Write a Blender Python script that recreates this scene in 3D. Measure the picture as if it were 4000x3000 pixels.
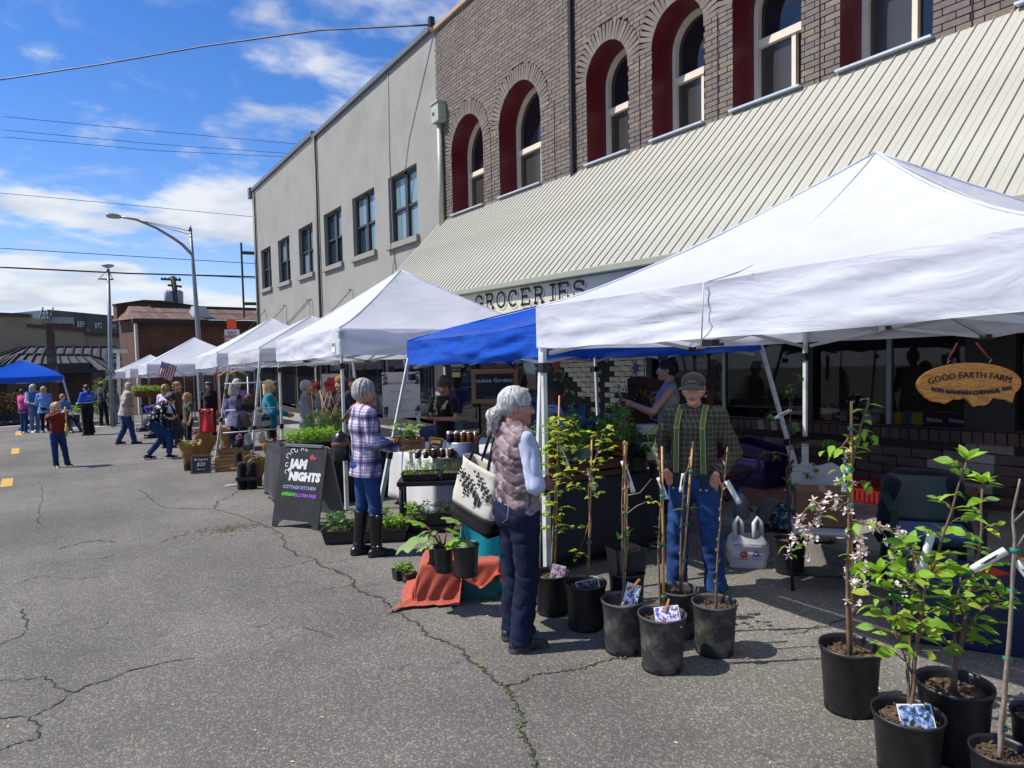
import bpy, bmesh, math, random
import numpy as np
from mathutils import Vector, Matrix, Euler
R = math.radians
rnd = random.Random(7)
scene = bpy.context.scene
col = scene.collection
for o in list(bpy.data.objects):
 bpy.data.objects.remove(o)
# ------------------------------------------------------------------ camera
CAM_H = 1.73          # eye height above the road
SLOPE = 0.033         # the street falls away along +Y
YAW, PITCH, ROLL, FPX = math.atan2(1696, 2700), R(3.1), R(1.2), 2700.0
FW = Vector((math.sin(YAW)*math.cos(PITCH), math.cos(YAW)*math.cos(PITCH), -math.sin(PITCH)))
_rt = Vector((math.cos(YAW), -math.sin(YAW), 0))
_up = _rt.cross(FW)
RT = _rt*math.cos(ROLL) - _up*math.sin(ROLL)
UP = _up*math.cos(ROLL) + _rt*math.sin(ROLL)
CAM = Vector((0, 0, CAM_H))
cd = bpy.data.cameras.new('camera')
cam = bpy.data.objects.new('camera', cd)
col.objects.link(cam)
cam.matrix_world = Matrix(((RT.x, UP.x, -FW.x, CAM.x), (RT.y, UP.y, -FW.y, CAM.y), (RT.z, UP.z, -FW.z, CAM.z), (0, 0, 0, 1)))
cd.sensor_width = 36
cd.lens = 36*FPX/4000
cd.clip_start, cd.clip_end = 0.05, 4000
scene.camera = cam
# ------------------------------------------------------------------ sun and sky
SUN_EL = R(52)
SUN_DIR = Vector((-0.868*math.cos(SUN_EL), 0.497*math.cos(SUN_EL), math.sin(SUN_EL)))
sd = bpy.data.lights.new('sun', 'SUN')
sd.energy = 4.6
sd.angle = R(0.55)
sd.color = (1.0, 0.955, 0.89)
sun = bpy.data.objects.new('sun', sd)
col.objects.link(sun)
sun.rotation_euler = SUN_DIR.to_track_quat('Z', 'Y').to_euler()
world = bpy.data.worlds.new('World')
scene.world = world
world.use_nodes = True
wn, wl = world.node_tree.nodes, world.node_tree.links
wn.clear()
def W(t, **k):
 n = wn.new(t)
 for a, b in k.items():
  setattr(n, a, b)
 return n
wout = W('ShaderNodeOutputWorld')
wbg = W('ShaderNodeBackground')
wbg.inputs['Strength'].default_value = 0.10
sky = W('ShaderNodeTexSky', sky_type='NISHITA')
sky.sun_disc = False
sky.sun_elevation = SUN_EL
sky.sun_rotation = math.atan2(SUN_DIR.x, SUN_DIR.y)
sky.altitude = 60
sky.air_density = 1.0
sky.dust_density = 0.25
sky.ozone_density = 3.4
hs = W('ShaderNodeHueSaturation')
hs.inputs['Saturation'].default_value = 1.3
hs.inputs['Value'].default_value = 1.3
wl.new(sky.outputs[0], hs.inputs['Color'])
# keep the sky's own colour down to the skyline (no dark band below it)
stc = W('ShaderNodeTexCoord')
ssp = W('ShaderNodeSeparateXYZ')
wl.new(stc.outputs['Generated'], ssp.inputs[0])
scm = W('ShaderNodeCombineXYZ')
smx = W('ShaderNodeMath', operation='MAXIMUM')
smx.inputs[1].default_value = 0.07
wl.new(ssp.outputs['X'], scm.inputs[0]); wl.new(ssp.outputs['Y'], scm.inputs[1])
wl.new(ssp.outputs['Z'], smx.inputs[0]); wl.new(smx.outputs[0], scm.inputs[2])
wl.new(scm.outputs[0], sky.inputs[0])
# clouds on a flat deck high above: direction / height
tc = W('ShaderNodeTexCoord')
sep = W('ShaderNodeSeparateXYZ')
wl.new(tc.outputs['Generated'], sep.inputs[0])
def M(op, a, b=None, clamp=False):
 n = W('ShaderNodeMath', operation=op, use_clamp=clamp)
 for i, v in enumerate((a, b)):
  if v is None: continue
  if isinstance(v, (int, float)): n.inputs[i].default_value = v
  else: wl.new(v, n.inputs[i])
 return n.outputs[0]
zz = M('ADD', M('MAXIMUM', sep.outputs['Z'], 0.0), 0.16)
cmb = W('ShaderNodeCombineXYZ')
wl.new(M('DIVIDE', sep.outputs['X'], zz), cmb.inputs[0])
wl.new(M('DIVIDE', sep.outputs['Y'], zz), cmb.inputs[1])
cmb.inputs[2].default_value = 3.7
def wnoise(scale, detail, rough, dist=0.0, off=(0, 0, 0)):
 mp = W('ShaderNodeMapping')
 mp.inputs['Location'].default_value = off
 wl.new(cmb.outputs[0], mp.inputs['Vector'])
 n = W('ShaderNodeTexNoise')
 n.inputs['Scale'].default_value = scale
 n.inputs['Detail'].default_value = detail
 n.inputs['Roughness'].default_value = rough
 n.inputs['Distortion'].default_value = dist
 wl.new(mp.outputs[0], n.inputs['Vector'])
 return n.outputs['Fac']
def wramp(src, lo, hi):
 n = W('ShaderNodeMapRange', interpolation_type='SMOOTHSTEP')
 n.inputs['From Min'].default_value = lo
 n.inputs['From Max'].default_value = hi
 wl.new(src, n.inputs['Value'])
 return n.outputs[0]
big = wnoise(1.5, 6, 0.55, 0.15, (5.3, 1.2, 0))
lowness = wramp(sep.outputs['Z'], 0.42, 0.0)           # more cloud towards the horizon
cover = M('ADD', big, M('MULTIPLY', lowness, 0.105))
mask = wramp(cover, 0.525, 0.65)
wisp = wramp(wnoise(3.2, 6, 0.62, 0.5, (7.3, 1.9, 0)), 0.54, 0.85)
mask = M('MAXIMUM', mask, M('MULTIPLY', wisp, 0.55))
shade = wramp(wnoise(3.0, 4, 0.5, 0.1, (5.45, 1.1, 0.3)), 0.36, 0.62)
cmix = W('ShaderNodeMix', data_type='RGBA')
cmix.inputs[6].default_value = (4.7, 5.1, 5.8, 1)
cmix.inputs[7].default_value = (6.6, 6.8, 7.1, 1)
wl.new(shade, cmix.inputs[0])
smix = W('ShaderNodeMix', data_type='RGBA')
wl.new(M('MULTIPLY', mask, 0.93), smix.inputs[0])
tint = W('ShaderNodeMix', data_type='RGBA', blend_type='MULTIPLY')
tint.inputs[0].default_value = 1.0
tint.inputs[7].default_value = (0.85, 0.76, 0.92, 1)
wl.new(hs.outputs[0], tint.inputs[6])
wl.new(tint.outputs[2], smix.inputs[6])
wl.new(cmix.outputs[2], smix.inputs[7])
wl.new(smix.outputs[2], wbg.inputs['Color'])
wl.new(wbg.outputs[0], wout.inputs[0])
vs = scene.view_settings
vs.view_transform = 'Standard'
vs.look = 'None'
vs.exposure = 0.42
vs.gamma = 1.0
scene.render.resolution_x, scene.render.resolution_y = 1024, 768
cy = scene.cycles if hasattr(scene, 'cycles') else None
scene.render.engine = 'CYCLES'
scene.cycles.use_denoising = True
scene.cycles.max_bounces = 6
scene.cycles.use_adaptive_sampling = True
scene.cycles.adaptive_threshold = 0.025
scene.cycles.transparent_max_bounces = 12
scene.cycles.sample_clamp_indirect = 4.0
# ------------------------------------------------------------------ places
def gz(x, y):
 return -SLOPE*y
def _ray(px, py):
 return (FW*FPX + RT*(px-2000) - UP*(py-1500))
def at(px, py, h=0.0):
 """point h above the road on a sight line"""
 d = _ray(px, py)
 t = (h-CAM_H)/(d.z+SLOPE*d.y)
 return CAM+d*t
def atx(px, py, X):
 d = _ray(px, py)
 return CAM+d*(X/d.x)
def aty(px, py, Y):
 d = _ray(px, py)
 return CAM+d*(Y/d.y)
def up_from(g, px, py):
 """point above / at the same range as ground point g"""
 d = _ray(px, py)
 t = (g.x*d.x+g.y*d.y)/(d.x*d.x+d.y*d.y)
 return CAM+d*t
V = Vector
# ------------------------------------------------------------------ materials
def c(h):
 h = h.lstrip('#')
 v = [int(h[i:i+2], 16)/255 for i in (0, 2, 4)]
 return tuple((x/12.92 if x <= .04045 else ((x+.055)/1.055)**2.4) for x in v)+(1,)
MATS = {}
class NT:
 def __init__(s, m):
  s.n, s.l = m.node_tree.nodes, m.node_tree.links
 def __call__(s, t, _in=None, **k):
  n = s.n.new(t)
  for a, b in k.items():
   setattr(n, a, b)
  for a, b in (_in or {}).items():
   s.put(n.inputs[a], b)
  return n
 def put(s, sock, v):
  if isinstance(v, bpy.types.NodeSocket): s.l.new(v, sock)
  else: sock.default_value = v
 def math(s, op, a, b=0.0, clamp=False):
  return s('ShaderNodeMath', {0: a, 1: b}, operation=op, use_clamp=clamp).outputs[0]
 def mix(s, f, a, b, mode='MIX'):
  n = s('ShaderNodeMix', data_type='RGBA', blend_type=mode)
  s.put(n.inputs[0], f); s.put(n.inputs[6], a); s.put(n.inputs[7], b)
  return n.outputs[2]
 def noise(s, scale, detail=4, rough=.55, vec=None, dist=0.0):
  n = s('ShaderNodeTexNoise', {'Scale': scale, 'Detail': detail, 'Roughness': rough, 'Distortion': dist})
  if vec is not None: s.put(n.inputs['Vector'], vec)
  return n.outputs['Fac']
 def ramp(s, v, lo, hi, a=0.0, b=1.0, smooth=True):
  n = s('ShaderNodeMapRange', {'Value': v, 'From Min': lo, 'From Max': hi, 'To Min': a, 'To Max': b}, interpolation_type='SMOOTHSTEP' if smooth else 'LINEAR')
  return n.outputs[0]
 def coord(s, which='Object', scale=(1, 1, 1), rot=(0, 0, 0), loc=(0, 0, 0)):
  t = s('ShaderNodeTexCoord')
  m = s('ShaderNodeMapping', {'Vector': t.outputs[which], 'Scale': scale, 'Rotation': rot, 'Location': loc})
  return m.outputs[0]
 def sep(s, v):
  return s('ShaderNodeSeparateXYZ', {0: v}).outputs
 def bump(s, h, strength=.3, dist=.01):
  return s('ShaderNodeBump', {'Height': h, 'Strength': strength, 'Distance': dist}).outputs[0]
def newmat(name):
 m = bpy.data.materials.new(name)
 m.use_nodes = True
 nt = NT(m)
 b = m.node_tree.nodes['Principled BSDF']
 MATS[name] = m
 return m, nt, b
def mat(name, colr, rough=.6, metal=0.0, var=0.12, vs=6.0, bump=0.0, bs=60.0, spec=.5, dirt=None, ds=3.0, isl=0.0, obj=0.0, sheen=0.0, trans=0.0, coat=0.0, stretch=(1, 1, 1)):
 """plain coloured surface: noise variation, optional dirt colour, fine relief, random tint by island or object"""
 if name in MATS: return MATS[name]
 m, nt, b = newmat(name)
 if isinstance(colr, str): colr = c(colr)
 co = nt.coord('Object', stretch)
 x = colr
 if var:
  f = nt.ramp(nt.noise(vs, 6, .6, co), .3, .7, 1-var, 1+var, False)
  x = nt.mix(1.0, x, nt('ShaderNodeCombineColor', {0: f, 1: f, 2: f}).outputs[0], 'MULTIPLY')
 if dirt is not None:
  f = nt.ramp(nt.noise(ds, 7, .65, nt.coord('Object', stretch, (0, 0, 0), (3, 5, 1))), .45, .75, 0, .8)
  x = nt.mix(f, x, c(dirt) if isinstance(dirt, str) else dirt)
 if isl or obj:
  src = nt('ShaderNodeNewGeometry').outputs['Random Per Island'] if isl else nt('ShaderNodeObjectInfo').outputs['Random']
  a = isl or obj
  f = nt.ramp(src, 0, 1, 1-a, 1+a, False)
  x = nt.mix(1.0, x, nt('ShaderNodeCombineColor', {0: f, 1: f, 2: f}).outputs[0], 'MULTIPLY')
 nt.put(b.inputs['Base Color'], x)
 b.inputs['Roughness'].default_value = rough
 b.inputs['Metallic'].default_value = metal
 b.inputs['Specular IOR Level'].default_value = spec
 if sheen: b.inputs['Sheen Weight'].default_value = sheen
 if coat: b.inputs['Coat Weight'].default_value = coat
 if bump:
  nt.put(b.inputs['Normal'], nt.bump(nt.noise(bs, 5, .6, co), bump, .01))
 if trans:
  out = m.node_tree.nodes['Material Output']
  t = nt('ShaderNodeBsdfTranslucent')
  nt.put(t.inputs['Color'], x)
  ms = nt('ShaderNodeMixShader', {0: trans, 1: b.outputs[0], 2: t.outputs[0]})
  nt.l.new(ms.outputs[0], out.inputs['Surface'])
 return m
def glass(name, tint='#1c2328', rough=.03, alpha=None):
 if name in MATS: return MATS[name]
 m, nt, b = newmat(name)
 b.inputs['Base Color'].default_value = c(tint)
 b.inputs['Roughness'].default_value = rough
 b.inputs['Specular IOR Level'].default_value = .8
 nt.put(b.inputs['Normal'], nt.bump(nt.noise(1.3, 2, .5, nt.coord()), .06, .05))
 if alpha is not None: b.inputs['Alpha'].default_value = alpha
 return m
# ------------------------------------------------------------------ objects
def props(o, label=None, cat=None, group=None, kind=None):
 if label: o['label'] = label
 if cat: o['category'] = cat
 if group: o['group'] = group
 if kind: o['kind'] = kind
 return o
def thing(name, label, cat, loc=(0, 0, 0), rz=0.0, group=None, rot=None):
 o = bpy.data.objects.new(name, None)
 o.empty_display_size = .1
 col.objects.link(o)
 o.location = loc
 o.rotation_euler = rot if rot else (0, 0, rz)
 return props(o, label, cat, group)
def link(name, me, parent=None, loc=None, rot=None, scale=None):
 o = bpy.data.objects.new(name, me)
 col.objects.link(o)
 if parent is not None: o.parent = parent
 if loc is not None: o.location = loc
 if rot is not None: o.rotation_euler = rot
 if scale is not None: o.scale = (scale,)*3 if isinstance(scale, (int, float)) else scale
 return o
def copy_tree(o, parent=None):
 n = o.copy()
 col.objects.link(n)
 n.parent = parent
 for ch in o.children:
  copy_tree(ch, n)
 return n
def rotm(rx=0, ry=0, rz=0):
 return Euler((rx, ry, rz)).to_matrix()
def frame_to(d):
 """rotation whose Z runs along d"""
 return Vector(d).to_track_quat('Z', 'Y').to_matrix()
class MB:
 """collects simple shapes into one mesh"""
 def __init__(s):
  s.v, s.f, s.m, s.sm = [], [], [], []
 def add(s, vs, fs, mi=0, smooth=False):
  n = len(s.v)
  s.v.extend([tuple(v) for v in vs])
  for f in fs:
   s.f.append([i+n for i in f]); s.m.append(mi); s.sm.append(smooth)
  return s
 def box(s, ctr, size, rot=None, mi=0, taper=None):
  x, y, z = [k/2 for k in size]
  t = taper or (1, 1)
  vs = [V((a*x*(t[0] if cc > 0 else 1), b*y*(t[1] if cc > 0 else 1), cc*z)) for cc in (-1, 1) for a, b in ((-1, -1), (1, -1), (1, 1), (-1, 1))]
  if rot is not None: vs = [rot @ v for v in vs]
  ctr = V(ctr)
  return s.add([v+ctr for v in vs], [(3, 2, 1, 0), (4, 5, 6, 7), (0, 1, 5, 4), (1, 2, 6, 5), (2, 3, 7, 6), (3, 0, 4, 7)], mi)
 def span(s, lo, hi, mi=0):
  return s.box([(a+b)/2 for a, b in zip(lo, hi)], [abs(b-a) for a, b in zip(lo, hi)], None, mi)
 def bar(s, a, b, w, h=None, mi=0, up=None):
  a, b = V(a), V(b)
  d = b-a
  h = w if h is None else h
  z = d.normalized()
  u = V(up) if up is not None else (V((0, 0, 1)) if abs(z.z) < .95 else V((0, 1, 0)))
  xx = z.cross(u).normalized(); yy = xx.cross(z)
  m = Matrix((xx, yy, z)).transposed()
  return s.box((a+b)/2, (w, h, d.length), m, mi)
 def tube(s, pts, rad, seg=8, mi=0, cap=True, smooth=True, closed=False):
  pts = [V(p) for p in pts]
  n = len(pts)
  if not isinstance(rad, (list, tuple)): rad = [rad]*n
  vs, fs = [], []
  u = None
  for i, p in enumerate(pts):
   if closed: t = pts[(i+1) % n]-pts[i-1]
   else: t = pts[min(i+1, n-1)]-pts[max(i-1, 0)]
   t = t.normalized() if t.length > 1e-9 else V((0, 0, 1))
   if u is None:
    u = t.cross(V((0, 0, 1)) if abs(t.z) < .9 else V((1, 0, 0))).normalized()
   else:
    u = (u-t*u.dot(t))
    u = u.normalized() if u.length > 1e-6 else t.cross(V((1, 0, 0))).normalized()
   w = t.cross(u)
   for k in range(seg):
    a = 2*math.pi*k/seg
    vs.append(p+(u*math.cos(a)+w*math.sin(a))*rad[i])
  rr = n if closed else n-1
  for i in range(rr):
   j = (i+1) % n
   for k in range(seg):
    fs.append((i*seg+k, i*seg+(k+1) % seg, j*seg+(k+1) % seg, j*seg+k))
  s.add(vs, fs, mi, smooth)
  if cap and not closed:
   b = len(s.v)-n*seg
   s.f.append([b+k for k in reversed(range(seg))]); s.m.append(mi); s.sm.append(False)
   s.f.append([b+(n-1)*seg+k for k in range(seg)]); s.m.append(mi); s.sm.append(False)
  return s
 def lathe(s, prof, ctr=(0, 0, 0), seg=20, mi=0, rot=None, smooth=True, sx=1.0, sy=1.0):
  vs, fs = [], []
  n = len(prof)
  ctr = V(ctr)
  for r, z in prof:
   for k in range(seg):
    a = 2*math.pi*k/seg
    p = V((r*math.cos(a)*sx, r*math.sin(a)*sy, z))
    if rot is not None: p = rot @ p
    vs.append(p+ctr)
  for i in range(n-1):
   for k in range(seg):
    fs.append((i*seg+k, i*seg+(k+1) % seg, (i+1)*seg+(k+1) % seg, (i+1)*seg+k))
  return s.add(vs, fs, mi, smooth)
 def ball(s, ctr, r, seg=10, rings=7, mi=0, rot=None):
  r = (r,)*3 if isinstance(r, (int, float)) else r
  ctr = V(ctr)
  vs, fs = [], []
  for i in range(rings+1):
   t = math.pi*i/rings
   for k in range(seg):
    a = 2*math.pi*k/seg
    p = V((r[0]*math.sin(t)*math.cos(a), r[1]*math.sin(t)*math.sin(a), r[2]*math.cos(t)))
    if rot is not None: p = rot @ p
    vs.append(p+ctr)
  for i in range(rings):
   for k in range(seg):
    fs.append((i*seg+k, (i+1)*seg+k, (i+1)*seg+(k+1) % seg, i*seg+(k+1) % seg))
  return s.add(vs, fs, mi, True)
 def prism(s, poly, ax, thick, mi=0):
  """poly: 3D points of a planar outline; ax: direction of thickness"""
  ax = V(ax).normalized()*thick
  n = len(poly)
  vs = [V(p) for p in poly]+[V(p)+ax for p in poly]
  fs = [list(reversed(range(n))), list(range(n, 2*n))]
  fs += [(i, (i+1) % n, n+(i+1) % n, n+i) for i in range(n)]
  return s.add(vs, fs, mi)
 def quad(s, a, b, cc, d, mi=0):
  return s.add([a, b, cc, d], [(0, 1, 2, 3)], mi)
 def grid(s, fn, nu, nv, mi=0, smooth=True):
  vs = [fn(i/nu, j/nv) for j in range(nv+1) for i in range(nu+1)]
  fs = [(j*(nu+1)+i, j*(nu+1)+i+1, (j+1)*(nu+1)+i+1, (j+1)*(nu+1)+i) for j in range(nv) for i in range(nu)]
  return s.add(vs, fs, mi, smooth)
 def mesh(s, name, mats):
  me = bpy.data.meshes.new(name)
  me.from_pydata(s.v, [], s.f)
  for m in (mats if isinstance(mats, (list, tuple)) else [mats]):
   me.materials.append(m)
  me.polygons.foreach_set('material_index', s.m)
  me.polygons.foreach_set('use_smooth', s.sm)
  me.update()
  return me
 def build(s, name, mats, parent=None, loc=None, rot=None, kind=None, bevel=0.0, solid=0.0):
  o = link(name, s.mesh(name, mats), parent, loc, rot)
  if bevel:
   b = o.modifiers.new('bevel', 'BEVEL'); b.width = bevel; b.segments = 2; b.limit_method = 'ANGLE'
  if solid:
   b = o.modifiers.new('solid', 'SOLIDIFY'); b.thickness = solid; b.offset = 0
  if kind: o['kind'] = kind
  return o
_font_cache = {}
def text_mesh(txt, size=1.0, extrude=.002, bold=0.0, shear=0.0, align='CENTER', space=1.0, mats=None, res=2):
 cu = bpy.data.curves.new('lettering', 'FONT')
 cu.body = txt; cu.size = size; cu.extrude = extrude; cu.offset = bold; cu.shear = shear
 cu.align_x = align; cu.align_y = 'CENTER'; cu.space_character = space; cu.resolution_u = res
 o = bpy.data.objects.new('lettering', cu)
 col.objects.link(o)
 bpy.context.view_layer.update()
 me = bpy.data.meshes.new_from_object(o.evaluated_get(bpy.context.evaluated_depsgraph_get()))
 bpy.data.objects.remove(o); bpy.data.curves.remove(cu)
 if mats is not None:
  me.materials.clear()
  for m in (mats if isinstance(mats, (list, tuple)) else [mats]): me.materials.append(m)
 return me
def arc_text(me, radius):
 """bend lettering lying in XY along a circle (positive radius: hill)"""
 for v in me.vertices:
  a = v.co.x/radius
  r = radius+v.co.y
  v.co.x, v.co.y = r*math.sin(a), r*math.cos(a)-radius
 return me
def letter(parent, txt, loc, rot, m, size, **k):
 arc = k.pop('arc', None)
 me = text_mesh(txt, size, mats=m, **k)
 if arc: arc_text(me, arc)
 return link('lettering', me, parent, loc, rot)
# fast value noise for relief
_perm = np.random.RandomState(5).rand(64, 64, 64)
def vnoise(p):
 p = np.asarray(p, float)
 i = np.floor(p).astype(int); f = p-i
 f = f*f*(3-2*f)
 out = 0
 for dx in (0, 1):
  for dy in (0, 1):
   for dz in (0, 1):
    w = (f[..., 0] if dx else 1-f[..., 0])*(f[..., 1] if dy else 1-f[..., 1])*(f[..., 2] if dz else 1-f[..., 2])
    out = out+w*_perm[(i[..., 0]+dx) % 64, (i[..., 1]+dy) % 64, (i[..., 2]+dz) % 64]
 return out*2-1
def vn(x, y, z=0.0):
 return float(vnoise(np.array([x, y, z])))
def polyline_strip(mb, pts, width, z=None, mi=0, nrm=(0, 0, 1)):
 """flat ribbon along points, mitred, in the plane with normal nrm"""
 pts = [V(p) for p in pts]
 nrm = V(nrm)
 n = len(pts)
 if not isinstance(width, (list, tuple)): width = [width]*n
 vs = []
 for i, p in enumerate(pts):
  t = (pts[min(i+1, n-1)]-pts[max(i-1, 0)]).normalized()
  s = t.cross(nrm).normalized()*width[i]/2
  vs += [p+s, p-s]
 mb.add(vs, [(2*i, 2*i+1, 2*i+3, 2*i+2) for i in range(n-1)], mi)
# ------------------------------------------------------------------ the road
def asphalt(name, base=.168, warm=1.06):
 m, nt, b = newmat(name)
 co = nt.coord()
 v = nt('ShaderNodeTexVoronoi', {'Vector': co, 'Scale': 95.0})
 v2 = nt('ShaderNodeTexVoronoi', {'Vector': co, 'Scale': 230.0})
 sp = nt.sep(v.outputs['Color'])
 st = nt.ramp(sp[0], .62, 1.0, 0, 1, False)
 x = nt.mix(nt.math('MULTIPLY', st, .5), (base*.70*warm, base*.70, base*.61, 1), (base*2.1*warm, base*2.02, base*1.62, 1))
 g2 = nt.ramp(nt.sep(v2.outputs['Color'])[1], 0, 1, .72, 1.26, False)
 x = nt.mix(1.0, x, nt('ShaderNodeCombineColor', {0: g2, 1: g2, 2: g2}).outputs[0], 'MULTIPLY')
 big = nt.ramp(nt.noise(.55, 7, .6, co), .3, .72, .70, 1.22, False)
 str_ = nt.ramp(nt.noise(.9, 5, .6, nt.coord('Object', (1.6, .12, 1))), .35, .7, .90, 1.08, False)
 f = nt.math('MULTIPLY', big, str_)
 x = nt.mix(1.0, x, nt('ShaderNodeCombineColor', {0: f, 1: f, 2: f}).outputs[0], 'MULTIPLY')
 spot = nt.ramp(nt.noise(2.6, 4, .55, nt.coord('Object', (1, 1, 1), (0, 0, 0), (9, 4, 0))), .60, .76, 0, .5)
 x = nt.mix(spot, x, (base*.45, base*.44, base*.43, 1))
 wob = nt('ShaderNodeVectorMath', {0: nt.coord('Object', (1, .8, 1)), 1: nt('ShaderNodeTexNoise', {'Vector': co, 'Scale': 2.2, 'Detail': 5.0}).outputs['Color']}, operation='ADD').outputs[0]
 ve = nt('ShaderNodeTexVoronoi', {'Vector': wob, 'Scale': 1.15}, feature='DISTANCE_TO_EDGE').outputs['Distance']
 cr_ = nt.math('MULTIPLY', nt.ramp(ve, .010, .003), nt.ramp(nt.noise(.8, 3, .5, nt.coord('Object', (1, 1, 1), (0, 0, 0), (2, 8, 0))), .50, .62, 0, .55))
 x = nt.mix(cr_, x, (base*.3, base*.29, base*.27, 1))
 nt.put(b.inputs['Base Color'], x)
 b.inputs['Roughness'].default_value = .88
 b.inputs['Specular IOR Level'].default_value = .3
 h = nt.math('ADD', nt.math('MULTIPLY', v.outputs['Distance'], -.6), nt.math('MULTIPLY', nt.noise(24, 5, .6, co), .5))
 nt.put(b.inputs['Normal'], nt.bump(h, .75, .006))
 return m
m_road = asphalt('asphalt')
m_crack = mat('crack_fill', (.04, .038, .034, 1), .95, var=.4, vs=40, bump=.6, bs=200)
mb = MB()
def roadpt(x, y, dz=0.0):
 return V((x, y, gz(x, y)+dz))
def road_surface(x, y):
 return gz(x, y)
nx, ny = 44, 70
mb.grid(lambda u, v: roadpt(-70+150*u, -14+200*v*v), nx, ny)
road = props(mb.build('road', m_road), kind='structure')
def jag(pts, n=7, amp=.025, seed=1):
 r = random.Random(seed)
 out = []
 for a, b in zip(pts[:-1], pts[1:]):
  d = b-a
  s = V((-d.y, d.x, 0)).normalized()
  for i in range(n):
   t = i/n
   out.append(a+d*t+s*(r.uniform(-amp, amp)*min(1, d.length*3) if i else 0))
 out.append(pts[-1])
 return out
CR = [
 ([(1010, 2043), (1104, 2088), (1110, 2128), (1154, 2168), (1235, 2183), (1245, 2203), (1313, 2233), (1373, 2257), (1378, 2287), (1432, 2322), (1502, 2342), (1522, 2377), (1592, 2417), (1651, 2447), (1671, 2486), (1741, 2506), (1790, 2531), (1840, 2586), (1890, 2616), (1940, 2665), (1975, 2680), (1990, 2715), (2020, 2755), (2040, 2805), (2034, 2855), (2060, 2904), (2085, 2944), (2090, 3000), (2110, 3090)], .016, 11),
 ([(1975, 2680), (2040, 2665), (2090, 2636), (2190, 2624), (2260, 2615), (2330, 2590), (2420, 2572), (2520, 2556)], .013, 12),
 ([(0, 2806), (120, 2800), (200, 2765), (280, 2710), (340, 2680), (420, 2660), (507, 2620), (600, 2600), (660, 2586), (760, 2570)], .011, 13),
 ([(120, 2800), (155, 2864), (148, 2886), (60, 2906), (-10, 2936)], .010, 14),
 ([(-10, 2662), (180, 2646), (210, 2682), (280, 2702)], .008, 15),
 ([(-10, 2520), (90, 2482), (100, 2448), (90, 2380)], .010, 16),
 ([(540, 1910), (600, 1960), (650, 1985), (840, 1990), (850, 1960), (900, 1940), (925, 1920)], .014, 17),
 ([(840, 1990), (930, 2012), (1010, 2043)], .014, 18),
 ([(1180, 2452), (1240, 2467), (1310, 2492)], .006, 19),
 ([(1235, 2183), (1120, 2215), (1040, 2222)], .006, 20),
 ([(1378, 2287), (1290, 2300), (1230, 2310)], .006, 21),
 ([(1245, 2203), (1330, 2190), (1400, 2178)], .006, 22),
 ([(160, 2050), (150, 2000), (165, 1930), (150, 1880)], .012, 23),
 ([(200, 1920), (300, 1908)], .012, 24),
 ([(80, 2275), (160, 2250), (300, 2262), (390, 2255)], .007, 25),
 ([(3060, 2480), (3150, 2466), (3300, 2420), (3500, 2352)], .008, 26),
 ([(230, 2145), (300, 2125), (370, 2112), (450, 2118)], .016, 27),
 ([(620, 2118), (690, 2095), (745, 2088)], .018, 28),
 ([(390, 2185), (450, 2168)], .014, 29),
 ([(1080, 2412), (1050, 2440), (1000, 2452)], .005, 30),
 ([(440, 2420), (400, 2450), (360, 2462)], .005, 31),
]
for pts, w, sd_ in CR:
 mb = MB()
 p3 = [at(*p) for p in pts]
 j = jag(p3, 6, .03, sd_)
 r_ = random.Random(sd_)
 j = [p+V((0, 0, .004)) for p in j]
 polyline_strip(mb, j, [w*r_.uniform(.2, 1.5) for _ in j])
 o = mb.build('crack', m_crack, road)
# weeds growing in the long crack
m_moss = mat('moss', '#5f6b2c', .9, var=.3, vs=80, isl=.35)
mb = MB()
r_ = random.Random(3)
moss_pts = [at(*p) for p in CR[0][0][2:]]+[at(*p) for p in CR[1][0]]
for a, b in zip(moss_pts[:-1], moss_pts[1:]):
 for k in range(int(3+(b-a).length*16)):
  if r_.random() < .35: continue
  p = a.lerp(b, r_.random())+V((r_.gauss(0, .012), r_.gauss(0, .012), .004))
  for q in range(3):
   an = r_.uniform(0, 6.28); L = r_.uniform(.006, .02)
   d = V((math.cos(an), math.sin(an), r_.uniform(.2, .8)))*L
   s = V((-math.sin(an), math.cos(an), 0))*L*.35
   mb.add([p-s*.3, p+d*.5+s, p+d, p+d*.5-s], [(0, 1, 2, 3)])
props(mb.build('weeds', m_moss), 'small moss and weeds growing along the long road crack', 'weeds', kind='stuff')
# bits of litter, bark and petals on the road
m_litter = mat('litter', '#c9b79a', .8, var=.2, isl=.5)
mb = MB()
for k in range(150):
 p = at(r_.uniform(0, 4000), r_.uniform(1950, 3000))+V((0, 0, .004))
 an = r_.uniform(0, 6.28); L = r_.uniform(.004, .013)
 d = V((math.cos(an), math.sin(an), 0))*L; s = V((-d.y, d.x, 0))*.4
 mb.add([p-d, p+s+V((0, 0, .003)), p+d, p-s+V((0, 0, .003))], [(0, 1, 2, 3)])
props(mb.build('litter', m_litter), 'scattered bark chips and petals lying on the asphalt', 'litter', kind='stuff')
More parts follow.
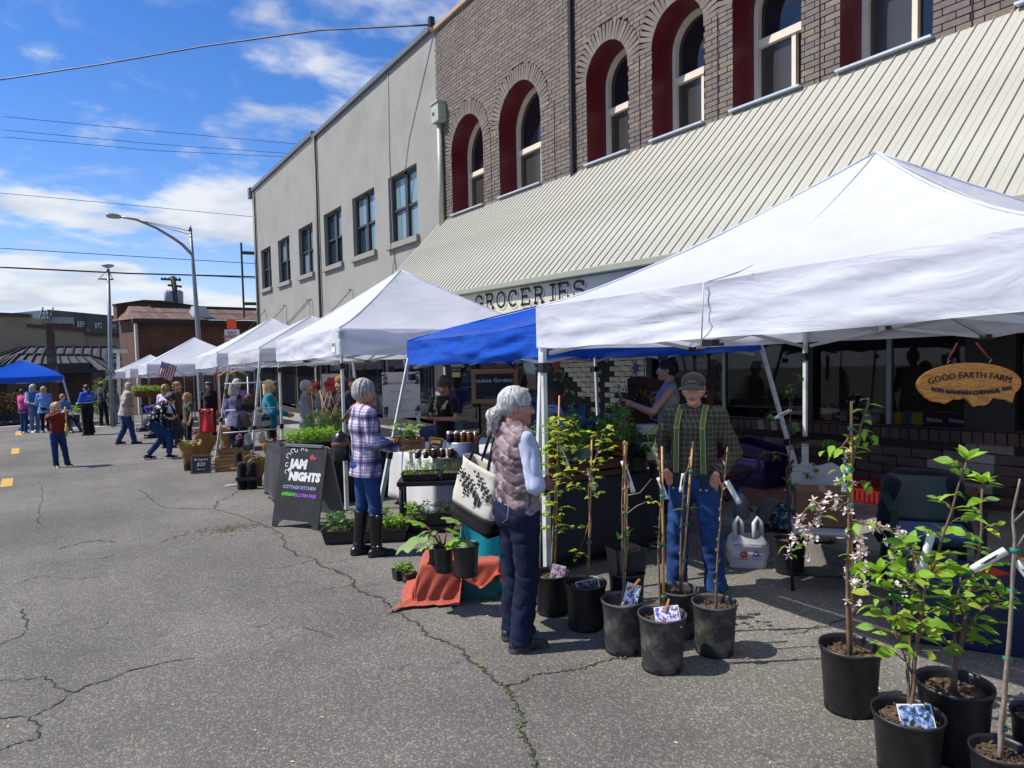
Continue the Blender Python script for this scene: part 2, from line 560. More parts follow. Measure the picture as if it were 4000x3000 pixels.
# rusty dirt stain patch and patched hollow
m_dirt = mat('dirt_stain', '#5a4331', .95, var=.35, vs=12, bump=.5, bs=90)
mb = MB()
g0 = at(900, 2065)
for k in range(420):
 an = r_.uniform(0, 6.28); rr = abs(r_.gauss(0, .24))
 p = g0+V((math.cos(an)*rr*1.2, math.sin(an)*rr*.8, 0)); p.z = gz(p.x, p.y)+.004
 L = r_.uniform(.004, .017)
 mb.add([p+V((math.cos(t)*L*r_.uniform(.5, 1.3), math.sin(t)*L*r_.uniform(.5, 1.3), 0)) for t in (0, 1.2, 2.4, 3.6, 5)], [(0, 1, 2, 3, 4)])
props(mb.build('dirt', m_dirt), 'spilled brown soil crumbs near the chalkboard sign', 'dirt', kind='stuff')
# painted marks
m_yel = mat('yellow_paint', '#c79a2e', .7, var=.15, vs=14, dirt='#6d6a62', ds=22)
m_whp = mat('white_paint', '#b9b9b4', .7, var=.1, vs=10, dirt='#77766f', ds=14)
def mark(px, name, m, w, L, ang=0.0, group=None):
 g = at(*px)
 mb = MB()
 d = V((math.sin(ang), math.cos(ang), 0)); s = V((d.y, -d.x, 0))
 n = 6
 for i in range(n):
  a, b = i/n-.5, (i+1)/n-.5
  q = [g+d*L*a-s*w/2, g+d*L*a+s*w/2, g+d*L*b+s*w/2, g+d*L*b-s*w/2]
  for p in q: p.z = gz(p.x, p.y)+.005
  mb.quad(*q)
 return mb.build(name, m, road)
for p in ((27, 1885), (60, 1762), (73, 1695), (78, 1655)):
 mark(p, 'lane_dash', m_yel, .17 if p[1] > 1700 else .2, 1.25 if p[1] > 1800 else (1.9 if p[1] > 1720 else 1.7), R(-3))
mark((430, 1663), 'stop_line', m_whp, 6.0, .45)
mark((60, 1664), 'stop_line', m_whp, 3.6, .45)
# ------------------------------------------------------------------ pavement
KERB_X, WALL_X, WALK_H = 5.15, 7.5, .15
m_conc = mat('concrete', '#8d8a82', .85, var=.14, vs=3, bump=.35, bs=70, dirt='#5f5b52', ds=1.7)
m_kerb = mat('kerb_concrete', '#6f6c66', .9, var=.2, vs=5, bump=.5, bs=60, dirt='#3f3b35', ds=3)
walk = bpy.data.objects.new('pavement', None)
col.objects.link(walk); walk['kind'] = 'structure'
kerb = bpy.data.objects.new('kerb', None)
col.objects.link(kerb); kerb['kind'] = 'structure'
yy = -2.0
k = 0
while yy < 37:
 y1 = yy+1.5
 g = .007
 mb = MB()
 x0, x1 = KERB_X+.155, WALL_X-.01
 if 4.4 < yy+.75 < 6.6: xs = [(x0, 5.95), (5.96, x1)]
 else: xs = [(x0, (x0+x1)/2-.004), ((x0+x1)/2+.004, x1)]
 for a, b in xs:
  mb = MB()
  vs = [(a, yy+g, gz(a, yy+g)+WALK_H), (b, yy+g, gz(b, yy+g)+WALK_H), (b, y1-g, gz(b, y1-g)+WALK_H), (a, y1-g, gz(a, y1-g)+WALK_H)]
  vs += [(x, y, z-.12) for x, y, z in vs]
  mb.add(vs, [(0, 1, 2, 3), (4, 5, 1, 0), (5, 6, 2, 1), (6, 7, 3, 2), (7, 4, 0, 3)])
  mb.build('slab', m_conc, walk)
 mb = MB()
 a, b = KERB_X, KERB_X+.15
 vs = [(a+.012, yy+.004, gz(0, yy)+WALK_H-.002), (b, yy+.004, gz(0, yy)+WALK_H-.002), (b, y1-.004, gz(0, y1)+WALK_H-.002), (a+.012, y1-.004, gz(0, y1)+WALK_H-.002)]
 vs += [(a-.012, yy+.004, gz(0, yy)-.05), (b, yy+.004, gz(0, yy)-.05), (b, y1-.004, gz(0, y1)-.05), (a-.012, y1-.004, gz(0, y1)-.05)]
 mb.add(vs, [(0, 1, 2, 3), (4, 5, 1, 0), (5, 6, 2, 1), (6, 7, 3, 2), (7, 4, 0, 3)])
 mb.build('kerb_stone', m_kerb, kerb, bevel=.015)
 yy = y1
 k += 1
mb = MB()
mb.add([(x, y, gz(x, y)+.06) for x, y in ((KERB_X+.1, -2), (WALL_X, -2), (WALL_X, 37), (KERB_X+.1, 37))], [(0, 1, 2, 3)])
mb.build('bedding', m_kerb, walk)
# brown steel ramp plate by the shop window, diamond tread
m, nt, b = newmat('tread_plate')
co = nt.coord('Object', (1, 1, 1), (0, 0, R(45)))
ch = nt('ShaderNodeTexChecker', {'Vector': co, 'Scale': 34.0})
nt.put(b.inputs['Base Color'], nt.mix(nt.math('MULTIPLY', ch.outputs['Fac'], .6), c('#97745a'), c('#6b4f3d')))
b.inputs['Roughness'].default_value = .75
nt.put(b.inputs['Normal'], nt.bump(ch.outputs['Fac'], .6, .004))
mb = MB()
vs = [(6.0, 4.45, 0), (7.42, 4.45, 0), (7.42, 6.6, 0), (6.0, 6.6, 0)]
vs = [(x, y, gz(x, y)+WALK_H+.012) for x, y, z in vs]+[(x, y, gz(x, y)+WALK_H+.001) for x, y, z in vs]
mb.add(vs, [(0, 1, 2, 3), (4, 5, 1, 0), (5, 6, 2, 1), (6, 7, 3, 2), (7, 4, 0, 3)])
mb.build('tread_plate', m, walk)
# ------------------------------------------------------------------ brick corner shop with arched upper windows
X0 = WALL_X
# (y far, y near) of each arched opening, springing height
ARCH = [(14.30, 12.86), (12.20, 10.72), (9.35, 8.32), (7.78, 6.78), (6.28, 5.27), (4.77, 3.77), (3.0, 2.0)]
SPRING, RIDGE, TOPZ = 6.10, 4.75, 9.15
BY0, BY1 = -1.2, 15.02
def brickmat(name, cols, mortar=None):
 m, nt, b = newmat(name)
 rpi = nt('ShaderNodeNewGeometry').outputs['Random Per Island']
 oi = nt('ShaderNodeObjectInfo').outputs['Random']
 r0 = nt.math('FRACT', nt.math('ADD', rpi, oi))
 ra = nt('ShaderNodeValToRGB')
 ra.color_ramp.interpolation = 'CONSTANT'
 e = ra.color_ramp.elements
 e[0].color = c(cols[0]); e[0].position = 0
 e[1].color = c(cols[1]); e[1].position = 1/len(cols)
 for i, k in enumerate(cols[2:]):
  q = e.new((i+2)/len(cols)); q.color = c(k)
 nt.put(ra.inputs[0], r0)
 geo = nt('ShaderNodeNewGeometry').outputs['Position']
 f = nt.ramp(nt.noise(14, 6, .65, geo), .3, .7, .80, 1.22, False)
 f = nt.math('MULTIPLY', f, nt.ramp(nt.noise(.5, 4, .6, geo), .3, .7, .88, 1.13, False))
 x = nt.mix(1.0, ra.outputs[0], nt('ShaderNodeCombineColor', {0: f, 1: f, 2: f}).outputs[0], 'MULTIPLY')
 nt.put(b.inputs['Base Color'], x)
 b.inputs['Roughness'].default_value = .72
 nt.put(b.inputs['Normal'], nt.bump(nt.noise(90, 4, .6, geo), .35, .006))
 return m
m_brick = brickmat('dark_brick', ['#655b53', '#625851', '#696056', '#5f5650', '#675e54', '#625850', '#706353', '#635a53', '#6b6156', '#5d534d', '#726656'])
m_mortar = mat('dark_mortar', '#2c2423', .95, var=.2, bump=.3)
m_maroon = mat('maroon_paint', '#5a0f18', .42, var=.15, vs=4, bump=.12, bs=30)
m_frame = mat('cream_window_frame', '#d9cdb8', .5, var=.05)
m_pane = glass('window_glass', '#141a20')
m_flash = mat('metal_flashing', '#b4bcc4', .5, metal=.15, var=.06)
m_sage = mat('sage_metal', '#a9a799', .45, var=.05, vs=1.2, dirt='#9f9d8c', ds=.8, stretch=(1, .4, 1))
m_sage_trim = mat('sage_trim', '#8f937e', .5, var=.06)
m_cream = mat('cream_fascia', '#c2bfaa', .55, var=.05, vs=2)
m_black = mat('black_paint', '#121412', .55, var=.1)
m_coping = mat('coping_stone', '#a98b76', .8, var=.12, bump=.2)
shop = thing('brick_shop_building', 'dark brown brick shop building with arched maroon window reveals and a sage metal awning', 'building', (X0, 8, 0))
def L(x, y, z):   # world point in the shop's own frame
 return (x-X0, y-8, z)
DEP = .44
# wall core with openings: a mesh of columns cut by the arches
mb = MB()
ys = sorted(set([BY0, BY1]+[a for p in ARCH for a in p]))
core_x = X0+.010
def wallquad(y0, y1, z0, z1):
 mb.quad(L(core_x, y1, z0), L(core_x, y0, z0), L(core_x, y0, z1), L(core_x, y1, z1))
NSEG = 14
for i in range(len(ys)-1):
 y0, y1 = ys[i], ys[i+1]
 hole = [p for p in ARCH if abs(p[1]-y0) < 1e-6 and abs(p[0]-y1) < 1e-6]
 if not hole:
  wallquad(y0, y1, 2.0, TOPZ)
 else:
  r = (y1-y0)/2; cyy = (y0+y1)/2
  wallquad(y0, y1, 2.0, RIDGE-.35)
  for k in range(NSEG):
   a0, a1 = math.pi*k/NSEG, math.pi*(k+1)/NSEG
   ya, yb = cyy+r*math.cos(a0), cyy+r*math.cos(a1)
   za, zb = SPRING+r*math.sin(a0), SPRING+r*math.sin(a1)
   mb.quad(L(core_x, ya, za), L(core_x, yb, zb), L(core_x, yb, TOPZ), L(core_x, ya, TOPZ))
mb.quad(L(core_x, BY1, 2), L(core_x, BY1, TOPZ), L(X0+9, BY1, TOPZ), L(X0+9, BY1, 2))
mb.quad(L(core_x, BY0, 2), L(X0+9, BY0, 2), L(X0+9, BY0, TOPZ), L(core_x, BY0, TOPZ))
mb.quad(L(core_x, BY0, TOPZ), L(X0+9, BY0, TOPZ), L(X0+9, BY1, TOPZ), L(core_x, BY1, TOPZ))
wall = mb.build('wall', m_mortar, shop)
# courses of bricks
BL, BH, BD, JT = .245, .062, .05, .012
bricks = []   # (centre, size, rot about X)
z = 4.35
row = 0
RING = .30
while z < TOPZ-.03:
 y = BY0+(BL+JT)/2*(row % 2)
 while y < BY1-.02:
  y1 = min(y+BL, BY1)
  segs = [(y, y1)]
  for a, b_ in ARCH:
   r = (a-b_)/2; cyy = (a+b_)/2
   zc = z+BH/2
   if zc < SPRING: hw = r+.26 if False else r
   else:
    RR = r+RING
    if zc-SPRING >= RR: continue
    hw = math.sqrt(RR*RR-(zc-SPRING)**2)
   ns = []
   for s0, s1 in segs:
    lo, hi = cyy-hw, cyy+hw
    if s1 <= lo or s0 >= hi: ns.append((s0, s1)); continue
    if s0 < lo: ns.append((s0, lo-.004))
    if s1 > hi: ns.append((hi+.004, s1))
   segs = ns
  for s0, s1 in segs:
   if s1-s0 > .03:
    bricks.append((V((X0, (s0+s1)/2, z+BH/2)), (BD, s1-s0, BH), 0.0))
  y += BL+JT
 z += BH+JT
 row += 1
for a, b_ in ARCH:   # ring of bricks on edge round every arch
 r = (a-b_)/2; cyy = (a+b_)/2
 n = int(math.pi*(r+.15)/.078)
 for k in range(n):
  t = math.pi*(k+.5)/n
  for r0, r1 in ((r+.005, r+RING),):
   rm = (r0+r1)/2
   bricks.append((V((X0-.006, cyy+rm*math.cos(t), SPRING+rm*math.sin(t))), (BD, r1-r0-.006, math.pi*(r+.14)/n-.014), t))
def vis(p):
 d = p-CAM
 zf = d.dot(FW)
 if zf < .3: return None
 x, y = 2000+FPX*d.dot(RT)/zf, 1500-FPX*d.dot(UP)/zf
 return (x, y, zf)
scored = []
for b_ in bricks:
 q = vis(b_[0])
 inside = q and -200 < q[0] < 4200 and -200 < q[1] < 3000
 scored.append((q[2] if inside else 1e3, b_))
scored.sort(key=lambda t: t[0])
full = MB().box((0, 0, 0), (BD, BL, BH)).mesh('brick', m_brick)
cache = {}
rest = MB()
for i, (dd, (p, sz, t)) in enumerate(scored):
 jit = rnd.uniform(-.004, .004)
 pl = V(L(p.x+jit, p.y, p.z))
 if i < 300:
  key = tuple(round(k, 2) for k in sz)
  if key not in cache:
   cache[key] = full if key == (round(BD, 2), round(BL, 2), round(BH, 2)) else MB().box((0, 0, 0), sz).mesh('brick', m_brick)
  link('brick', cache[key], wall, pl, (t, 0, 0))
 else:
  rest.box(pl, sz, rotm(t, 0, 0) if t else None)
rest.build('brick_courses', m_brick, wall, kind='stuff')
# dark strip colours in the pier step's shaded side; then pilaster joints
mb = MB()
for yj in (9.70,):
 mb.span(L(X0-.10, yj-.03, 4.4), L(X0+.01, yj+.04, TOPZ))
mb.build('pier_step_shade', m_mortar, shop)
for yj in (10.28, 8.05, 6.53, 5.02, 3.4, 12.53):
 MB().span(L(X0-.034, yj-.006, 4.5), L(X0-.026, yj+.006, SPRING+.05)).build('joint', m_mortar, shop)
# parapet coping
MB().span(L(X0-.09, BY0, TOPZ), L(X0+.4, BY1+.03, TOPZ+.10)).build('coping', m_coping, shop, bevel=.01)
# reveals, frames, panes
m_in = mat('dark_interior', '#0c0b0a', .9, var=.2)
m_sash = mat('sash_screen', '#3d3b38', .5, var=.1)
for a, b_ in ARCH:
 r = (a-b_)/2; cyy = (a+b_)/2
 zb = RIDGE-.35
 prof = [(cyy+r, zb)]+[(cyy+r*math.cos(math.pi*k/20), SPRING+r*math.sin(math.pi*k/20)) for k in range(21)]+[(cyy-r, zb)]
 mb = MB()
 n = len(prof)
 vs = [L(X0-.02, y, zz_) for y, zz_ in prof]+[L(X0+DEP+.1, y, zz_) for y, zz_ in prof]
 mb.add(vs, [(i, i+1, n+i+1, n+i) for i in range(n-1)], 0, True)
 rv = mb.build('window_reveal', m_maroon, shop)
 # arrises of brick sit proud: trim moulding
 w = bpy.data.objects.new('window', None); col.objects.link(w); w.parent = shop
 fr = MB()
 xf = X0+DEP
 def ringpts(rr, inset):
  return [(cyy+rr, zb)]+[(cyy+rr*math.cos(math.pi*k/20), SPRING+rr*math.sin(math.pi*k/20)) for k in range(21)]+[(cyy-rr, zb)]
 o_, i_ = ringpts(r-.005, 0), ringpts(r-.075, 0)
 vs = [L(xf-.05, *p) for p in o_]+[L(xf-.05, *p) for p in i_]+[L(xf+.05, *p) for p in i_]
 fr.add(vs, [(k, k+1, n+k+1, n+k) for k in range(n-1)]+[(n+k, n+k+1, 2*n+k+1, 2*n+k) for k in range(n-1)], 0)
 zt = SPRING-.42
 fr.span(L(xf-.06, cyy-r+.07, zt-.05), L(xf+.05, cyy+r-.07, zt+.05))
 fr.span(L(xf-.04, cyy-.2*r-.03, zb), L(xf+.04, cyy-.2*r+.03, zt-.05))
 fr.build('frame', m_frame, w)
 pn = MB()
 pts = [L(xf+.02, *p) for p in ringpts(r-.07, 0)]
 pts[0] = L(xf+.02, cyy+r-.07, zt); pts[-1] = L(xf+.02, cyy-r+.07, zt)
 pn.add(pts, [tuple(range(len(pts)))])
 pn.build('pane', m_pane, w)
 MB().quad(L(xf+.01, cyy+r-.07, zb), L(xf+.01, cyy-.2*r, zb), L(xf+.01, cyy-.2*r, zt), L(xf+.01, cyy+r-.07, zt)).build('pane', glass('screened_glass', '#3a3833', .22), w)
 MB().quad(L(xf+.02, cyy-.2*r, zb), L(xf+.02, cyy-r+.07, zb), L(xf+.02, cyy-r+.07, zt), L(xf+.02, cyy-.2*r, zt)).build('pane', m_pane, w)
 MB().span(L(X0-.10, b_-.02, RIDGE+.0), L(X0+DEP, a+.02, RIDGE+.025)).build('sill_flashing', m_flash, shop)
# downpipe with conductor head
m_pipe = mat('sage_downpipe', '#a9ad98', .5, var=.08, dirt='#8b8d79', ds=4)
dp = bpy.data.objects.new('downpipe', None); col.objects.link(dp); dp.parent = shop
MB().tube([L(X0-.10, 14.72, 4.55), L(X0-.10, 14.72, 6.95)], .065, 12).build('pipe', m_pipe, dp)
mb = MB()
mb.span(L(X0-.24, 14.50, 6.95), L(X0-.02, 14.86, 7.36))
mb.span(L(X0-.27, 14.47, 7.36), L(X0-.02, 14.89, 7.41))
mb.build('conductor_head', m_pipe, dp, bevel=.01)
MB().lathe([(0, 0), (.05, 0), (.05, .03), (0, .03)], L(X0-.245, 14.74, 7.15), 12, rot=rotm(0, R(90), 0)).build('outlet', m_black, dp)
# awning: ribbed metal panels, each its own piece
EAVE_X, EAVE_Z = 5.5, 2.70
A1, A0 = 14.87, -.9
aw = bpy.data.objects.new('awning', None); col.objects.link(aw); aw.parent = shop
PW = .152
dx, dz = EAVE_X-X0, EAVE_Z-RIDGE
nrm = V((dz, 0, -dx)).normalized()*-1
if nrm.z < 0: nrm = -nrm
def panel_mesh():
 mb = MB()
 prof = [(0, .015), (.006, .015), (.008, .0), (.070, .0), (.074, .003), (.080, .003), (.084, 0), (PW-.001, 0)]
 vs = []
 for t in (0, 1):
  for y, h in prof:
   p = V((dx*t, y, dz*t))+nrm*h
   vs.append(p)
 n = len(prof)
 mb.add(vs, [(i, n+i, n+i+1, i+1) for i in range(n-1)])
 e0, e1 = V(vs[0])-nrm*.015, V(vs[n])-nrm*.015
 mb.add([e0, e1, vs[n], vs[0]], [(0, 1, 2, 3)])
 return mb.mesh('panel', m_sage)
pm = panel_mesh()
yy = A0
while yy < A1-.01:
 link('panel', pm, aw, L(X0, yy, RIDGE))
 yy += PW
A1 = yy
mb = MB()
mb.add([L(X0, A0, RIDGE-.03), L(EAVE_X, A0, EAVE_Z-.03), L(EAVE_X, A1, EAVE_Z-.03), L(X0, A1, RIDGE-.03)], [(0, 1, 2, 3)])
mb.add([L(X0, A1, RIDGE), L(EAVE_X, A1, EAVE_Z), L(EAVE_X, A1, EAVE_Z-.12), L(X0, A1, EAVE_Z-.12)], [(0, 1, 2, 3)])
mb.build('decking', m_sage_trim, aw)
MB().span(L(EAVE_X-.03, A0, EAVE_Z-.085), L(EAVE_X+.09, A1+.02, EAVE_Z+.0)).build('eave_gutter', m_sage_trim, aw, bevel=.012)
fas = MB().span(L(EAVE_X+.11, A0, EAVE_Z-.62), L(EAVE_X+.17, A1, EAVE_Z-.087)).build('fascia', m_cream, aw)
MB().span(L(EAVE_X+.17, A0, EAVE_Z-.64), L(X0, A1, EAVE_Z-.60)).build('soffit', m_cream, aw)
# posts under the awning edge (out by the kerb)
for yp in (2.42,):
 MB().span(L(EAVE_X+.02, yp-.05, EAVE_Z-.55), L(EAVE_X+.10, yp+.05, EAVE_Z-.1)).build('bracket', m_black, aw)
# slab-serif painted word
def slab_letters(word, h, w, gap, sw):
 out = []
 x = 0
 for ch in word:
  P = []
  def ln(*pts): P.append([(p[0]*w, p[1]*h) for p in pts])
  def arc(cx, cy_, rx, ry, a0, a1, n=14):
   P.append([((cx+rx*math.cos(R(a0+(a1-a0)*i/n)))*w, (cy_+ry*math.sin(R(a0+(a1-a0)*i/n)))*h) for i in range(n+1)])
  if ch == 'G': arc(.5, .5, .42, .46, 40, 330); ln((.88, .42), (.88, .04)); ln((.58, .42), (1.0, .42)); ln((.83, .96), (.83, .68))
  if ch == 'R': ln((.2, 0), (.2, 1)); ln((.02, .02), (.38, .02)); ln((.02, .98), (.6, .98)); arc(.55, .74, .3, .24, 90, -90); ln((.2, .5), (.6, .5)); ln((.55, .5), (.88, .02)); ln((.7, .02), (1.02, .02))
  if ch == 'O': arc(.5, .5, .44, .48, 0, 360, 24)
  if ch == 'C': arc(.5, .5, .44, .48, 45, 315); ln((.84, .97), (.84, .66))
  if ch == 'E': ln((.2, 0), (.2, 1)); ln((.02, .02), (.9, .02)); ln((.02, .98), (.9, .98)); ln((.2, .52), (.62, .52)); ln((.9, 0), (.9, .28)); ln((.9, 1), (.9, .74)); ln((.62, .62), (.62, .4))
  if ch == 'I': ln((.5, 0), (.5, 1)); ln((.22, .02), (.78, .02)); ln((.22, .98), (.78, .98))
  if ch == 'S': arc(.48, .74, .36, .23, 20, 270); arc(.48, .27, .4, .25, 90, -160); ln((.86, .98), (.86, .7)); ln((.1, .02), (.1, .32))
  if ch == '&': arc(.42, .74, .22, .22, 0, 360, 16); ln((.3, .55), (.9, .02)); arc(.42, .28, .36, .27, 110, 350)
  out.append((x, P))
  x += w*(.62 if ch == 'I' else 1)+gap
 return out, x
def paint_word(word, y_start, y_end, zb, h, xw, m, shift=(0, 0), sw=.035, name='lettering'):
 n = len(word)
 tot = y_start-y_end
 w = tot/(n*1.28)
 letters, full_w = slab_letters(word, h, w, w*.28, sw)
 k = tot/full_w
 for x, P in letters:
  mb = MB()
  for pl in P:
   pts = [V(L(xw, y_start-(x+px)*k-shift[0], zb+pz+shift[1])) for px, pz in pl]
   polyline_strip(mb, pts, sw, nrm=(-1, 0, 0))
  o = mb.build(name, m, aw)
m_ghost = mat('letter_outline', '#e3e0cc', .6, var=.05)
m_line = mat('letter_shadow', '#585a4a', .6, var=.05)
paint_word('GROCERIES', 10.02, 7.02, 2.34, .235, EAVE_X+.108, m_line, (.042, -.034), .044)
paint_word('GROCERIES', 10.02, 7.02, 2.34, .235, EAVE_X+.1065, m_cream, (.036, -.030), .034)
paint_word('GROCERIES', 10.02, 7.02, 2.34, .235, EAVE_X+.1045, m_black, (0, 0), .038)
paint_word('&', 10.75, 10.38, 2.34, .235, EAVE_X+.1045, m_black, (0, 0), .034)
# ---- shop front below the awning
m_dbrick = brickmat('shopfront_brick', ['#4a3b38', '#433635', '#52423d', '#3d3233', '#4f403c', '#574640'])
m_wbrick = brickmat('worn_white_brick', ['#8d8884', '#7a7471', '#9b9591', '#6a6361'])
m_dark_trim = mat('dark_trim', '#1b1715', .5, var=.15)
front = bpy.data.objects.new('shopfront', None); col.objects.link(front); front.parent = shop
fx = X0
base_z = lambda y: gz(0, y)+WALK_H-.06
# bulkhead brickwork y 2.2 .. 7.9, header course at the sill
def brickfield(y0, y1, h0, h1, m_main, worn=(), bl=.30, bh=.088, jt=.012, name='brick', paint=None):
 z = h0; r_ = 0
 me0 = MB().box((0, 0, 0), (.05, bl, bh)).mesh(name, m_main)
 while z+bh <= h1+.001:
  y = y0-(bl+jt)*.5*(r_ % 2)
  while y < y1-.02:
   a, b_ = max(y, y0), min(y+bl, y1)
   if b_-a > .03:
    mid = (a+b_)/2
    mm = m_main
    for (wa, wb, wz0, wz1) in worn:
     if wa < mid < wb and wz0 < z+bh/2 < wz1 and rnd.random() < .8: mm = m_wbrick
    if paint: mm = paint(mid, z+bh/2)
    if mm is m_main and b_-a > bl-.01:
     link(name, me0, front, L(fx+rnd.uniform(-.004, .004), mid, z+bh/2-SLOPE*mid))
    else:
     MB().box((0, 0, 0), (.05, b_-a, bh)).build(name, mm, front, L(fx+rnd.uniform(-.004, .004), mid, z+bh/2-SLOPE*mid))
   y += bl+jt
  z += bh+jt; r_ += 1
mb = MB()
mb.add([L(fx+.012, 15, -.9), L(fx+.012, 15, EAVE_Z), L(fx+.012, 7.95, EAVE_Z), L(fx+.012, 7.95, -.9)], [(3, 2, 1, 0)])
mb.add([L(fx+.012, 7.95, -.9), L(fx+.012, 7.95, .92-SLOPE*7.9), L(fx+.012, A0, .92), L(fx+.012, A0, -.9)], [(3, 2, 1, 0)])
mb.build('backing_wall', m_mortar, front)
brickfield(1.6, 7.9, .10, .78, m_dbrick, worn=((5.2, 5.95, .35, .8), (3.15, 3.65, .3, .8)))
for k in range(62):   # header course standing on edge
 y = 1.65+k*.102
 MB().box((0, 0, 0), (.09, .088, .12)).build('brick', m_wbrick if 5.25 < y < 5.9 and rnd.random() < .7 else m_dbrick, front, L(fx-.012, y, .85-SLOPE*y), (0, R(-6), 0))
MB().bar(L(fx+.03, 1.5, .925-SLOPE*1.5), L(fx+.03, 7.9, .925-SLOPE*7.9), .14, .02, up=(0, 0, 1)).build('window_sill', m_dark_trim, front)
# display windows: pane in front of a drawn peg-board shade
m_shade = newmat('pegboard_shade')
nt, b = m_shade[1], m_shade[2]
vor = nt('ShaderNodeTexVoronoi', {'Vector': nt.coord('Object', (1, 1, 1)), 'Scale': 38.0, 'Randomness': 0.0})
nt.put(b.inputs['Base Color'], nt.mix(nt.ramp(vor.outputs['Distance'], .16, .22), c('#1d1712'), c('#5f4c38')))
b.inputs['Roughness'].default_value = .8
m_shade = m_shade[0]
m_shopglass = newmat('shop_glass')
nt, b = m_shopglass[1], m_shopglass[2]
out = m_shopglass[0].node_tree.nodes['Material Output']
tr = nt('ShaderNodeBsdfTransparent', {'Color': (.5, .53, .55, 1)})
gl = nt('ShaderNodeBsdfGlossy', {'Roughness': .02, 'Color': (.9, .95, 1, 1)})
fr_ = nt('ShaderNodeFresnel', {'IOR': 1.4})
ms = nt('ShaderNodeMixShader', {0: fr_.outputs[0], 1: tr.outputs[0], 2: gl.outputs[0]})
nt.l.new(ms.outputs[0], out.inputs['Surface'])
m_shopglass = m_shopglass[0]
for (y0, y1) in ((1.2, 2.98), (3.42, 5.10), (5.24, 7.85)):
 w = bpy.data.objects.new('window', None); col.objects.link(w); w.parent = front
 zs = lambda y, h: h-SLOPE*y
 MB().add([L(fx+.05, y1, zs(y1, .93)), L(fx+.05, y0, zs(y0, .93)), L(fx+.05, y0, 2.2), L(fx+.05, y1, 2.2)], [(0, 1, 2, 3)]).build('pane', m_shopglass, w)
 MB().add([L(fx+.16, y1, zs(y1, 1.07)), L(fx+.16, y0, zs(y0, 1.07)), L(fx+.16, y0, 2.2), L(fx+.16, y1, 2.2)], [(0, 1, 2, 3)]).build('shade', m_shade, w, solid=.006)
 MB().bar(L(fx+.15, y0, zs(y0, 1.06)), L(fx+.15, y1, zs(y1, 1.06)), .03, .025).build('shade_rail', mat('shade_rail', '#9a9489', .5), w)
 MB().add([L(fx+.05, y1, zs(y1, .92)), L(fx+.05, y0, zs(y0, .92)), L(fx+1.2, y0, zs(y0, .92)), L(fx+1.2, y1, zs(y1, .92))], [(0, 1, 2, 3)]).build('ledge', m_dark_trim, w)
 MB().add([L(fx+1.2, y1, zs(y1, .9)), L(fx+1.2, y0, zs(y0, .9)), L(fx+1.2, y0, 2.2), L(fx+1.2, y1, 2.2)], [(0, 1, 2, 3)]).build('interior', m_in, w)
 for ym in ((y0+y1)/2-.05,) if y1-y0 > 1.5 else ():
  MB().span(L(fx+.02, ym-.025, zs(ym, .93)), L(fx+.075, ym+.025, 2.2)).build('slotted_upright', mat('slotted_upright', '#8a8f8e', .45, metal=.5), w)
for y0, y1 in ((2.98, 3.42), (5.10, 5.24), (7.85, 7.97)):
 MB().span(L(fx-.03, y0, .8-SLOPE*y0), L(fx+.2, y1, 2.3)).build('pier', m_dark_trim, front)
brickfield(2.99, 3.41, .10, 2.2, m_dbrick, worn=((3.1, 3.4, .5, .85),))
MB().span(L(fx-.02, A0, 2.06), L(fx+.2, 15, 2.3)).build('lintel', m_dark_trim, front)
# mural on the brick bay between y 7.97 and 10.6
m_mw = brickmat('mural_cream', ['#c9c7b4', '#bdbba8', '#cfcdbb'])
m_md = brickmat('mural_black', ['#1d1e20', '#242426', '#191a1c'])
m_mb = brickmat('mural_blue', ['#4f74b4', '#4468a8', '#5a7fbd'])
m_mg = mat('mural_leaf', '#6f8a58', .7, var=.15, obj=.2)
m_mp = mat('mural_purple', '#5b3b7a', .7)
m_mr = mat('mural_red', '#8a4038', .7)
MC, MS = 9.05, 1.0
def mural(y, h):
 d = abs(y-MC)
 if h < .62: return m_mb if (vn(y*3, h*4, 2) > .05) else m_md
 if h > 1.02:
  inner = .06+(h-1.02)*.28
  outer = .28+(h-1.02)*1.35+.1*vn(y*5, h*5, 8)
  return m_mw if inner < d < outer else m_md
 if d < .10: return m_md
 return m_mw if d < .2+(h-.62)*.25 else m_md
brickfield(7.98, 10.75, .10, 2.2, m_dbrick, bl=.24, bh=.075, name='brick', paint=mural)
for k in range(90):
 y = rnd.uniform(8.05, 10.6); h = rnd.uniform(.6, 2.0)
 if mural(y, h) is not m_md: continue
 an = rnd.uniform(0, 6.28); LL = rnd.uniform(.05, .09)
 d = V((0, math.cos(an), math.sin(an)))*LL; s = V((0, -d.z, d.y))*.42
 p = V(L(fx-.036, y, h-SLOPE*y))
 MB().add([p-d, p-d*.3-s, p+d*.4-s*.8, p+d, p+d*.4+s*.8, p-d*.3+s], [(0, 1, 2, 3, 4, 5)]).build('painted_leaf', m_mg, front)
for y, h, mm in ((8.2, 1.62, m_mp), (8.75, .75, m_mp), (10.35, 1.75, m_mr)):
 mb = MB()
 n = 14
 for q in range(n):
  a = 2*math.pi*q/n
  rr = .13 if (q % 2 == 0 or mm is m_mr) else .05
  mb.v.append(tuple(V(L(fx-.038, y+rr*math.cos(a), h-SLOPE*y+rr*1.15*math.sin(a)))))
 mb.f.append(list(range(n))); mb.m.append(0); mb.sm.append(False)
 mb.build('painted_flower', mm, front)
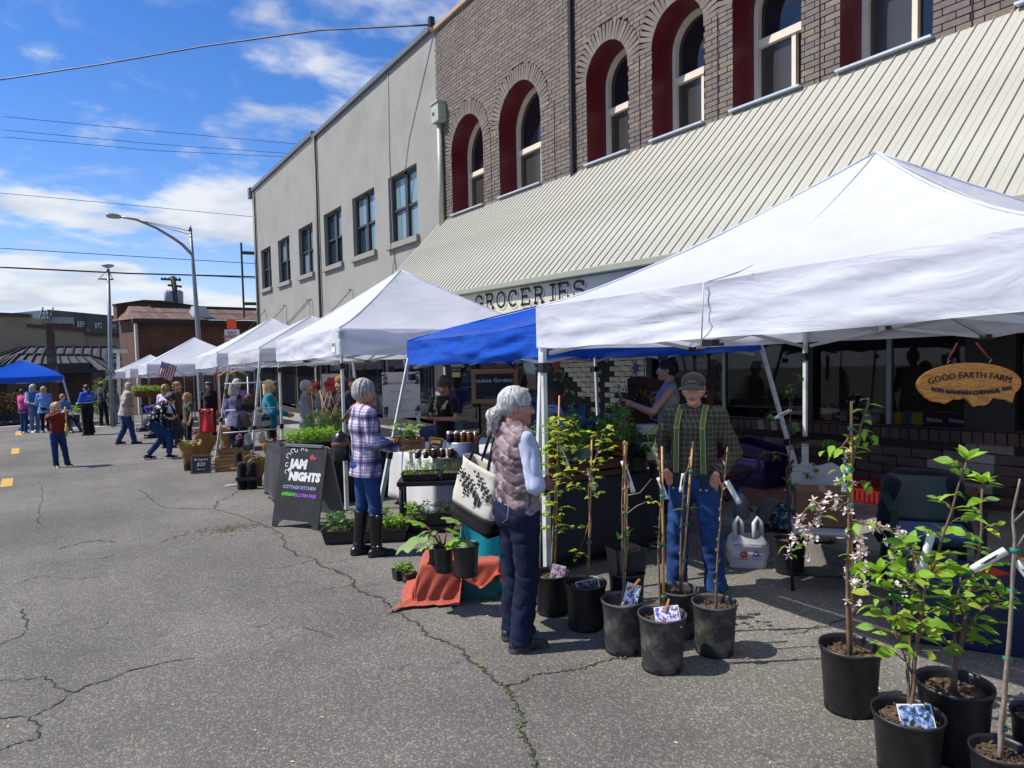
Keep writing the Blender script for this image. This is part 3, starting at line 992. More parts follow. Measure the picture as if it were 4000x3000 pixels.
# recessed entrance and blank brickwork further along
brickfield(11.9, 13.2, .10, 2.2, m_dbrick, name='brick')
dr = bpy.data.objects.new('shop_door', None); col.objects.link(dr); dr.parent = front
MB().span(L(fx-.01, 10.85, -.2), L(fx+.05, 11.8, 1.75)).build('door_leaf', m_dark_trim, dr)
MB().span(L(fx-.02, 11.0, .35), L(fx-.012, 11.65, 1.6)).build('pane', m_pane, dr)
MB().tube([L(fx-.06, 11.72, .55), L(fx-.06, 11.72, .95)], .012, 6).build('handle', m_flash, dr)
MB().span(L(fx-.03, 13.3, -.3), L(fx+.01, 14.7, 1.8)).build('display_window', m_pane, front)
# candy cartons standing on the display ledge
def carton(y, w, h, cols, txt, lab):
 t = thing('candy_carton', lab, 'box', (fx+.10, y, .935-SLOPE*y), 0, 'candy cartons on the shop window ledge')
 MB().box((0, 0, h/2), (.06, w, h)).build('carton', mat('carton_'+cols[0], '#'+cols[0], .45, var=.05), t)
 MB().box((-.0315, w*.25, h*.5), (.002, w*.45, h*.96)).build('print_panel', mat('carton_'+cols[1], '#'+cols[1], .45, var=.05), t)
 letter(t, txt, (-.0345, -w*.05, h*.45), (R(90), 0, R(-90)), mat('carton_print', '#e8e4da', .5), h*.42, bold=.002)
carton(5.00, .17, .12, ('d9a520', 'c23b2a'), 'm&m', 'yellow and red candy carton leftmost on the shop window ledge')
carton(4.80, .15, .11, ('b9b4ab', '8a2f33'), 'm&m', 'pale silver candy carton beside the yellow and red one')
carton(4.63, .13, .10, ('27344f', '1d2436'), 'm&m', 'small dark blue candy carton third on the window ledge')
carton(4.20, .21, .13, ('d8b01f', '9a2a2a'), '', 'yellow candy carton with red base right of the slotted upright')
carton(3.97, .19, .13, ('d9bb2b', '2f6f9f'), '', 'yellow candy carton with a blue end')
carton(3.76, .20, .13, ('7a1f3a', '5a2a6a'), 'Skittles', 'maroon candy carton left of its twin on the ledge')
carton(3.54, .20, .13, ('6d1c36', '4a2460'), 'Skittles', 'maroon candy carton next to the dark pier')
# ------------------------------------------------------------------ grey stucco building
m_stucco = mat('grey_stucco', '#8d8b85', .85, var=.06, vs=1.2, bump=.25, bs=45, dirt='#807e77', ds=.9)
m_stucco_d = mat('stucco_trim', '#87857b', .8, var=.08)
m_roofmetal = mat('parapet_cap', '#6b6f73', .5, var=.1, metal=.3)
m_wd = mat('dark_bronze_frame', '#38342f', .5, var=.1)
grey = thing('grey_stucco_building', 'grey stucco two storey building with six paired sash windows beside the brick shop', 'building', (X0, 25, 0))
def LG(x, y, z): return (x-X0, y-25, z)
WIN = [(33.8, 31.9), (30.6, 28.7), (27.35, 25.45), (24.1, 22.2), (21.15, 19.25), (18.2, 16.3)]
WZ0, WZ1 = 4.62, 6.44
GY0, GY1, GT = 15.06, 35.2, 9.25
gx = X0+.02
mb = MB()
ys = sorted([GY0, GY1]+[q for p in WIN for q in p])
for i in range(len(ys)-1):
 y0, y1 = ys[i], ys[i+1]
 if (y1, y0) in WIN:
  for z0, z1 in ((-2, WZ0), (WZ1, GT)):
   mb.quad(LG(gx, y1, z0), LG(gx, y0, z0), LG(gx, y0, z1), LG(gx, y1, z1))
  for q in (y0, y1):
   mb.quad(LG(gx, q, WZ0), LG(gx+.3, q, WZ0), LG(gx+.3, q, WZ1), LG(gx, q, WZ1))
  for q in (WZ0, WZ1):
   mb.quad(LG(gx, y0, q), LG(gx, y1, q), LG(gx+.3, y1, q), LG(gx+.3, y0, q))
 else:
  mb.quad(LG(gx, y1, -2), LG(gx, y0, -2), LG(gx, y0, GT), LG(gx, y1, GT))
mb.quad(LG(gx, GY1, -2), LG(gx, GY1, GT), LG(gx+14, GY1, GT), LG(gx+14, GY1, -2))
mb.quad(LG(gx, GY0, GT), LG(gx+14, GY0, GT), LG(gx+14, GY1, GT), LG(gx, GY1, GT))
mb.build('wall', m_stucco, grey)
MB().span(LG(gx-.10, GY0, GT), LG(gx+.35, 24.9, GT+.14)).build('parapet_cap', m_roofmetal, grey, bevel=.01)
MB().span(LG(gx-.10, 24.92, GT+.13), LG(gx+.35, GY1+.1, GT+.30)).build('parapet_cap', m_roofmetal, grey, bevel=.01)
MB().span(LG(gx-.02, 24.92, GT), LG(gx+.3, GY1, GT+.13)).build('parapet', m_stucco, grey)
MB().span(LG(gx-.17, GY1-.25, GT-.15), LG(gx-.02, GY1+.12, GT+.34)).build('corner_cap', m_roofmetal, grey)
for yj in (24.85, 34.75):
 MB().span(LG(gx-.045, yj-.07, -1.4), LG(gx-.003, yj+.07, GT)).build('pilaster_strip', m_stucco_d, grey)
MB().tube([LG(gx-.07, 24.62, -1), LG(gx-.07, 24.62, GT)], .05, 8).build('downpipe', m_wd, grey)
MB().tube([LG(gx-.07, 34.5, -1), LG(gx-.07, 34.5, GT)], .05, 8).build('downpipe', m_wd, grey)
m_sky_pane = glass('sky_pane', '#20303c', .05)
m_curtain = glass('blind_pane', '#6f8791', .12)
for k, (a, b_) in enumerate(WIN):
 w = bpy.data.objects.new('window', None); col.objects.link(w); w.parent = grey
 fr = MB()
 xf = gx+.17
 t = .075
 mid = (a+b_)/2
 for y0, y1 in ((b_, b_+t), (a-t, a), (mid-.08, mid+.08)):
  fr.span(LG(xf-.05, y0, WZ0), LG(xf+.05, y1, WZ1))
 fr.span(LG(xf-.05, b_+t, WZ1-t), LG(xf+.05, a-t, WZ1)); fr.span(LG(xf-.05, b_+t, WZ0), LG(xf+.05, a-t, WZ0+.09))
 fr.build('frame', m_wd, w)
 zm = (WZ0+WZ1)/2
 for (y0, y1) in ((b_+t, mid-.08), (mid+.08, a-t)):
  MB().span(LG(xf-.03, y0, zm-.03), LG(xf+.03, y1, zm+.03)).build('meeting_rail', m_wd, w)
  MB().quad(LG(xf+.02, y1, zm), LG(xf+.02, y0, zm), LG(xf+.02, y0, WZ1-t), LG(xf+.02, y1, WZ1-t)).build('pane', m_curtain if rnd.random() < .55 else m_sky_pane, w)
  MB().quad(LG(xf+.035, y1, WZ0+.09), LG(xf+.035, y0, WZ0+.09), LG(xf+.035, y0, zm), LG(xf+.035, y1, zm)).build('pane', m_sky_pane if (k == 3 or rnd.random() < .5) else m_curtain, w)
 MB().span(LG(gx-.10, b_-.08, WZ0-.16), LG(gx+.14, a+.08, WZ0-.001)).build('sill', m_stucco_d, grey, bevel=.008)
for k in range(6):
 y0 = 15.6+k*3.2
 w = bpy.data.objects.new('display_window', None); col.objects.link(w); w.parent = grey
 MB().span(LG(gx-.06, y0, .35-SLOPE*y0), LG(gx-.004, y0+2.9, 2.2)).build('frame', m_wd, w)
 for q in range(2): MB().span(LG(gx-.075, y0+.08+q*1.4, .45-SLOPE*y0), LG(gx-.062, y0+1.42+q*1.4, 2.1)).build('pane', m_pane, w)
MB().bar(LG(gx-.03, 15.1, -.45), LG(gx-.03, 34.6, -1.05), .06, .9).build('stone_base', mat('dark_stone', '#2f2a28', .8, var=.3, vs=9, bump=.5, bs=9), grey)
# canopy over the pavement held by rods
MB().span(LG(6.4, 15.2, 2.30), LG(gx-.01, 34.6, 2.42)).build('canopy_slab', m_stucco_d, grey)
MB().bar(LG(gx-.04, 15.2, 2.75), LG(gx-.04, 34.6, 2.75), .04, .05).build('canopy_ledger', m_wd, grey)
for yw in (33.2, 29.6, 26.2, 25.8, 21.4, 17.1):
 mb = MB()
 mb.tube([LG(gx-.05, yw, 3.62), LG(6.45, yw+.5, 2.42)], .013, 5)
 mb.tube([LG(gx-.002, yw, 3.62), LG(gx-.10, yw, 3.66), LG(gx-.12, yw, 3.6)], .015, 5)
 mb.build('stay_rod', m_wd, grey)
 MB().tube([LG(gx-.03, yw-.12, 3.55), LG(gx-.03, yw-.12, 2.5)], .006, 4).build('cable', m_wd, grey)
MB().tube([LG(gx-.02, 17.95, 9.2), LG(gx-.02, 18.0, 7.0), LG(gx-.02, 17.9, 4.4), LG(gx-.02, 17.6, 3.2)], .012, 4).build('cable', m_stucco_d, grey)
# blade sign bracket on the far corner
br = MB()
br.span(LG(gx-.60, GY1+.1, 3.4), LG(gx-.52, GY1+.2, 7.0))
br.span(LG(gx-.5, GY1+.12, 6.45), LG(gx+.1, GY1+.2, 6.6)); br.span(LG(gx-.5, GY1+.12, 4.0), LG(gx+.1, GY1+.2, 4.15))
br.build('sign_bracket', m_wd, grey)
# ------------------------------------------------------------------ buildings at the end of the street
def facebrick(name, c1, c2, cm, s=1.0):
 m, nt, b = newmat(name)
 co = nt.coord('Object', (1, 1, 1), (R(90), 0, 0))
 t = nt('ShaderNodeTexBrick', {'Vector': co, 'Color1': c(c1), 'Color2': c(c2), 'Mortar': c(cm), 'Scale': 1/s, 'Brick Width': .21, 'Row Height': .075, 'Mortar Size': .009})
 f = nt.ramp(nt.noise(1.4, 6, .65, nt.coord()), .3, .72, .72, 1.28, False)
 st = nt.ramp(nt.noise(3.0, 3, .5, nt.coord('Object', (.5, 1, 6))), .35, .65, .85, 1.15, False)
 f = nt.math('MULTIPLY', f, st)
 nt.put(b.inputs['Base Color'], nt.mix(1.0, t.outputs[0], nt('ShaderNodeCombineColor', {0: f, 1: f, 2: f}).outputs[0], 'MULTIPLY'))
 b.inputs['Roughness'].default_value = .85
 return m
m_rb = facebrick('red_brown_brick', '#6d4632', '#5c3a2b', '#54423a')
m, nt, b = newmat('asphalt_shingle')
t = nt('ShaderNodeTexBrick', {'Vector': nt.coord('Object', (1, 1, 1), (R(60), 0, 0)), 'Color1': c('#7a6156'), 'Color2': c('#5d4a43'), 'Mortar': c('#493a35'), 'Scale': 1.0, 'Brick Width': .42, 'Row Height': .17, 'Mortar Size': .018, 'Bias': -.2})
f = nt.ramp(nt.noise(4, 5, .7, nt.coord('Object', (1, 1, 4))), .3, .7, .72, 1.3, False)
nt.put(b.inputs['Base Color'], nt.mix(1.0, t.outputs[0], nt('ShaderNodeCombineColor', {0: f, 1: f, 2: f}).outputs[0], 'MULTIPLY'))
b.inputs['Roughness'].default_value = .95
m_shingle = m
m_trim_dark = mat('dark_fascia_trim', '#2b2523', .6, var=.1)
BA = R(74)                                  # wall direction measured from +Y
gb = at(556, 1640)
gb = V((gb.x*1.18, gb.y*1.18, gz(0, gb.y*1.18)))
brown = thing('brown_brick_building', 'long red brown brick building with a shingled mansard roof at the end of the street', 'building', gb, math.pi/2-BA)
h_e, h_r = 4.85, 5.6
MB().span((0, 0, -1), (26, 2.6, h_e)).build('wall', m_rb, brown)
rf = MB()
rf.add([(-.35, -.45, h_e), (26, -.45, h_e), (26, 1.5, h_r), (.2, 1.5, h_r), (-.35, 2.6, h_e), (.2, 2.6, h_r)], [(0, 1, 2, 3), (4, 0, 3, 5)])
rf.add([(.2, 1.5, h_r), (26, 1.5, h_r), (26, 2.6, h_r), (.2, 2.6, h_r)], [(0, 1, 2, 3)])
roof = rf.build('roof', m_shingle, brown)
MB().span((-.4, -.5, h_e-.22), (26, -.3, h_e-.02)).build('eave_board', m_trim_dark, brown)
MB().span((1.2, 1.4, h_r-.02), (26, 1.6, h_r+.1)).build('ridge_board', m_trim_dark, brown)
MB().prism([(-.3, 1.9, h_e), (-.3, 1.9, h_r+.05), (1.0, 1.9, h_r+.3), (1.9, 1.9, h_r+.3), (4.4, 1.9, h_r), (4.4, 1.9, h_e)], (0, 1, 0), .5).build('gable_parapet', m_rb, brown)
mb = MB(); mb.bar((-.35, 2.1, h_r+.08), (1.0, 2.1, h_r+.33), .6, .1); mb.bar((1.0, 2.1, h_r+.33), (1.9, 2.1, h_r+.33), .6, .1); mb.bar((1.9, 2.1, h_r+.33), (4.4, 2.1, h_r+.05), .6, .1)
mb.build('coping', m_trim_dark, brown)
MB().box((3.3, .35, h_r-.35), (1.0, .9, .75), None, 0, (.55, .6)).build('roof_vent', mat('galvanised', '#b9bcbb', .45, metal=.5), brown)
MB().span((-.2, -.2, -1), (-.08, -.04, h_e+.1)).build('corner_board', mat('white_corner_board', '#b7b2a6', .6), brown)
wz0, wz1 = 1.05, 2.9
wn_ = bpy.data.objects.new('window', None); col.objects.link(wn_); wn_.parent = brown
MB().span((2.7, -.06, wz0), (14, -.003, wz1)).build('backing', m_trim_dark, wn_)
for k in range(10):
 MB().span((2.75+k*1.1, -.09, wz0+.05), (3.75+k*1.1, -.061, wz1-.05)).build('pane', glass('dull_pane', '#3c403d', .2), wn_)
mb = MB()
for k in range(56):
 mb.box((.6+k*.24, -.03, wz1+.22), (.17, .06, .36))
mb.build('soldier_course', mat('soldier_brick', '#5a3727', .85, isl=.25), brown)
MB().span((0.3, -.35, -.2), (14, -.3, 1.0)).build('planter_wall', m_rb, brown)
# tan building with stepped parapet
m_tan = mat('tan_stucco', '#95896d', .9, var=.07, vs=1.5, bump=.3, bs=30, dirt='#7d7356', ds=.6)
gt = V((-9.5, 58, gz(0, 58)))
tan = thing('tan_stucco_building', 'low tan stucco building with stepped parapet behind the dark metal roof', 'building', gt, R(-14))
def ppx(px, py, Y):     # where a sight line meets the tan facade plane (local x, z)
 d = _ray(px, py)
 n_ = V((math.sin(R(-14))*-1, math.cos(R(-14)), 0))
 n_ = Matrix.Rotation(R(-14), 3, 'Z') @ V((0, 1, 0))
 t = (gt-CAM).dot(n_)/d.dot(n_)
 p = CAM+d*t
 q = Matrix.Rotation(R(14), 3, 'Z') @ (p-gt)
 return q.x, q.z
steps = [((-700, 1205), (110, 1238)), ((112, 1277), (335, 1296)), ((337, 1308), (470, 1316))]
for (p0, p1) in steps:
 (xa, za), (xb, zb_) = ppx(*p0, 0), ppx(*p1, 0)
 MB().prism([(xa, 0, -2), (xb, 0, -2), (xb, 0, zb_), (xa, 0, za)], (0, 1, 0), 8).build('wall', m_tan, tan)
 MB().bar((xa-.1, .2, za+.1), (xb+.1, .2, zb_+.1), .7, .22, up=(0, 0, 1)).build('coping', mat('brown_coping', '#4a352c', .6), tan)
# dark standing seam mansard in front of it
m_dk = mat('charcoal_metal_roof', '#4b4845', .5, var=.06, vs=.7)
m_seam = mat('seam_metal', '#1f1e1d', .5)
man = thing('metal_roof_shop', 'low dark shop with charcoal standing seam hipped roof across the street', 'building', V((-7.5, 50, gz(0, 50))), R(-8))
def mq(px, py, dy):
 d = _ray(px, py)
 Mr = Matrix.Rotation(R(-8), 3, 'Z')
 n_ = Mr @ V((0, 1, 0))
 o0 = V((-7.5, 50, gz(0, 50)))+n_*dy
 t = (o0-CAM).dot(n_)/d.dot(n_)
 q = Mr.transposed() @ (CAM+d*t-V((-7.5, 50, gz(0, 50))))
 return q
def roofplane(a, b_, c_, d_, n, name):   # a,b eave left/right; d,c ridge left/right
 rp = bpy.data.objects.new(name, None); col.objects.link(rp); rp.parent = man
 for k in range(n):
  t0, t1 = k/n, (k+1)/n
  MB().quad(a.lerp(b_, t0), a.lerp(b_, t1), d_.lerp(c_, t1), d_.lerp(c_, t0)).build('roof_panel', m_dk, rp)
  MB().bar(a.lerp(b_, t0)+V((0, -.03, .03)), d_.lerp(c_, t0)+V((0, -.03, .03)), .07, .10).build('seam', m_seam, rp)
 MB().bar(d_+V((0, 0, .03)), c_+V((0, 0, .03)), .14, .10).build('ridge_cap', m_seam, rp)
 MB().bar(a+V((0, 0, -.05)), b_+V((0, 0, -.05)), .14, .14).build('eave_trim', m_seam, rp)
eL, eR = mq(-160, 1462, 0), mq(422, 1446, 0)
rL, rR = mq(75, 1384, 1.6), mq(345, 1388, 1.6)
roofplane(mq(8, 1450, 0), eR, rR, rL, 9, 'lower_roof')
roofplane(mq(-160, 1480, -1.0), mq(8, 1450, 0), rL, mq(40, 1392, 1.6), 4, 'hip_roof')
roofplane(eR, mq(462, 1438, 2.5), mq(448, 1420, 3.0), rR, 2, 'hip_roof')
roofplane(mq(88, 1382, 1.9), mq(460, 1424, 1.9), mq(456, 1357, 3.6), mq(112, 1357, 3.6), 10, 'upper_roof')
roofplane(mq(-160, 1440, 1.0), mq(88, 1384, 1.9), mq(112, 1357, 3.6), mq(72, 1357, 3.6), 3, 'hip_roof')
wl_ = MB().span((-12, .8, -1), (8.2, 6, 2.75)).build('wall', facebrick('dark_brown_brick', '#4b3a31', '#3f3029', '#3a302b'), man)  # dark brown brick wall under the roof
MB().span((-12, -.1, 2.35), (8.2, .75, 2.95)).build('soffit', m_trim_dark, man)
for k, x in enumerate((-10, -7.2, -2.2, 3.9)):
 w = bpy.data.objects.new('window', None); col.objects.link(w); w.parent = man
 MB().span((x, .74, .3), (x+2.0, .797, 2.2)).build('pane', m_pane, w)
 MB().span((x-.08, .70, 2.2), (x+2.08, .80, 2.3)).build('frame', m_trim_dark, w)
letter(man, '807', (5.4, .69, 1.9), (R(90), 0, 0), mat('house_number', '#c9c6bd', .5), .32)
# plain sign column of brown steel
gp = at(216, 1640)
sc_ = thing('steel_sign_column', 'tall rusty brown steel column standing behind the blue canopy', 'column', gp)
hh = up_from(gp, 210, 1262).z-gp.z
mb = MB(); mb.span((-.17, -.16, 0), (.17, .16, hh))
mb.build('column', mat('rusty_brown_steel', '#4a2c22', .6, var=.2, dirt='#2f1d18', ds=1), sc_, bevel=.02)
MB().span((-.20, -.2, hh*.45), (.20, .2, hh*.72)).build('plate', mat('weathered_plate', '#3b3836', .6, var=.2, dirt='#6f6c68', ds=2), sc_)
# concrete warehouse far behind
m_wc = mat('stained_concrete', '#55524d', .9, var=.25, vs=.35, dirt='#2f2d2b', ds=.5, bump=.2, bs=4, stretch=(1, 1, .12))
m_corr = newmat('corrugated_metal')
nt, b = m_corr[1], m_corr[2]
wv = nt('ShaderNodeTexWave', {'Vector': nt.coord('Object', (1, 1, 1)), 'Scale': 1.2}, bands_direction='X')
nt.put(b.inputs['Base Color'], nt.mix(nt.math('MULTIPLY', wv.outputs['Fac'], .35), c('#b9c3cc'), c('#7b8792')))
nt.put(b.inputs['Normal'], nt.bump(wv.outputs['Fac'], .5, .1))
b.inputs['Roughness'].default_value = .5
gw = V((-9.6, 95, gz(0, 95)))
ware = thing('concrete_warehouse', 'dark stained concrete warehouse with gridded windows beyond the tan parapet', 'building', gw, R(20))
def wq(px, py):
 d = _ray(px, py); Mr = Matrix.Rotation(R(20), 3, 'Z'); n_ = Mr @ V((0, 1, 0))
 t = (gw-CAM).dot(n_)/d.dot(n_)
 return Mr.transposed() @ (CAM+d*t-gw)
a, b_ = wq(188, 1209), wq(460, 1236)
MB().prism([(a.x, 0, -3), (b_.x+6, 0, -3), (b_.x+6, 0, b_.z-.4), (a.x, 0, a.z)], (0, 1, 0), 12).build('wall', m_wc, ware)
MB().prism([(a.x-.02, 0, -3), (a.x-.02, 14, -3), (a.x-.02, 14, a.z-.6), (a.x-.02, 7, a.z+.1), (a.x-.02, 0, a.z)], (-1, 0, 0), .1).build('corrugated_side', m_corr[0], ware)
q = wq(4, 1226)
MB().prism([(q.x-6, .3, -3), (a.x-.15, .3, -3), (a.x-.15, .3, a.z-.05), (q.x, .3, q.z), (q.x-6, .3, q.z-.8)], (0, 1, 0), .3).build('corrugated_front', m_corr[0], ware)
for (x0, x1, y0, y1) in ((221, 253, 1248, 1274), (299, 328, 1254, 1279), (368, 396, 1260, 1284), (433, 452, 1266, 1286)):
 p0, p1 = wq(x0, y1), wq(x1, y0)
 w = bpy.data.objects.new('window', None); col.objects.link(w); w.parent = ware
 MB().span((p0.x, -.1, p0.z), (p1.x, -.02, p1.z)).build('frame', m_trim_dark, w)
 for i in range(3):
  for j in range(3):
   dx_, dz_ = (p1.x-p0.x)/3, (p1.z-p0.z)/3
   MB().span((p0.x+i*dx_+.04, -.14, p0.z+j*dz_+.04), (p0.x+(i+1)*dx_-.04, -.101, p0.z+(j+1)*dz_-.04)).build('pane', glass('pale_pane', '#8fa3b3', .2) if rnd.random() < .7 else m_sky_pane, w)
# rooftop plant on the tan building
ac = thing('rooftop_chimney', 'small brick chimney block with metal cap on the tan roof', 'chimney', gt+Matrix.Rotation(R(-14), 3, 'Z') @ V((ppx(175, 1280, 0)[0], 4, 0)))
zc = ppx(175, 1300, 0)[1]
MB().span((-.5, -.5, zc-.6), (.6, .5, zc+.75)).build('stack', m_rb, ac)
MB().span((-.6, -.6, zc+.75), (.7, .6, zc+1.2)).build('cap', mat('grey_cap', '#8b9096', .5), ac)
lad = thing('roof_ladder', 'thin metal roof ladder leaning over the tan parapet', 'ladder', gt+Matrix.Rotation(R(-14), 3, 'Z') @ V((ppx(122, 1280, 0)[0], 3, 0)))
mb = MB()
for s in (-.3, .3):
 mb.tube([(s-.6, 0, zc-1), (s+.2, 0, zc+1.9)], .05, 5)
for k in range(10):
 t = k/10
 mb.tube([(-.9+.8*t, 0, zc-1+2.9*t), (-.3+.8*t, 0, zc-1+2.9*t)], .03, 4)
mb.build('rails', m_wd, lad)
# ------------------------------------------------------------------ pop-up canopies
def fabric(name, colr, trans=.42, gloss=.6):
 m, nt, b = newmat(name)
 colr = c(colr)
 co = nt.coord('Object')
 f = nt.ramp(nt.noise(3.0, 5, .55, co), .3, .7, .965, 1.03, False)
 x = nt.mix(1.0, colr, nt('ShaderNodeCombineColor', {0: f, 1: f, 2: f}).outputs[0], 'MULTIPLY')
 nt.put(b.inputs['Base Color'], x)
 b.inputs['Roughness'].default_value = gloss
 b.inputs['Specular IOR Level'].default_value = .35
 w1 = nt.noise(2.6, 3, .5, nt.coord('Object', (1, 1, 3)), .8)
 w2 = nt.noise(26.0, 3, .5, co)
 nt.put(b.inputs['Normal'], nt.bump(nt.math('ADD', w1, nt.math('MULTIPLY', w2, .03)), .34, .05))
 t = nt('ShaderNodeBsdfTranslucent'); nt.put(t.inputs['Color'], x)
 ms = nt('ShaderNodeMixShader', {0: trans, 1: b.outputs[0], 2: t.outputs[0]})
 nt.l.new(ms.outputs[0], m.node_tree.nodes['Material Output'].inputs['Surface'])
 return m
m_white_fab = fabric('white_canopy_fabric', '#e2e5ee')
m_white_fab2 = fabric('ivory_canopy_fabric', '#dcdde2', .45)
m_blue_fab = fabric('blue_canopy_fabric', '#1456c4', .30, .32)
m_leg = mat('white_tent_tube', '#c6c9c8', .4, var=.06, dirt='#9b9a90', ds=6)
m_leg_grey = mat('grey_tent_tube', '#8d9399', .35, metal=.5, var=.08)
m_blackp = mat('black_plastic', '#15161a', .45, var=.1)
m_redp = mat('red_plastic', '#b01e24', .4)
m_truss = mat('truss_tube', '#aeb1b0', .4, metal=.2, var=.05)
def canopy(label, x0, x1, y0, y1, val_h, eave_h, peak_h, fab, slant=0.0, legm=None, detail=2, seed=1, group='pop-up canopies along the kerb', seam=False, flat=1.25, rz=0.0, truss_all=True):
 legm = legm or m_leg
 cx, cyy = (x0+x1)/2, (y0+y1)/2
 hx, hy = (x1-x0)/2, (y1-y0)/2
 t = thing('canopy_tent', label, 'tent', (cx, cyy, gz(cx, cyy)), rz, group)
 sl = lambda y: -SLOPE*y
 r_ = random.Random(seed)
 n1, n2 = (28, 14) if detail > 1 else (12, 6)
 # roof: four sagging panels meeting at the peak, hips held up by the bars
 mb = MB()
 cor = [(-hx, -hy), (hx, -hy), (hx, hy), (-hx, hy)]
 for s in range(4):
  a, b_ = cor[s], cor[(s+1) % 4]
  def fn(u, v):
   ex, ey = a[0]+(b_[0]-a[0])*u, a[1]+(b_[1]-a[1])*u
   x, y = ex*(1-v), ey*(1-v)
   z = eave_h+(peak_h-eave_h)*(v**flat)
   mid = 4*u*(1-u)
   z -= .07*mid*math.sin(math.pi*v)**.8*(1-.4*v)
   z += .02*vn(x*2.2+seed, y*2.2, z*2)*(1-v*.6)*(1 if detail > 1 else 0)
   if v < .01: z -= .018*mid
   return V((x, y, z+sl(y)))
  mb.grid(fn, n1, n2)
 mb.build('roof', fab, t)
 # valances
 drop = eave_h-val_h
 for s in range(4):
  a, b_ = cor[s], cor[(s+1) % 4]
  nx_, ny_ = (b_[1]-a[1]), -(b_[0]-a[0])
  ln_ = math.hypot(nx_, ny_); nx_, ny_ = nx_/ln_, ny_/ln_
  mb = MB()
  def fn(u, v):
   ex, ey = a[0]+(b_[0]-a[0])*u, a[1]+(b_[1]-a[1])*u
   env = min(1, 8*u, 8*(1-u))
   w = (.016*vn(u*7+seed*3+s*9, v*5.0, s)+.010*vn(u*17+s, v*3+u*4, seed)+.017*vn(u*2.5+s, v*6+u*6, seed))*1.5*env*(.35+.65*v)
   mid = 4*u*(1-u)
   z = eave_h-.018*mid*(1-v)-drop*v-(.02*mid*v)+.006*v*vn(u*9, s, seed)
   return V((ex+nx_*(.008+w), ey+ny_*(.008+w), z+sl(ey)))
  mb.grid(fn, 48 if detail > 1 else 16, 10 if detail > 1 else 4)
  mb.build('valance', fab, t)
 if seam:     # stitched hip and mid seams
  for s in range(4):
   a, b_ = cor[s], cor[(s+1) % 4]
   mb = MB()
   pts = []
   for k in range(13):
    v = k/12
    x, y = (a[0]+b_[0])/2*(1-v), (a[1]+b_[1])/2*(1-v)
    z = eave_h+(peak_h-eave_h)*(v**flat)-.07*math.sin(math.pi*v)**.8*(1-.4*v)-(.018 if k == 0 else 0)
    pts.append((x*1.002, y*1.002, z+sl(y)+.004))
   mb.tube(pts, .005, 4)
   mx, my = (a[0]+b_[0])/2, (a[1]+b_[1])/2
   dl = math.hypot(mx, my)
   mb.tube([(mx*(1+.03/dl), my*(1+.03/dl), eave_h-.02+sl(my)), (mx*(1+.045/dl), my*(1+.045/dl), val_h-.018+sl(my))], .005, 4)
   mb.build('seam', mat('seam_thread', '#bdbdb8', .7), t)
 # hips piping
 mb = MB()
 for a in cor:
  pts = []
  for k in range(11):
   v = k/10
   pts.append((a[0]*(1-v), a[1]*(1-v), eave_h+(peak_h-eave_h)*(v**flat)+sl(a[1]*(1-v))+.003))
  mb.tube(pts, .008, 5)
 mb.build('hip_seam', fab, t)
 # legs
 for a in cor:
  sx, sy = (1 if a[0] > 0 else -1), (1 if a[1] > 0 else -1)
  tp = V((a[0]-sx*.03, a[1]-sy*.03, eave_h-.06+sl(a[1])))
  by = a[1]-sy*.03+sy*slant
  bt = V((a[0]-sx*.03+sx*slant, by, sl(by)+(WALK_H if cx+a[0]+sx*slant > KERB_X else 0)))
  lg = MB().bar(tp, bt, .034, .034, up=(0, 1, 0)).build('leg', legm, t, bevel=.004 if detail > 1 else 0)
  mid = tp.lerp(bt, .58)
  MB().bar(tp.lerp(bt, .60), bt, .044, .044, up=(0, 1, 0)).build('lower_tube', legm, lg)
  MB().bar(mid, tp.lerp(bt, .615), .056, .056, up=(0, 1, 0)).build('clamp', m_blackp, lg)
  MB().box(bt+V((0, 0, .006)), (.10, .10, .010)).build('foot', m_blackp, lg)
  if detail > 1:
   MB().box(tp+V((0, 0, -.02)), (.062, .062, .09)).build('corner_joint', m_blackp, lg)
   MB().box(tp+V((0, 0, val_h-eave_h-.08)), (.062, .062, .07)).build('slider_joint', m_blackp, lg)
 # scissor bars
 top, bot = eave_h-.09, val_h-.04
 if detail:
  for s in range(4):
   a, b_ = cor[s], cor[(s+1) % 4]
   def P(u, z):
    k = .975
    x, y = (a[0]+(b_[0]-a[0])*u)*k, (a[1]+(b_[1]-a[1])*u)*k
    return V((x, y, z+sl(y)))
   for u0, u1 in ((0.015, .5), (.5, .985)):
    MB().bar(P(u0, top), P(u1, bot), .014, .028).build('truss_bar', m_truss, t)
    MB().bar(P(u0, bot)+V((.016, .016, 0)), P(u1, top)+V((.016, .016, 0)), .014, .028).build('truss_bar', m_truss, t)
    if detail > 1:
     MB().box(P((u0+u1)/2, (top+bot)/2), (.045, .045, .03)).build('pivot', m_blackp, t)
   if detail > 1:
    MB().box(P(.5, bot), (.09, .07, .035)).build('hub', m_blackp, t)
    MB().box(P(.5, top), (.07, .06, .035)).build('hub', m_blackp, t)
    cz = bot+.12
    m_ = P(.5, bot)
    MB().bar(m_, V((m_.x*.05, m_.y*.05, top+.15+sl(m_.y*.05))), .014, .028).build('truss_bar', m_truss, t)
    m2 = P(.5, top)
    MB().bar(m2, V((m2.x*.05, m2.y*.05, bot+.1+sl(m2.y*.05))), .014, .028).build('truss_bar', m_truss, t)
  MB().tube([(0, 0, bot+.05), (0, 0, peak_h-.02)], .02, 8).build('peak_pole', m_truss, t)
 return t
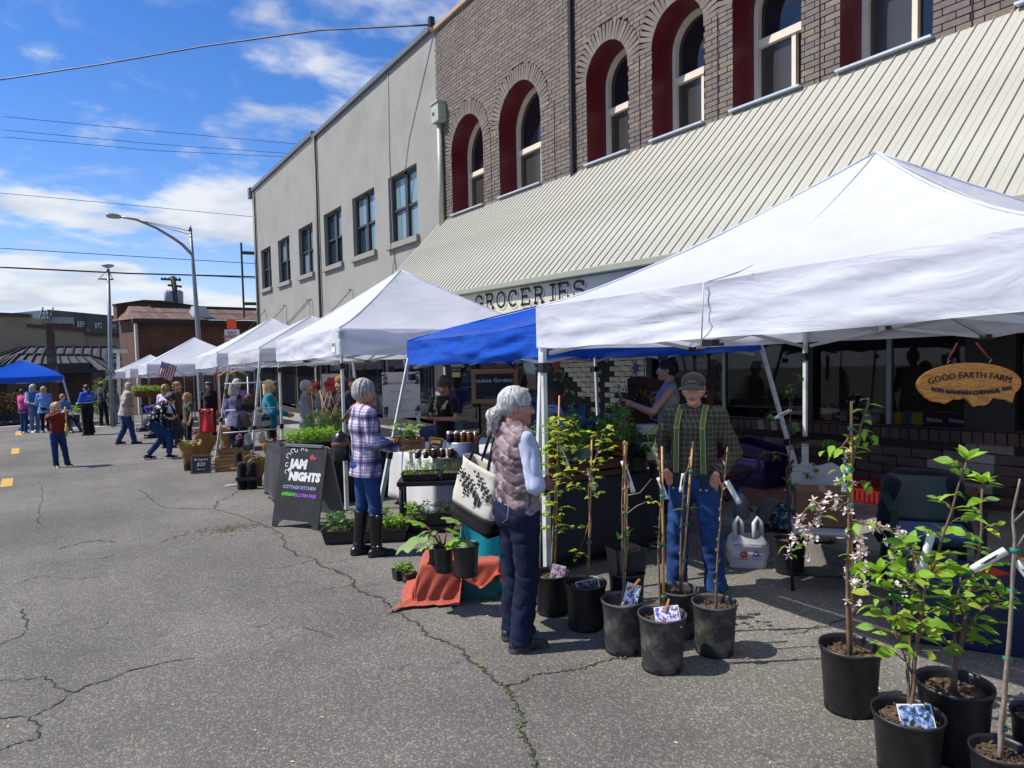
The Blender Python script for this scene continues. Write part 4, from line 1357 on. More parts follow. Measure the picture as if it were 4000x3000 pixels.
t_near = canopy('large white canopy tent nearest, over the potted saplings on the right', 2.77, 5.82, .93, 4.06, 1.85, 2.14, 2.98, m_white_fab, detail=2, seed=3, seam=True, flat=1.3)
t_blue = canopy('blue canopy tent with slanted legs behind the nearest white canopy', 3.05, 5.66, 4.42, 6.98, 1.79, 2.04, 2.41, m_blue_fab, slant=.34, detail=2, seed=5, flat=.9)
t3 = canopy('white canopy tent left of the blue one, beside the chalkboard sign', 2.75, 5.80, 8.35, 11.55, 1.95, 2.28, 3.27, m_white_fab, detail=2, seed=8, flat=1.15)
t4 = canopy('ivory slant-leg canopy tent over the hanging knit hats', 2.60, 5.2, 12.1, 14.9, 1.98, 2.2, 2.85, m_white_fab2, slant=.32, detail=1, seed=9, flat=1.0)
t5 = canopy('white canopy tent with an orange strap, behind the bouquets', 2.60, 5.72, 16.3, 19.5, 1.97, 2.27, 3.15, m_white_fab, detail=1, seed=11, flat=1.1)
t6 = canopy('white canopy tent flying a small flag from its corner', 1.74, 4.8, 23.0, 26.3, 1.92, 2.2, 3.05, m_white_fab, detail=1, seed=12, legm=m_leg_grey, flat=1.1)
t7 = canopy('small white canopy tent between the flag tent and the farthest canopy', 1.55, 4.3, 27.4, 30.2, 1.85, 2.15, 2.7, m_white_fab2, detail=1, seed=13, legm=m_leg_grey)
t8 = canopy('farthest white canopy tent at the end of the row', 1.12, 4.1, 31.3, 34.3, 1.85, 2.12, 2.78, m_white_fab, detail=1, seed=14, legm=m_leg_grey)
t9 = canopy('blue canopy tent standing apart at the left edge of the street', -3.25, -.5, 33.0, 35.8, 1.82, 2.05, 2.75, m_blue_fab, slant=.35, detail=1, seed=15, flat=.85, group='blue canopies')
# little inspection sticker and clip on the white tent beside the blue one
stk = thing('tent_sticker', 'small green and white sticker on the corner of a white valance', 'sticker', (2.735, 8.55, 2.05+gz(0, 8.5)))
MB().box((0, 0, 0), (.004, .10, .13)).build('paper', mat('sticker_paper', '#dfe5de', .5), stk)
MB().box((-.003, 0, .03), (.003, .07, .04)).build('print', mat('sticker_green', '#2d5a4b', .5), stk)
# ------------------------------------------------------------------ people: bodies grown as one surface
class Field:
 def __init__(s, lo, hi, h):
  s.h = h
  s.lo = np.array(lo, float)-3*h
  n = np.ceil((np.array(hi)-s.lo+3*h)/h).astype(int)+1
  s.d = np.full(n, .5, np.float32)
  s.m = np.zeros(n, np.int8)
 def block(s, lo, hi):
  i0 = np.maximum(np.floor((np.array(lo)-s.lo)/s.h).astype(int), 0)
  i1 = np.minimum(np.ceil((np.array(hi)-s.lo)/s.h).astype(int)+1, s.d.shape)
  if np.any(i1 <= i0): return None
  sl = tuple(slice(a, b) for a, b in zip(i0, i1))
  g = np.stack(np.meshgrid(*[s.lo[k]+s.h*np.arange(i0[k], i1[k]) for k in range(3)], indexing='ij'), -1)
  return sl, g
 def put(s, lo, hi, fn, mi, k, sub=False):
  r = s.block(lo, hi)
  if r is None: return
  sl, g = r
  d2 = fn(g).astype(np.float32); d1 = s.d[sl]
  if sub:
   s.d[sl] = np.maximum(d1, -d2); return
  w = np.clip(.5+.5*(d1-d2)/k, 0, 1)
  s.m[sl] = np.where(d2 < d1, mi, s.m[sl])
  s.d[sl] = d1*(1-w)+d2*w-k*w*(1-w)
 def surface(s):
  d = s.d
  ins = d < 0
  n = d.shape
  cnt = np.zeros([k-1 for k in n], np.int8)
  for a in (0, 1):
   for b in (0, 1):
    for e in (0, 1):
     cnt += ins[a:n[0]-1+a, b:n[1]-1+b, e:n[2]-1+e]
  cells = np.argwhere((cnt > 0) & (cnt < 8))
  if len(cells) == 0: return np.zeros((0, 3)), np.zeros((0, 4), int), np.zeros(0, int)
  idm = np.full(cnt.shape, -1, np.int64)
  idm[tuple(cells.T)] = np.arange(len(cells))
  acc = np.zeros((len(cells), 3)); num = np.zeros(len(cells))
  cs = [(0, 0, 0), (1, 0, 0), (0, 1, 0), (1, 1, 0), (0, 0, 1), (1, 0, 1), (0, 1, 1), (1, 1, 1)]
  val = [d[tuple((cells+np.array(q)).T)] for q in cs]
  for i in range(8):
   for j in range(i+1, 8):
    df = np.array(cs[j])-np.array(cs[i])
    if np.abs(df).sum() != 1: continue
    a, b = val[i], val[j]
    x = (a < 0) != (b < 0)
    t = np.where(x, a/np.where(x, a-b, 1), 0)
    acc += np.where(x[:, None], np.array(cs[i])+t[:, None]*df, 0); num += x
  P = s.lo+s.h*(cells+acc/num[:, None])
  mats = s.m[tuple((cells+(acc/num[:, None] > .5).astype(int)).T)]
  F = []
  for ax in range(3):
   sh = [0, 0, 0]; sh[ax] = 1
   A = ins[:n[0]-sh[0], :n[1]-sh[1], :n[2]-sh[2]]; B = ins[sh[0]:, sh[1]:, sh[2]:]
   e = np.argwhere(A != B)
   u, v = (ax+1) % 3, (ax+2) % 3
   ok = (e[:, u] > 0) & (e[:, v] > 0) & (e[:, u] < n[u]-1) & (e[:, v] < n[v]-1)
   e = e[ok]
   q = []
   for du, dv in ((-1, -1), (0, -1), (0, 0), (-1, 0)):
    f = e.copy(); f[:, u] += du; f[:, v] += dv
    q.append(idm[tuple(f.T)])
   q = np.stack(q, 1)
   fl = ~ins[tuple(e.T)]
   q[fl] = q[fl][:, ::-1]
   F.append(q)
  F = np.concatenate(F)
  return P, F, mats
def cone(a, b, ra, rb, mi=0, k=.02, wide=1.0, axis=(1, 0, 0), flat=False, flat0=False):
 a, b = np.array(a, float), np.array(b, float)
 ab = b-a; L2 = max(ab @ ab, 1e-9); LL = math.sqrt(L2)
 ax = np.array(axis, float)
 R_ = max(ra, rb)*max(wide, 1)+.05
 lo, hi = np.minimum(a, b)-R_, np.maximum(a, b)+R_
 def fn(p):
  q = p-a
  t = np.clip(q @ ab/L2, 0, 1)
  r = q-t[..., None]*ab
  if wide != 1.0:
   s_ = r @ ax
   r = r-s_[..., None]*ax*(1-1/wide)
  d = np.sqrt((r*r).sum(-1))-(ra+(rb-ra)*t)
  if flat: d = np.maximum(d, (q @ ab)/LL-LL)
  if flat0: d = np.maximum(d, -(q @ ab)/LL)
  return d
 return (lo, hi, fn, mi, k, False)
def ell(ctr, r, mi=0, k=.015, rot=None, sub=False):
 ctr = np.array(ctr, float); r = np.array((r,)*3 if isinstance(r, (int, float)) else r, float)
 Rm = np.array(rot) if rot is not None else None
 R_ = r.max()+.04
 def fn(p):
  q = p-ctr
  if Rm is not None: q = q @ Rm
  k0 = np.sqrt(((q/r)**2).sum(-1)); k1 = np.sqrt(((q/(r*r))**2).sum(-1))
  return k0*(k0-1)/np.maximum(k1, 1e-6)
 return (ctr-R_, ctr+R_, fn, mi, k, sub)
def cutplane(lo, hi, pt, n):
 """remove everything on the side n of the plane, inside the box lo..hi"""
 pt, n = np.array(pt, float), np.array(n, float)
 return (np.array(lo), np.array(hi), lambda p: -((p-pt) @ n), 0, .01, True)
def grow(name, prims, h, mats, parent=None, disp=None):
 solid = [p for p in prims if not p[5]]
 lo = np.min([p[0] for p in solid], 0)+.03; hi = np.max([p[1] for p in solid], 0)-.03
 f = Field(lo, hi, h)
 for p in prims: f.put(*p)
 P, F, M_ = f.surface()
 me = bpy.data.meshes.new(name)
 me.vertices.add(len(P)); me.vertices.foreach_set('co', P.ravel())
 me.loops.add(F.size); me.loops.foreach_set('vertex_index', F.ravel())
 me.polygons.add(len(F)); me.polygons.foreach_set('loop_start', np.arange(0, F.size, 4)); me.polygons.foreach_set('loop_total', np.full(len(F), 4))
 for m in mats: me.materials.append(m)
 me.polygons.foreach_set('material_index', np.clip(M_[F[:, 0]], 0, len(mats)-1).astype(np.int32))
 me.polygons.foreach_set('use_smooth', np.ones(len(F), bool))
 me.update(calc_edges=True); me.validate()
 if disp is not None and len(me.vertices) == len(P):
  N = np.empty(len(P)*3); me.vertices.foreach_get('normal', N); N = N.reshape(-1, 3)
  P2 = P+N*disp(P)[:, None]
  me.vertices.foreach_set('co', P2.ravel()); me.update()
 return link(name, me, parent)
def folds(amp=.006, fz=16, fx=8, seed=0.0):
 def fn(P):
  a = vnoise(P*np.array([fx, fx, fz])+seed)
  b = vnoise(P*np.array([fx*2.3, fx*2.3, fz*1.5])+seed+9)
  w = np.abs(vnoise(P*np.array([fx*.8, fx*.8, fz*.8])+np.stack([P[:, 2]*6, P[:, 0]*9, P[:, 0]*5], 1)+seed+4))
  return amp*(a*.6+b*.35-(1-w)**4*.7)
 return fn
# ---- cloth and skin colours
def skin(name, col_='#c58a6c'):
 m, nt, b = newmat(name)
 co = nt.coord()
 f = nt.noise(14, 5, .6, co)
 base = c(col_)
 red = tuple(min(1, base[i]*(1.0, .86, .82)[i]*1.0) for i in range(3))+(1,)
 nt.put(b.inputs['Base Color'], nt.mix(nt.ramp(f, .35, .75, 0, .8), base, red))
 b.inputs['Roughness'].default_value = .5
 b.inputs['Subsurface Weight'].default_value = .08
 b.inputs['Subsurface Radius'].default_value = (.012, .004, .002)
 nt.put(b.inputs['Normal'], nt.bump(nt.noise(120, 3, .6, co), .12, .003))
 return m
m_skin = skin('fair_skin', '#c4957a')
m_skin_ruddy = skin('ruddy_skin', '#bb836c')
m_skin_tan = skin('tanned_skin', '#a8745a')
m_skin_dark = skin('brown_skin', '#6d452f')
m_lip = mat('lips', '#9a5048', .45)
m_eye = mat('eye_white', '#d8d3cc', .25, var=0)
m_iris = mat('iris', '#2c2a2a', .2, var=0)
def cloth(name, col_, rough=.85, bumpy=.25, bs=240, var=.10, vs=5, sheen=.15):
 return mat(name, col_, rough, var=var, vs=vs, bump=bumpy, bs=bs, spec=.2, sheen=sheen)
def denim(name, col_):
 if name in MATS: return MATS[name]
 m, nt, b = newmat(name)
 co = nt.coord()
 f = nt.ramp(nt.noise(7, 6, .6, nt.coord('Object', (1, 1, .45))), .32, .70, .72, 1.45, False)
 g = nt.ramp(nt.noise(300, 2, .5, nt.coord('Object', (1, 1, .2))), .3, .7, .86, 1.14, False)
 f = nt.math('MULTIPLY', f, g)
 nt.put(b.inputs['Base Color'], nt.mix(1.0, c(col_), nt('ShaderNodeCombineColor', {0: f, 1: f, 2: f}).outputs[0], 'MULTIPLY'))
 b.inputs['Roughness'].default_value = .85; b.inputs['Specular IOR Level'].default_value = .2
 nt.put(b.inputs['Normal'], nt.bump(nt.noise(160, 3, .6, co), .25, .004))
 return m
def plaid(name, ground, bands, sx=9.0, sz=9.0):
 """bands: (colour, centre 0..1, half width, strength) repeated along x and z"""
 m, nt, b = newmat(name)
 sp = nt.sep(nt.coord())
 x = c(ground)
 ang = nt.math('ADD', sp[0], nt.math('MULTIPLY', sp[1], .8))
 for (col_, ctr, hw, st) in bands:
  for ax, sc_ in ((ang, sx), (sp[2], sz)):
   fr = nt.math('FRACT', nt.math('ADD', nt.math('MULTIPLY', ax, sc_), 20.0))
   dd = nt.math('ABSOLUTE', nt.math('SUBTRACT', fr, ctr))
   f = nt.math('MULTIPLY', nt.ramp(dd, hw, hw*.8, 0, 1, False), st)
   x = nt.mix(f, x, c(col_))
 nt.put(b.inputs['Base Color'], x)
 b.inputs['Roughness'].default_value = .9; b.inputs['Specular IOR Level'].default_value = .15
 nt.put(b.inputs['Normal'], nt.bump(nt.noise(200, 3, .6, nt.coord()), .3, .004))
 return m
def blotch(name, base, cols, scale=8.0, th=.52, w=.02, rough=.8, detail=3, stretch=(1, 1, 1)):
 m, nt, b = newmat(name)
 x = c(base)
 for i, k in enumerate(cols):
  n = nt.noise(scale*(1+.25*i), detail, .55, nt.coord('Object', stretch, (0, 0, 0), (i*3.1, i*7.7, i*1.3)))
  x = nt.mix(nt.ramp(n, th, th+w), x, c(k))
 nt.put(b.inputs['Base Color'], x)
 b.inputs['Roughness'].default_value = rough; b.inputs['Specular IOR Level'].default_value = .25
 nt.put(b.inputs['Normal'], nt.bump(nt.noise(150, 3, .6, nt.coord()), .2, .004))
 return m
def hairmat(name, c1, c2, scale=1.0):
 m, nt, b = newmat(name)
 n = nt.noise(70*scale, 6, .7, nt.coord('Object', (1, 1, .18)))
 n2 = nt.noise(9*scale, 4, .6, nt.coord())
 x = nt.mix(nt.ramp(n, .3, .7), c(c1), c(c2))
 f = nt.ramp(n2, .3, .7, .75, 1.2, False)
 nt.put(b.inputs['Base Color'], nt.mix(1.0, x, nt('ShaderNodeCombineColor', {0: f, 1: f, 2: f}).outputs[0], 'MULTIPLY'))
 b.inputs['Roughness'].default_value = .45
 nt.put(b.inputs['Normal'], nt.bump(n, .9, .012))
 return m
h_grey = hairmat('grey_hair', '#6b6864', '#c9c7c2')
h_silver = hairmat('silver_hair', '#8d8a86', '#e8e6e2')
h_white = hairmat('white_hair', '#b5b2ac', '#efeeea')
h_brown = hairmat('brown_hair', '#2d1c12', '#5a3a24')
h_dark = hairmat('black_hair', '#0d0b0a', '#26201c')
h_blond = hairmat('blond_hair', '#a9834e', '#e2c792')
h_auburn = hairmat('auburn_hair', '#3c1d12', '#6d3a22')
h_dkblond = hairmat('dark_blond_hair', '#6a4d2c', '#b08a55')
J0 = dict(hipR=(.092, 0, .90), kneeR=(.10, .025, .49), ankR=(.105, -.02, .085), hipL=(-.092, 0, .90), kneeL=(-.10, .025, .49), ankL=(-.105, -.02, .085),
          pel=(0, 0, .97), waist=(0, .005, 1.10), chest=(0, .0, 1.31), neck=(0, -.02, 1.47), head=(0, .015, 1.615),
          shR=(.178, -.015, 1.415), elR=(.225, -.04, 1.14), wrR=(.23, .04, .90), shL=(-.178, -.015, 1.415), elL=(-.225, -.04, 1.14), wrL=(-.23, .04, .90))
UPPER = ('waist', 'chest', 'neck', 'head', 'shR', 'elR', 'wrR', 'shL', 'elL', 'wrL')
def person(label, loc, heading, height=1.7, pose=None, skinm=None, hair=None, top=None, bottom=None, shoe=None, lean=0.0, fat=1.0, near=1, head_yaw=0.0, head_pitch=0.0, handdir=None, curl=.5, legs_only=False, group=None, child=False, face=True, extra=None, mouth=0.0):
 """top: dict(m, t, sleeve, hem, flare, name); bottom: dict(m, w, skirt)"""
 P = person_root = thing('person', label, 'person', loc, -heading, group)
 s = height/1.75
 J = {k: np.array(v, float) for k, v in J0.items()}
 if pose:
  for k, v in pose.items():
   if k in J: J[k] = np.array(v, float)
 if lean:
  Rx = np.array(rotm(-lean, 0, 0))
  o = J['pel']
  for k in UPPER: J[k] = o+Rx @ (J[k]-o)
  Rup = Rx
 else: Rup = np.eye(3)
 J = {k: v*s for k, v in J.items()}
 skinm = skinm or m_skin
 S = s
 hs = 1.10 if child else 1.0
 Rh = np.array(rotm(-head_pitch, 0, -head_yaw)) if not lean else Rup @ np.array(rotm(-head_pitch, 0, -head_yaw))
 H = J['head']
 def hp(x, y, z): return H+Rh @ (np.array((x, y, z))*S*hs)
 k_ = S*hs
 head = [ell(hp(0, -.012, .032), (.074*k_, .094*k_, .088*k_), 0, .02, Rh),
   ell(hp(0, .030, -.035), (.056*k_, .066*k_, .083*k_), 0, .03, Rh),
   ell(hp(0, .072, -.098), .019*k_, 0, .03),
   cone(hp(0, .090, .012), hp(0, .113, -.032), .007*k_, .0115*k_, 0, .014),
   ell(hp(.010, .103, -.036), .008*k_, 0, .01), ell(hp(-.010, .103, -.036), .008*k_, 0, .01),
   cone(hp(-.033, .078, .026), hp(.033, .078, .026), .011*k_, .011*k_, 0, .016),
   ell(hp(.036, .066, -.028), .024*k_, 0, .02), ell(hp(-.036, .066, -.028), .024*k_, 0, .02),
   ell(hp(.031, .101, .006), (.014*k_, .011*k_, .010*k_), 0, .01, Rh, True), ell(hp(-.031, .101, .006), (.014*k_, .011*k_, .010*k_), 0, .01, Rh, True),
   cone(hp(-.021, .086, -.0625), hp(.021, .086, -.0625), .0065*k_, .0065*k_, 1, .006),
   ell(hp(0, .093, -.058), (.012*k_, .006*k_, .006*k_), 1, .006, Rh), ell(hp(0, .092, -.068), (.013*k_, .007*k_, .006*k_), 1, .006, Rh),
   ell(hp(.076, -.006, -.008), (.010*k_, .019*k_, .031*k_), 0, .008, Rh), ell(hp(-.076, -.006, -.008), (.010*k_, .019*k_, .031*k_), 0, .008, Rh),
   cone(hp(0, -.03, -.06), J['neck']-np.array((0, 0, .02)), .050*S, .056*S, 0, .02)]
 hvox = {2: .0042, 1: .0085, 0: .013}[near]
 bvox = {2: .0075, 1: .012, 0: .017}[near]
 body = []
 if near == 2: head_parts = head
 t1 = fat
 axr = Rup @ np.array((1., 0, 0))
 body += [cone(J['pel']+np.array((0, 0, -.06*S)), J['waist'], .103*S*t1, .092*S*t1, 0, .04, 1.42, axr),
             cone(J['waist'], J['chest'], .092*S*t1, .108*S*t1, 0, .04, 1.40, axr),
             cone(J['chest'], J['neck']-np.array((0, 0, .03*S)), .104*S*t1, .060*S, 0, .04, 1.35, axr),
             cone(J['shL'], J['shR'], .052*S, .052*S, 0, .05)]
 hands = []
 hd = handdir or {}
 for sd_ in 'RL':
  sg = 1 if sd_ == 'R' else -1
  body += [cone(J['hip'+sd_], J['knee'+sd_], .080*S*t1, .054*S, 0, .03), cone(J['knee'+sd_], J['ank'+sd_], .052*S, .036*S, 0, .02),
                 cone(J['sh'+sd_], J['el'+sd_], .047*S, .037*S, 0, .02), cone(J['el'+sd_], J['wr'+sd_], .037*S, .026*S, 0, .015)]
  fd = np.array((math.sin(0.15*sg), 1, 0)) if not (pose and 'foot'+sd_ in pose) else np.array(pose['foot'+sd_], float)
  fd = fd/np.linalg.norm(fd)
  body += [cone(J['ank'+sd_]-np.array((0, 0, .045*S)), J['ank'+sd_]-np.array((0, 0, .05*S))+fd*.15*S, .034*S, .026*S, 0, .02)]
  # hand
  w = J['wr'+sd_]; fa = w-J['el'+sd_]; fa = fa/np.linalg.norm(fa)
  dr_ = np.array(hd.get(sd_, fa), float); dr_ = dr_/np.linalg.norm(dr_)
  pn = hd.get('n'+sd_)          # palm faces this way
  pn = np.array(pn, float) if pn is not None else np.array((-sg*1.0, .2, 0))
  pn = pn-dr_*(pn @ dr_); pn = pn/max(np.linalg.norm(pn), 1e-6)
  across = np.cross(dr_, pn)    # across the knuckles
  if across[1] < 0 and abs(across[1]) > .2: across = -across     # thumb side looks forward
  if hd.get('t'+sd_) is not None and across @ np.array(hd['t'+sd_]) < 0: across = -across
  pc = w+dr_*.045*S
  hk = S*(1.0 if not child else .95)
  hands.append(cone(w+dr_*.006*hk, w+dr_*.082*hk, .0165*hk, .0150*hk, 0, .012, 2.25, across))
  hands.append(cone(w-dr_*.02*hk, w+dr_*.02*hk, .026*hk, .024*hk, 0, .012))
  cu = hd.get('c'+sd_, curl)
  for q, off in enumerate((.030, .0105, -.0095, -.028)):
   L_ = (.070, .078, .073, .058)[q]*hk
   r0 = w+dr_*.082*hk+across*off*hk
   a1, a2 = cu*.75, cu*1.75
   d1 = dr_*math.cos(a1)+pn*math.sin(a1); d2 = dr_*math.cos(a2)+pn*math.sin(a2)
   p1 = r0+d1*L_*.52; p2 = p1+d2*L_*.48
   rr = (.0090 if near == 2 else .0108)*hk
   hands += [cone(r0-dr_*.01, p1, rr, rr*.92, 0, .004), cone(p1, p2, rr*.92, rr*.78, 0, .004)]
  r0 = w+dr_*.025*hk+across*.026*hk
  d1 = dr_*.72+across*.62+pn*.35; d1 = d1/np.linalg.norm(d1)
  d2 = dr_*.92+across*.15+pn*(.3+.3*cu); d2 = d2/np.linalg.norm(d2)
  hands += [cone(r0, r0+d1*.045*hk, .0125*hk, .0105*hk, 0, .008), cone(r0+d1*.045*hk, r0+d1*.045*hk+d2*.034*hk, .0102*hk, .0085*hk, 0, .005)]
 if near == 2:
  o = grow('body', body, .011, [skinm, m_lip], P)
  me_list = [o]
  o2 = grow('head_surface', head, hvox, [skinm, m_lip])
  o3 = grow('hand_surface', hands, .0045, [skinm])
  join_into(o, [o2, o3])
 else:
  o = grow('body', body+head+hands, hvox if near == 1 else bvox, [skinm, m_lip], P)
 # eyes and brows
 if face and near > 0:
  mb = MB()
  for sx_ in (1, -1):
   mb.ball(hp(.031*sx_, .080, .006), .0125*k_, 10, 8, 0)
   mb.ball(hp(.031*sx_, .0895, .005), .0058*k_, 8, 6, 1)
   mb.tube([hp((.016)*sx_, .094, .024), hp(.031*sx_, .093, .029), hp(.046*sx_, .080, .024)], [.0026*k_, .0032*k_, .002*k_], 5, 2)
  mb.build('eyes', [m_eye, m_iris, (hair or {}).get('m', h_brown)], P)
 seed = (abs(hash(label)) % 97)*.37 if False else sum(map(ord, label)) % 97*.37
 # top garment
 if top:
  t = top.get('t', .014)*S
  hem = top.get('hem', .90)*S
  fl = top.get('flare', .012)*S
  ft = top.get('fat', t1)
  pel = J['pel']; wa = J['waist']; ch = J['chest']; nk = J['neck']
  dn = (J['pel']-J['waist']); dn = dn/np.linalg.norm(dn)
  hempt = wa+dn*max(.02, (wa[2]-hem)/max(.2, -dn[2]))
  tp = [cone(wa, hempt, .097*S*ft+t, .104*S*ft+t+fl, 0, .03, 1.42, axr, True),
              cone(wa, ch, .095*S*ft+t, .110*S*ft+t, 0, .04, 1.41, axr),
              cone(ch, nk-Rup @ np.array((0, 0, .035*S)), .106*S*ft+t, .058*S+t, 0, .04, 1.38, axr),
              cone(J['shL'], J['shR'], .050*S+t, .050*S+t, 0, .04)]
  if top.get('belly'):
   tp.append(ell(wa+np.array((0, .05, -.03))*S, (.15*S, .13*S, .15*S), 0, .06))
  if top.get('bust'):
   for q in (-1, 1): tp.append(ell(ch+Rup @ np.array((.075*q, .085, -.05))*S, .062*S, 0, .05))
  sl_ = top.get('sleeve', 'long')
  sm = top.get('sm', 0)
  for sd_ in 'RL':
   a, e, w = J['sh'+sd_], J['el'+sd_], J['wr'+sd_]
   st = top.get('st', t)
   if sl_ == 'long':
    tp += [cone(a, e, .050*S+st, .042*S+st, sm, .025), cone(e, e+(w-e)*top.get('cuff', .97), .042*S+st, .031*S+st, sm, .02, flat=True)]
   elif sl_ == 'short':
    tp += [cone(a, a+(e-a)*.72, .052*S+st, .052*S+st*1.3, sm, .025, flat=True)]
   elif sl_ == 'elbow':
    tp += [cone(a, e, .050*S+st, .042*S+st, sm, .025), cone(e, e+(w-e)*.35, .042*S+st, .042*S+st, sm, .02, flat=True)]
  if top.get('collar'):
   tp.append(cone(nk-Rup @ np.array((0, 0, .03*S)), nk+Rup @ np.array((0, .012*S, top.get('collar')*S)), .062*S+t*.6, .060*S+t*.8, top.get('cm', 0), .012, flat=True))
  # neck opening
  tp.append(ell(nk+Rup @ np.array((0, .035, .045))*S, (.050*S, .050*S, .05*S), 0, .01, None, True) if not top.get('collar') else ell(nk+Rup @ np.array((0, .02, top['collar']+.02))*S, (.052*S, .052*S, .045*S), 0, .01, None, True))
  grow(top.get('name', 'shirt'), tp, bvox, top['m'] if isinstance(top['m'], list) else [top['m']], P, top.get('disp') or folds(top.get('fold', .007)*S, 11, 8, seed))
 if bottom:
  w_ = bottom.get('w', .014)*S
  cuff = bottom.get('cuff', .05)*S
  bp = [cone(J['pel']+np.array((0, 0, bottom.get('rise', .07)*S)), J['pel']+np.array((0, -.01, -.08))*S, .100*S*t1+w_*.6, .110*S*t1+w_*.6, 0, .03, 1.40, (1, 0, 0), flat0=True)]
  if bottom.get('skirt'):
   bp.append(cone(J['pel'], np.array((J['pel'][0], J['pel'][1], cuff)), .11*S*t1+w_, .16*S, 0, .03, 1.3, (1, 0, 0), True))
  else:
   for sd_ in 'RL':
    hpj, kn, an = J['hip'+sd_], J['knee'+sd_], J['ank'+sd_]
    end = kn+(an-kn)*bottom.get('len', 1.08)
    bp += [cone(hpj, kn, .086*S*t1+w_, .058*S+w_*1.05, 0, .025), cone(kn, end, .057*S+w_*1.05, .040*S+w_*bottom.get('bell', 1.5), 0, .02, flat=True)]
   bp.append(ell(J['pel']+np.array((0, -.05, -.06))*S, (.15*S*t1, .10*S*t1, .11*S), 0, .04))
  grow('skirt' if bottom.get('skirt') else 'trousers', bp, bvox, [bottom['m']], P, folds(bottom.get('fold', .007)*S, 17, 7, seed+3))
  if bottom.get('belt'):
   pass
 if shoe:
  for sd_ in 'RL':
   fd = np.array((math.sin(.15*(1 if sd_ == 'R' else -1)), 1, 0)) if not (pose and 'foot'+sd_ in pose) else np.array(pose['foot'+sd_], float)
   fd = fd/np.linalg.norm(fd)
   an = J['ank'+sd_]
   sole = shoe.get('sole', .022)*S
   rg = np.cross(fd, (0, 0, 1.)); rg = rg/np.linalg.norm(rg); un = np.cross(rg, fd)
   base = an-un*.085*S
   heel = base-fd*.045*S; toe = base+fd*.185*S
   sp_ = [cone(heel+un*.040*S, base+fd*.06*S+un*.038*S, .043*S, .043*S, 0, .02, 1.0), cone(base+fd*.06*S+un*.034*S, toe-fd*.03*S+un*.026*S, .045*S, .034*S, 0, .02, 1.15, rg),
                   cone(base+un*.05*S, an+un*shoe.get('top', .03)*S, .044*S, .043*S, 0, .02, flat=True),
                   cone(heel+un*.012*S, toe-fd*.028*S+un*.012*S, .045*S, .040*S, 1, .004, 1.12, rg),
                   cutplane(base-.3*S, base+.3*S, base+un*.002, -un)]
   if shoe.get('shaft'):
    kn = J['knee'+sd_]
    ax_ = kn-an
    sp_ += [cone(an, an+ax_*shoe['shaft'], .052*S, .072*S, 0, .02, flat=True), cone(heel+un*.005*S, heel+un*.045*S+fd*.012*S, .036*S, .037*S, 1, .005, flat0=True)]
   pr = [p for p in sp_ if p[5]]; sp_ = [p for p in sp_ if not p[5]]+pr
   grow('boot' if shoe.get('shaft') else 'shoe', sp_, .006 if near == 2 else (.009 if near else .013), [shoe['m'], shoe.get('sm', shoe['m'])], P)
 if hair:
  st = hair.get('style', 'short')
  g = hair.get('g', .014)
  hpz = [ell(hp(0, -.018, .042), ((.074+g)*k_, (.094+g)*k_, (.086+g)*k_), 0, .015, Rh)]
  cut = [ell(hp(0, .118, -.045), (.072*k_, .088*k_, .094*k_), 0, .01, Rh, True)]
  if st in ('short', 'crop', 'sides'):
   hpz.append(ell(hp(0, -.045, -.015), ((.068+g)*k_, (.058+g)*k_, .066*k_), 0, .03, Rh))
   cut.append(ell(hp(0, .02, -.115), (.2*k_, .2*k_, .055*k_), 0, .01, Rh, True))
   cut += [ell(hp(.088, .0, -.012), (.022*k_, .026*k_, .034*k_), 0, .01, Rh, True), ell(hp(-.088, .0, -.012), (.022*k_, .026*k_, .034*k_), 0, .01, Rh, True)]
  if st == 'sides':
   cut.append(ell(hp(0, .06, .11), (.088*k_, .125*k_, .085*k_), 0, .01, Rh, True))
  if st in ('bob', 'long'):
   zl = -.12 if st == 'bob' else hair.get('len', -.26)
   for sx_ in (1, -1):
    hpz.append(cone(hp(.070*sx_, -.02, .02), hp(.078*sx_, -.015 if st == 'bob' else -.03, zl), .036*k_, .03*k_, 0, .03))
   hpz.append(cone(hp(0, -.075, .02), hp(0, -.085, zl-.02), .055*k_, .045*k_, 0, .04, 1.6, Rh @ np.array((1., 0, 0))))
  if st == 'ponytail':
   hpz.append(cone(hp(0, -.06, -.01), hp(0, -.105, -.02), .06*k_, .03*k_, 0, .03))
   hpz.append(cone(hp(0, -.115, -.025), hp(0, -.155, -.06), .036*k_, .046*k_, 0, .02))
   hpz.append(cone(hp(.0, -.155, -.06), hp(.01, -.155, -.15), .045*k_, .022*k_, 0, .02))
   cut += [ell(hp(.088, .0, -.012), (.024*k_, .028*k_, .036*k_), 0, .01, Rh, True), ell(hp(-.088, .0, -.012), (.024*k_, .028*k_, .036*k_), 0, .01, Rh, True)]
   cut.append(ell(hp(0, .03, -.12), (.2*k_, .12*k_, .06*k_), 0, .01, Rh, True))
  if st == 'bun':
   hpz.append(cone(hp(0, -.05, -.02), hp(0, -.07, .0), .06*k_, .06*k_, 0, .03))
   hpz.append(ell(hp(0, -.05, .135), (.046*k_, .046*k_, .04*k_), 0, .015))
   cut.append(ell(hp(0, .03, -.125), (.2*k_, .2*k_, .06*k_), 0, .01, Rh, True))
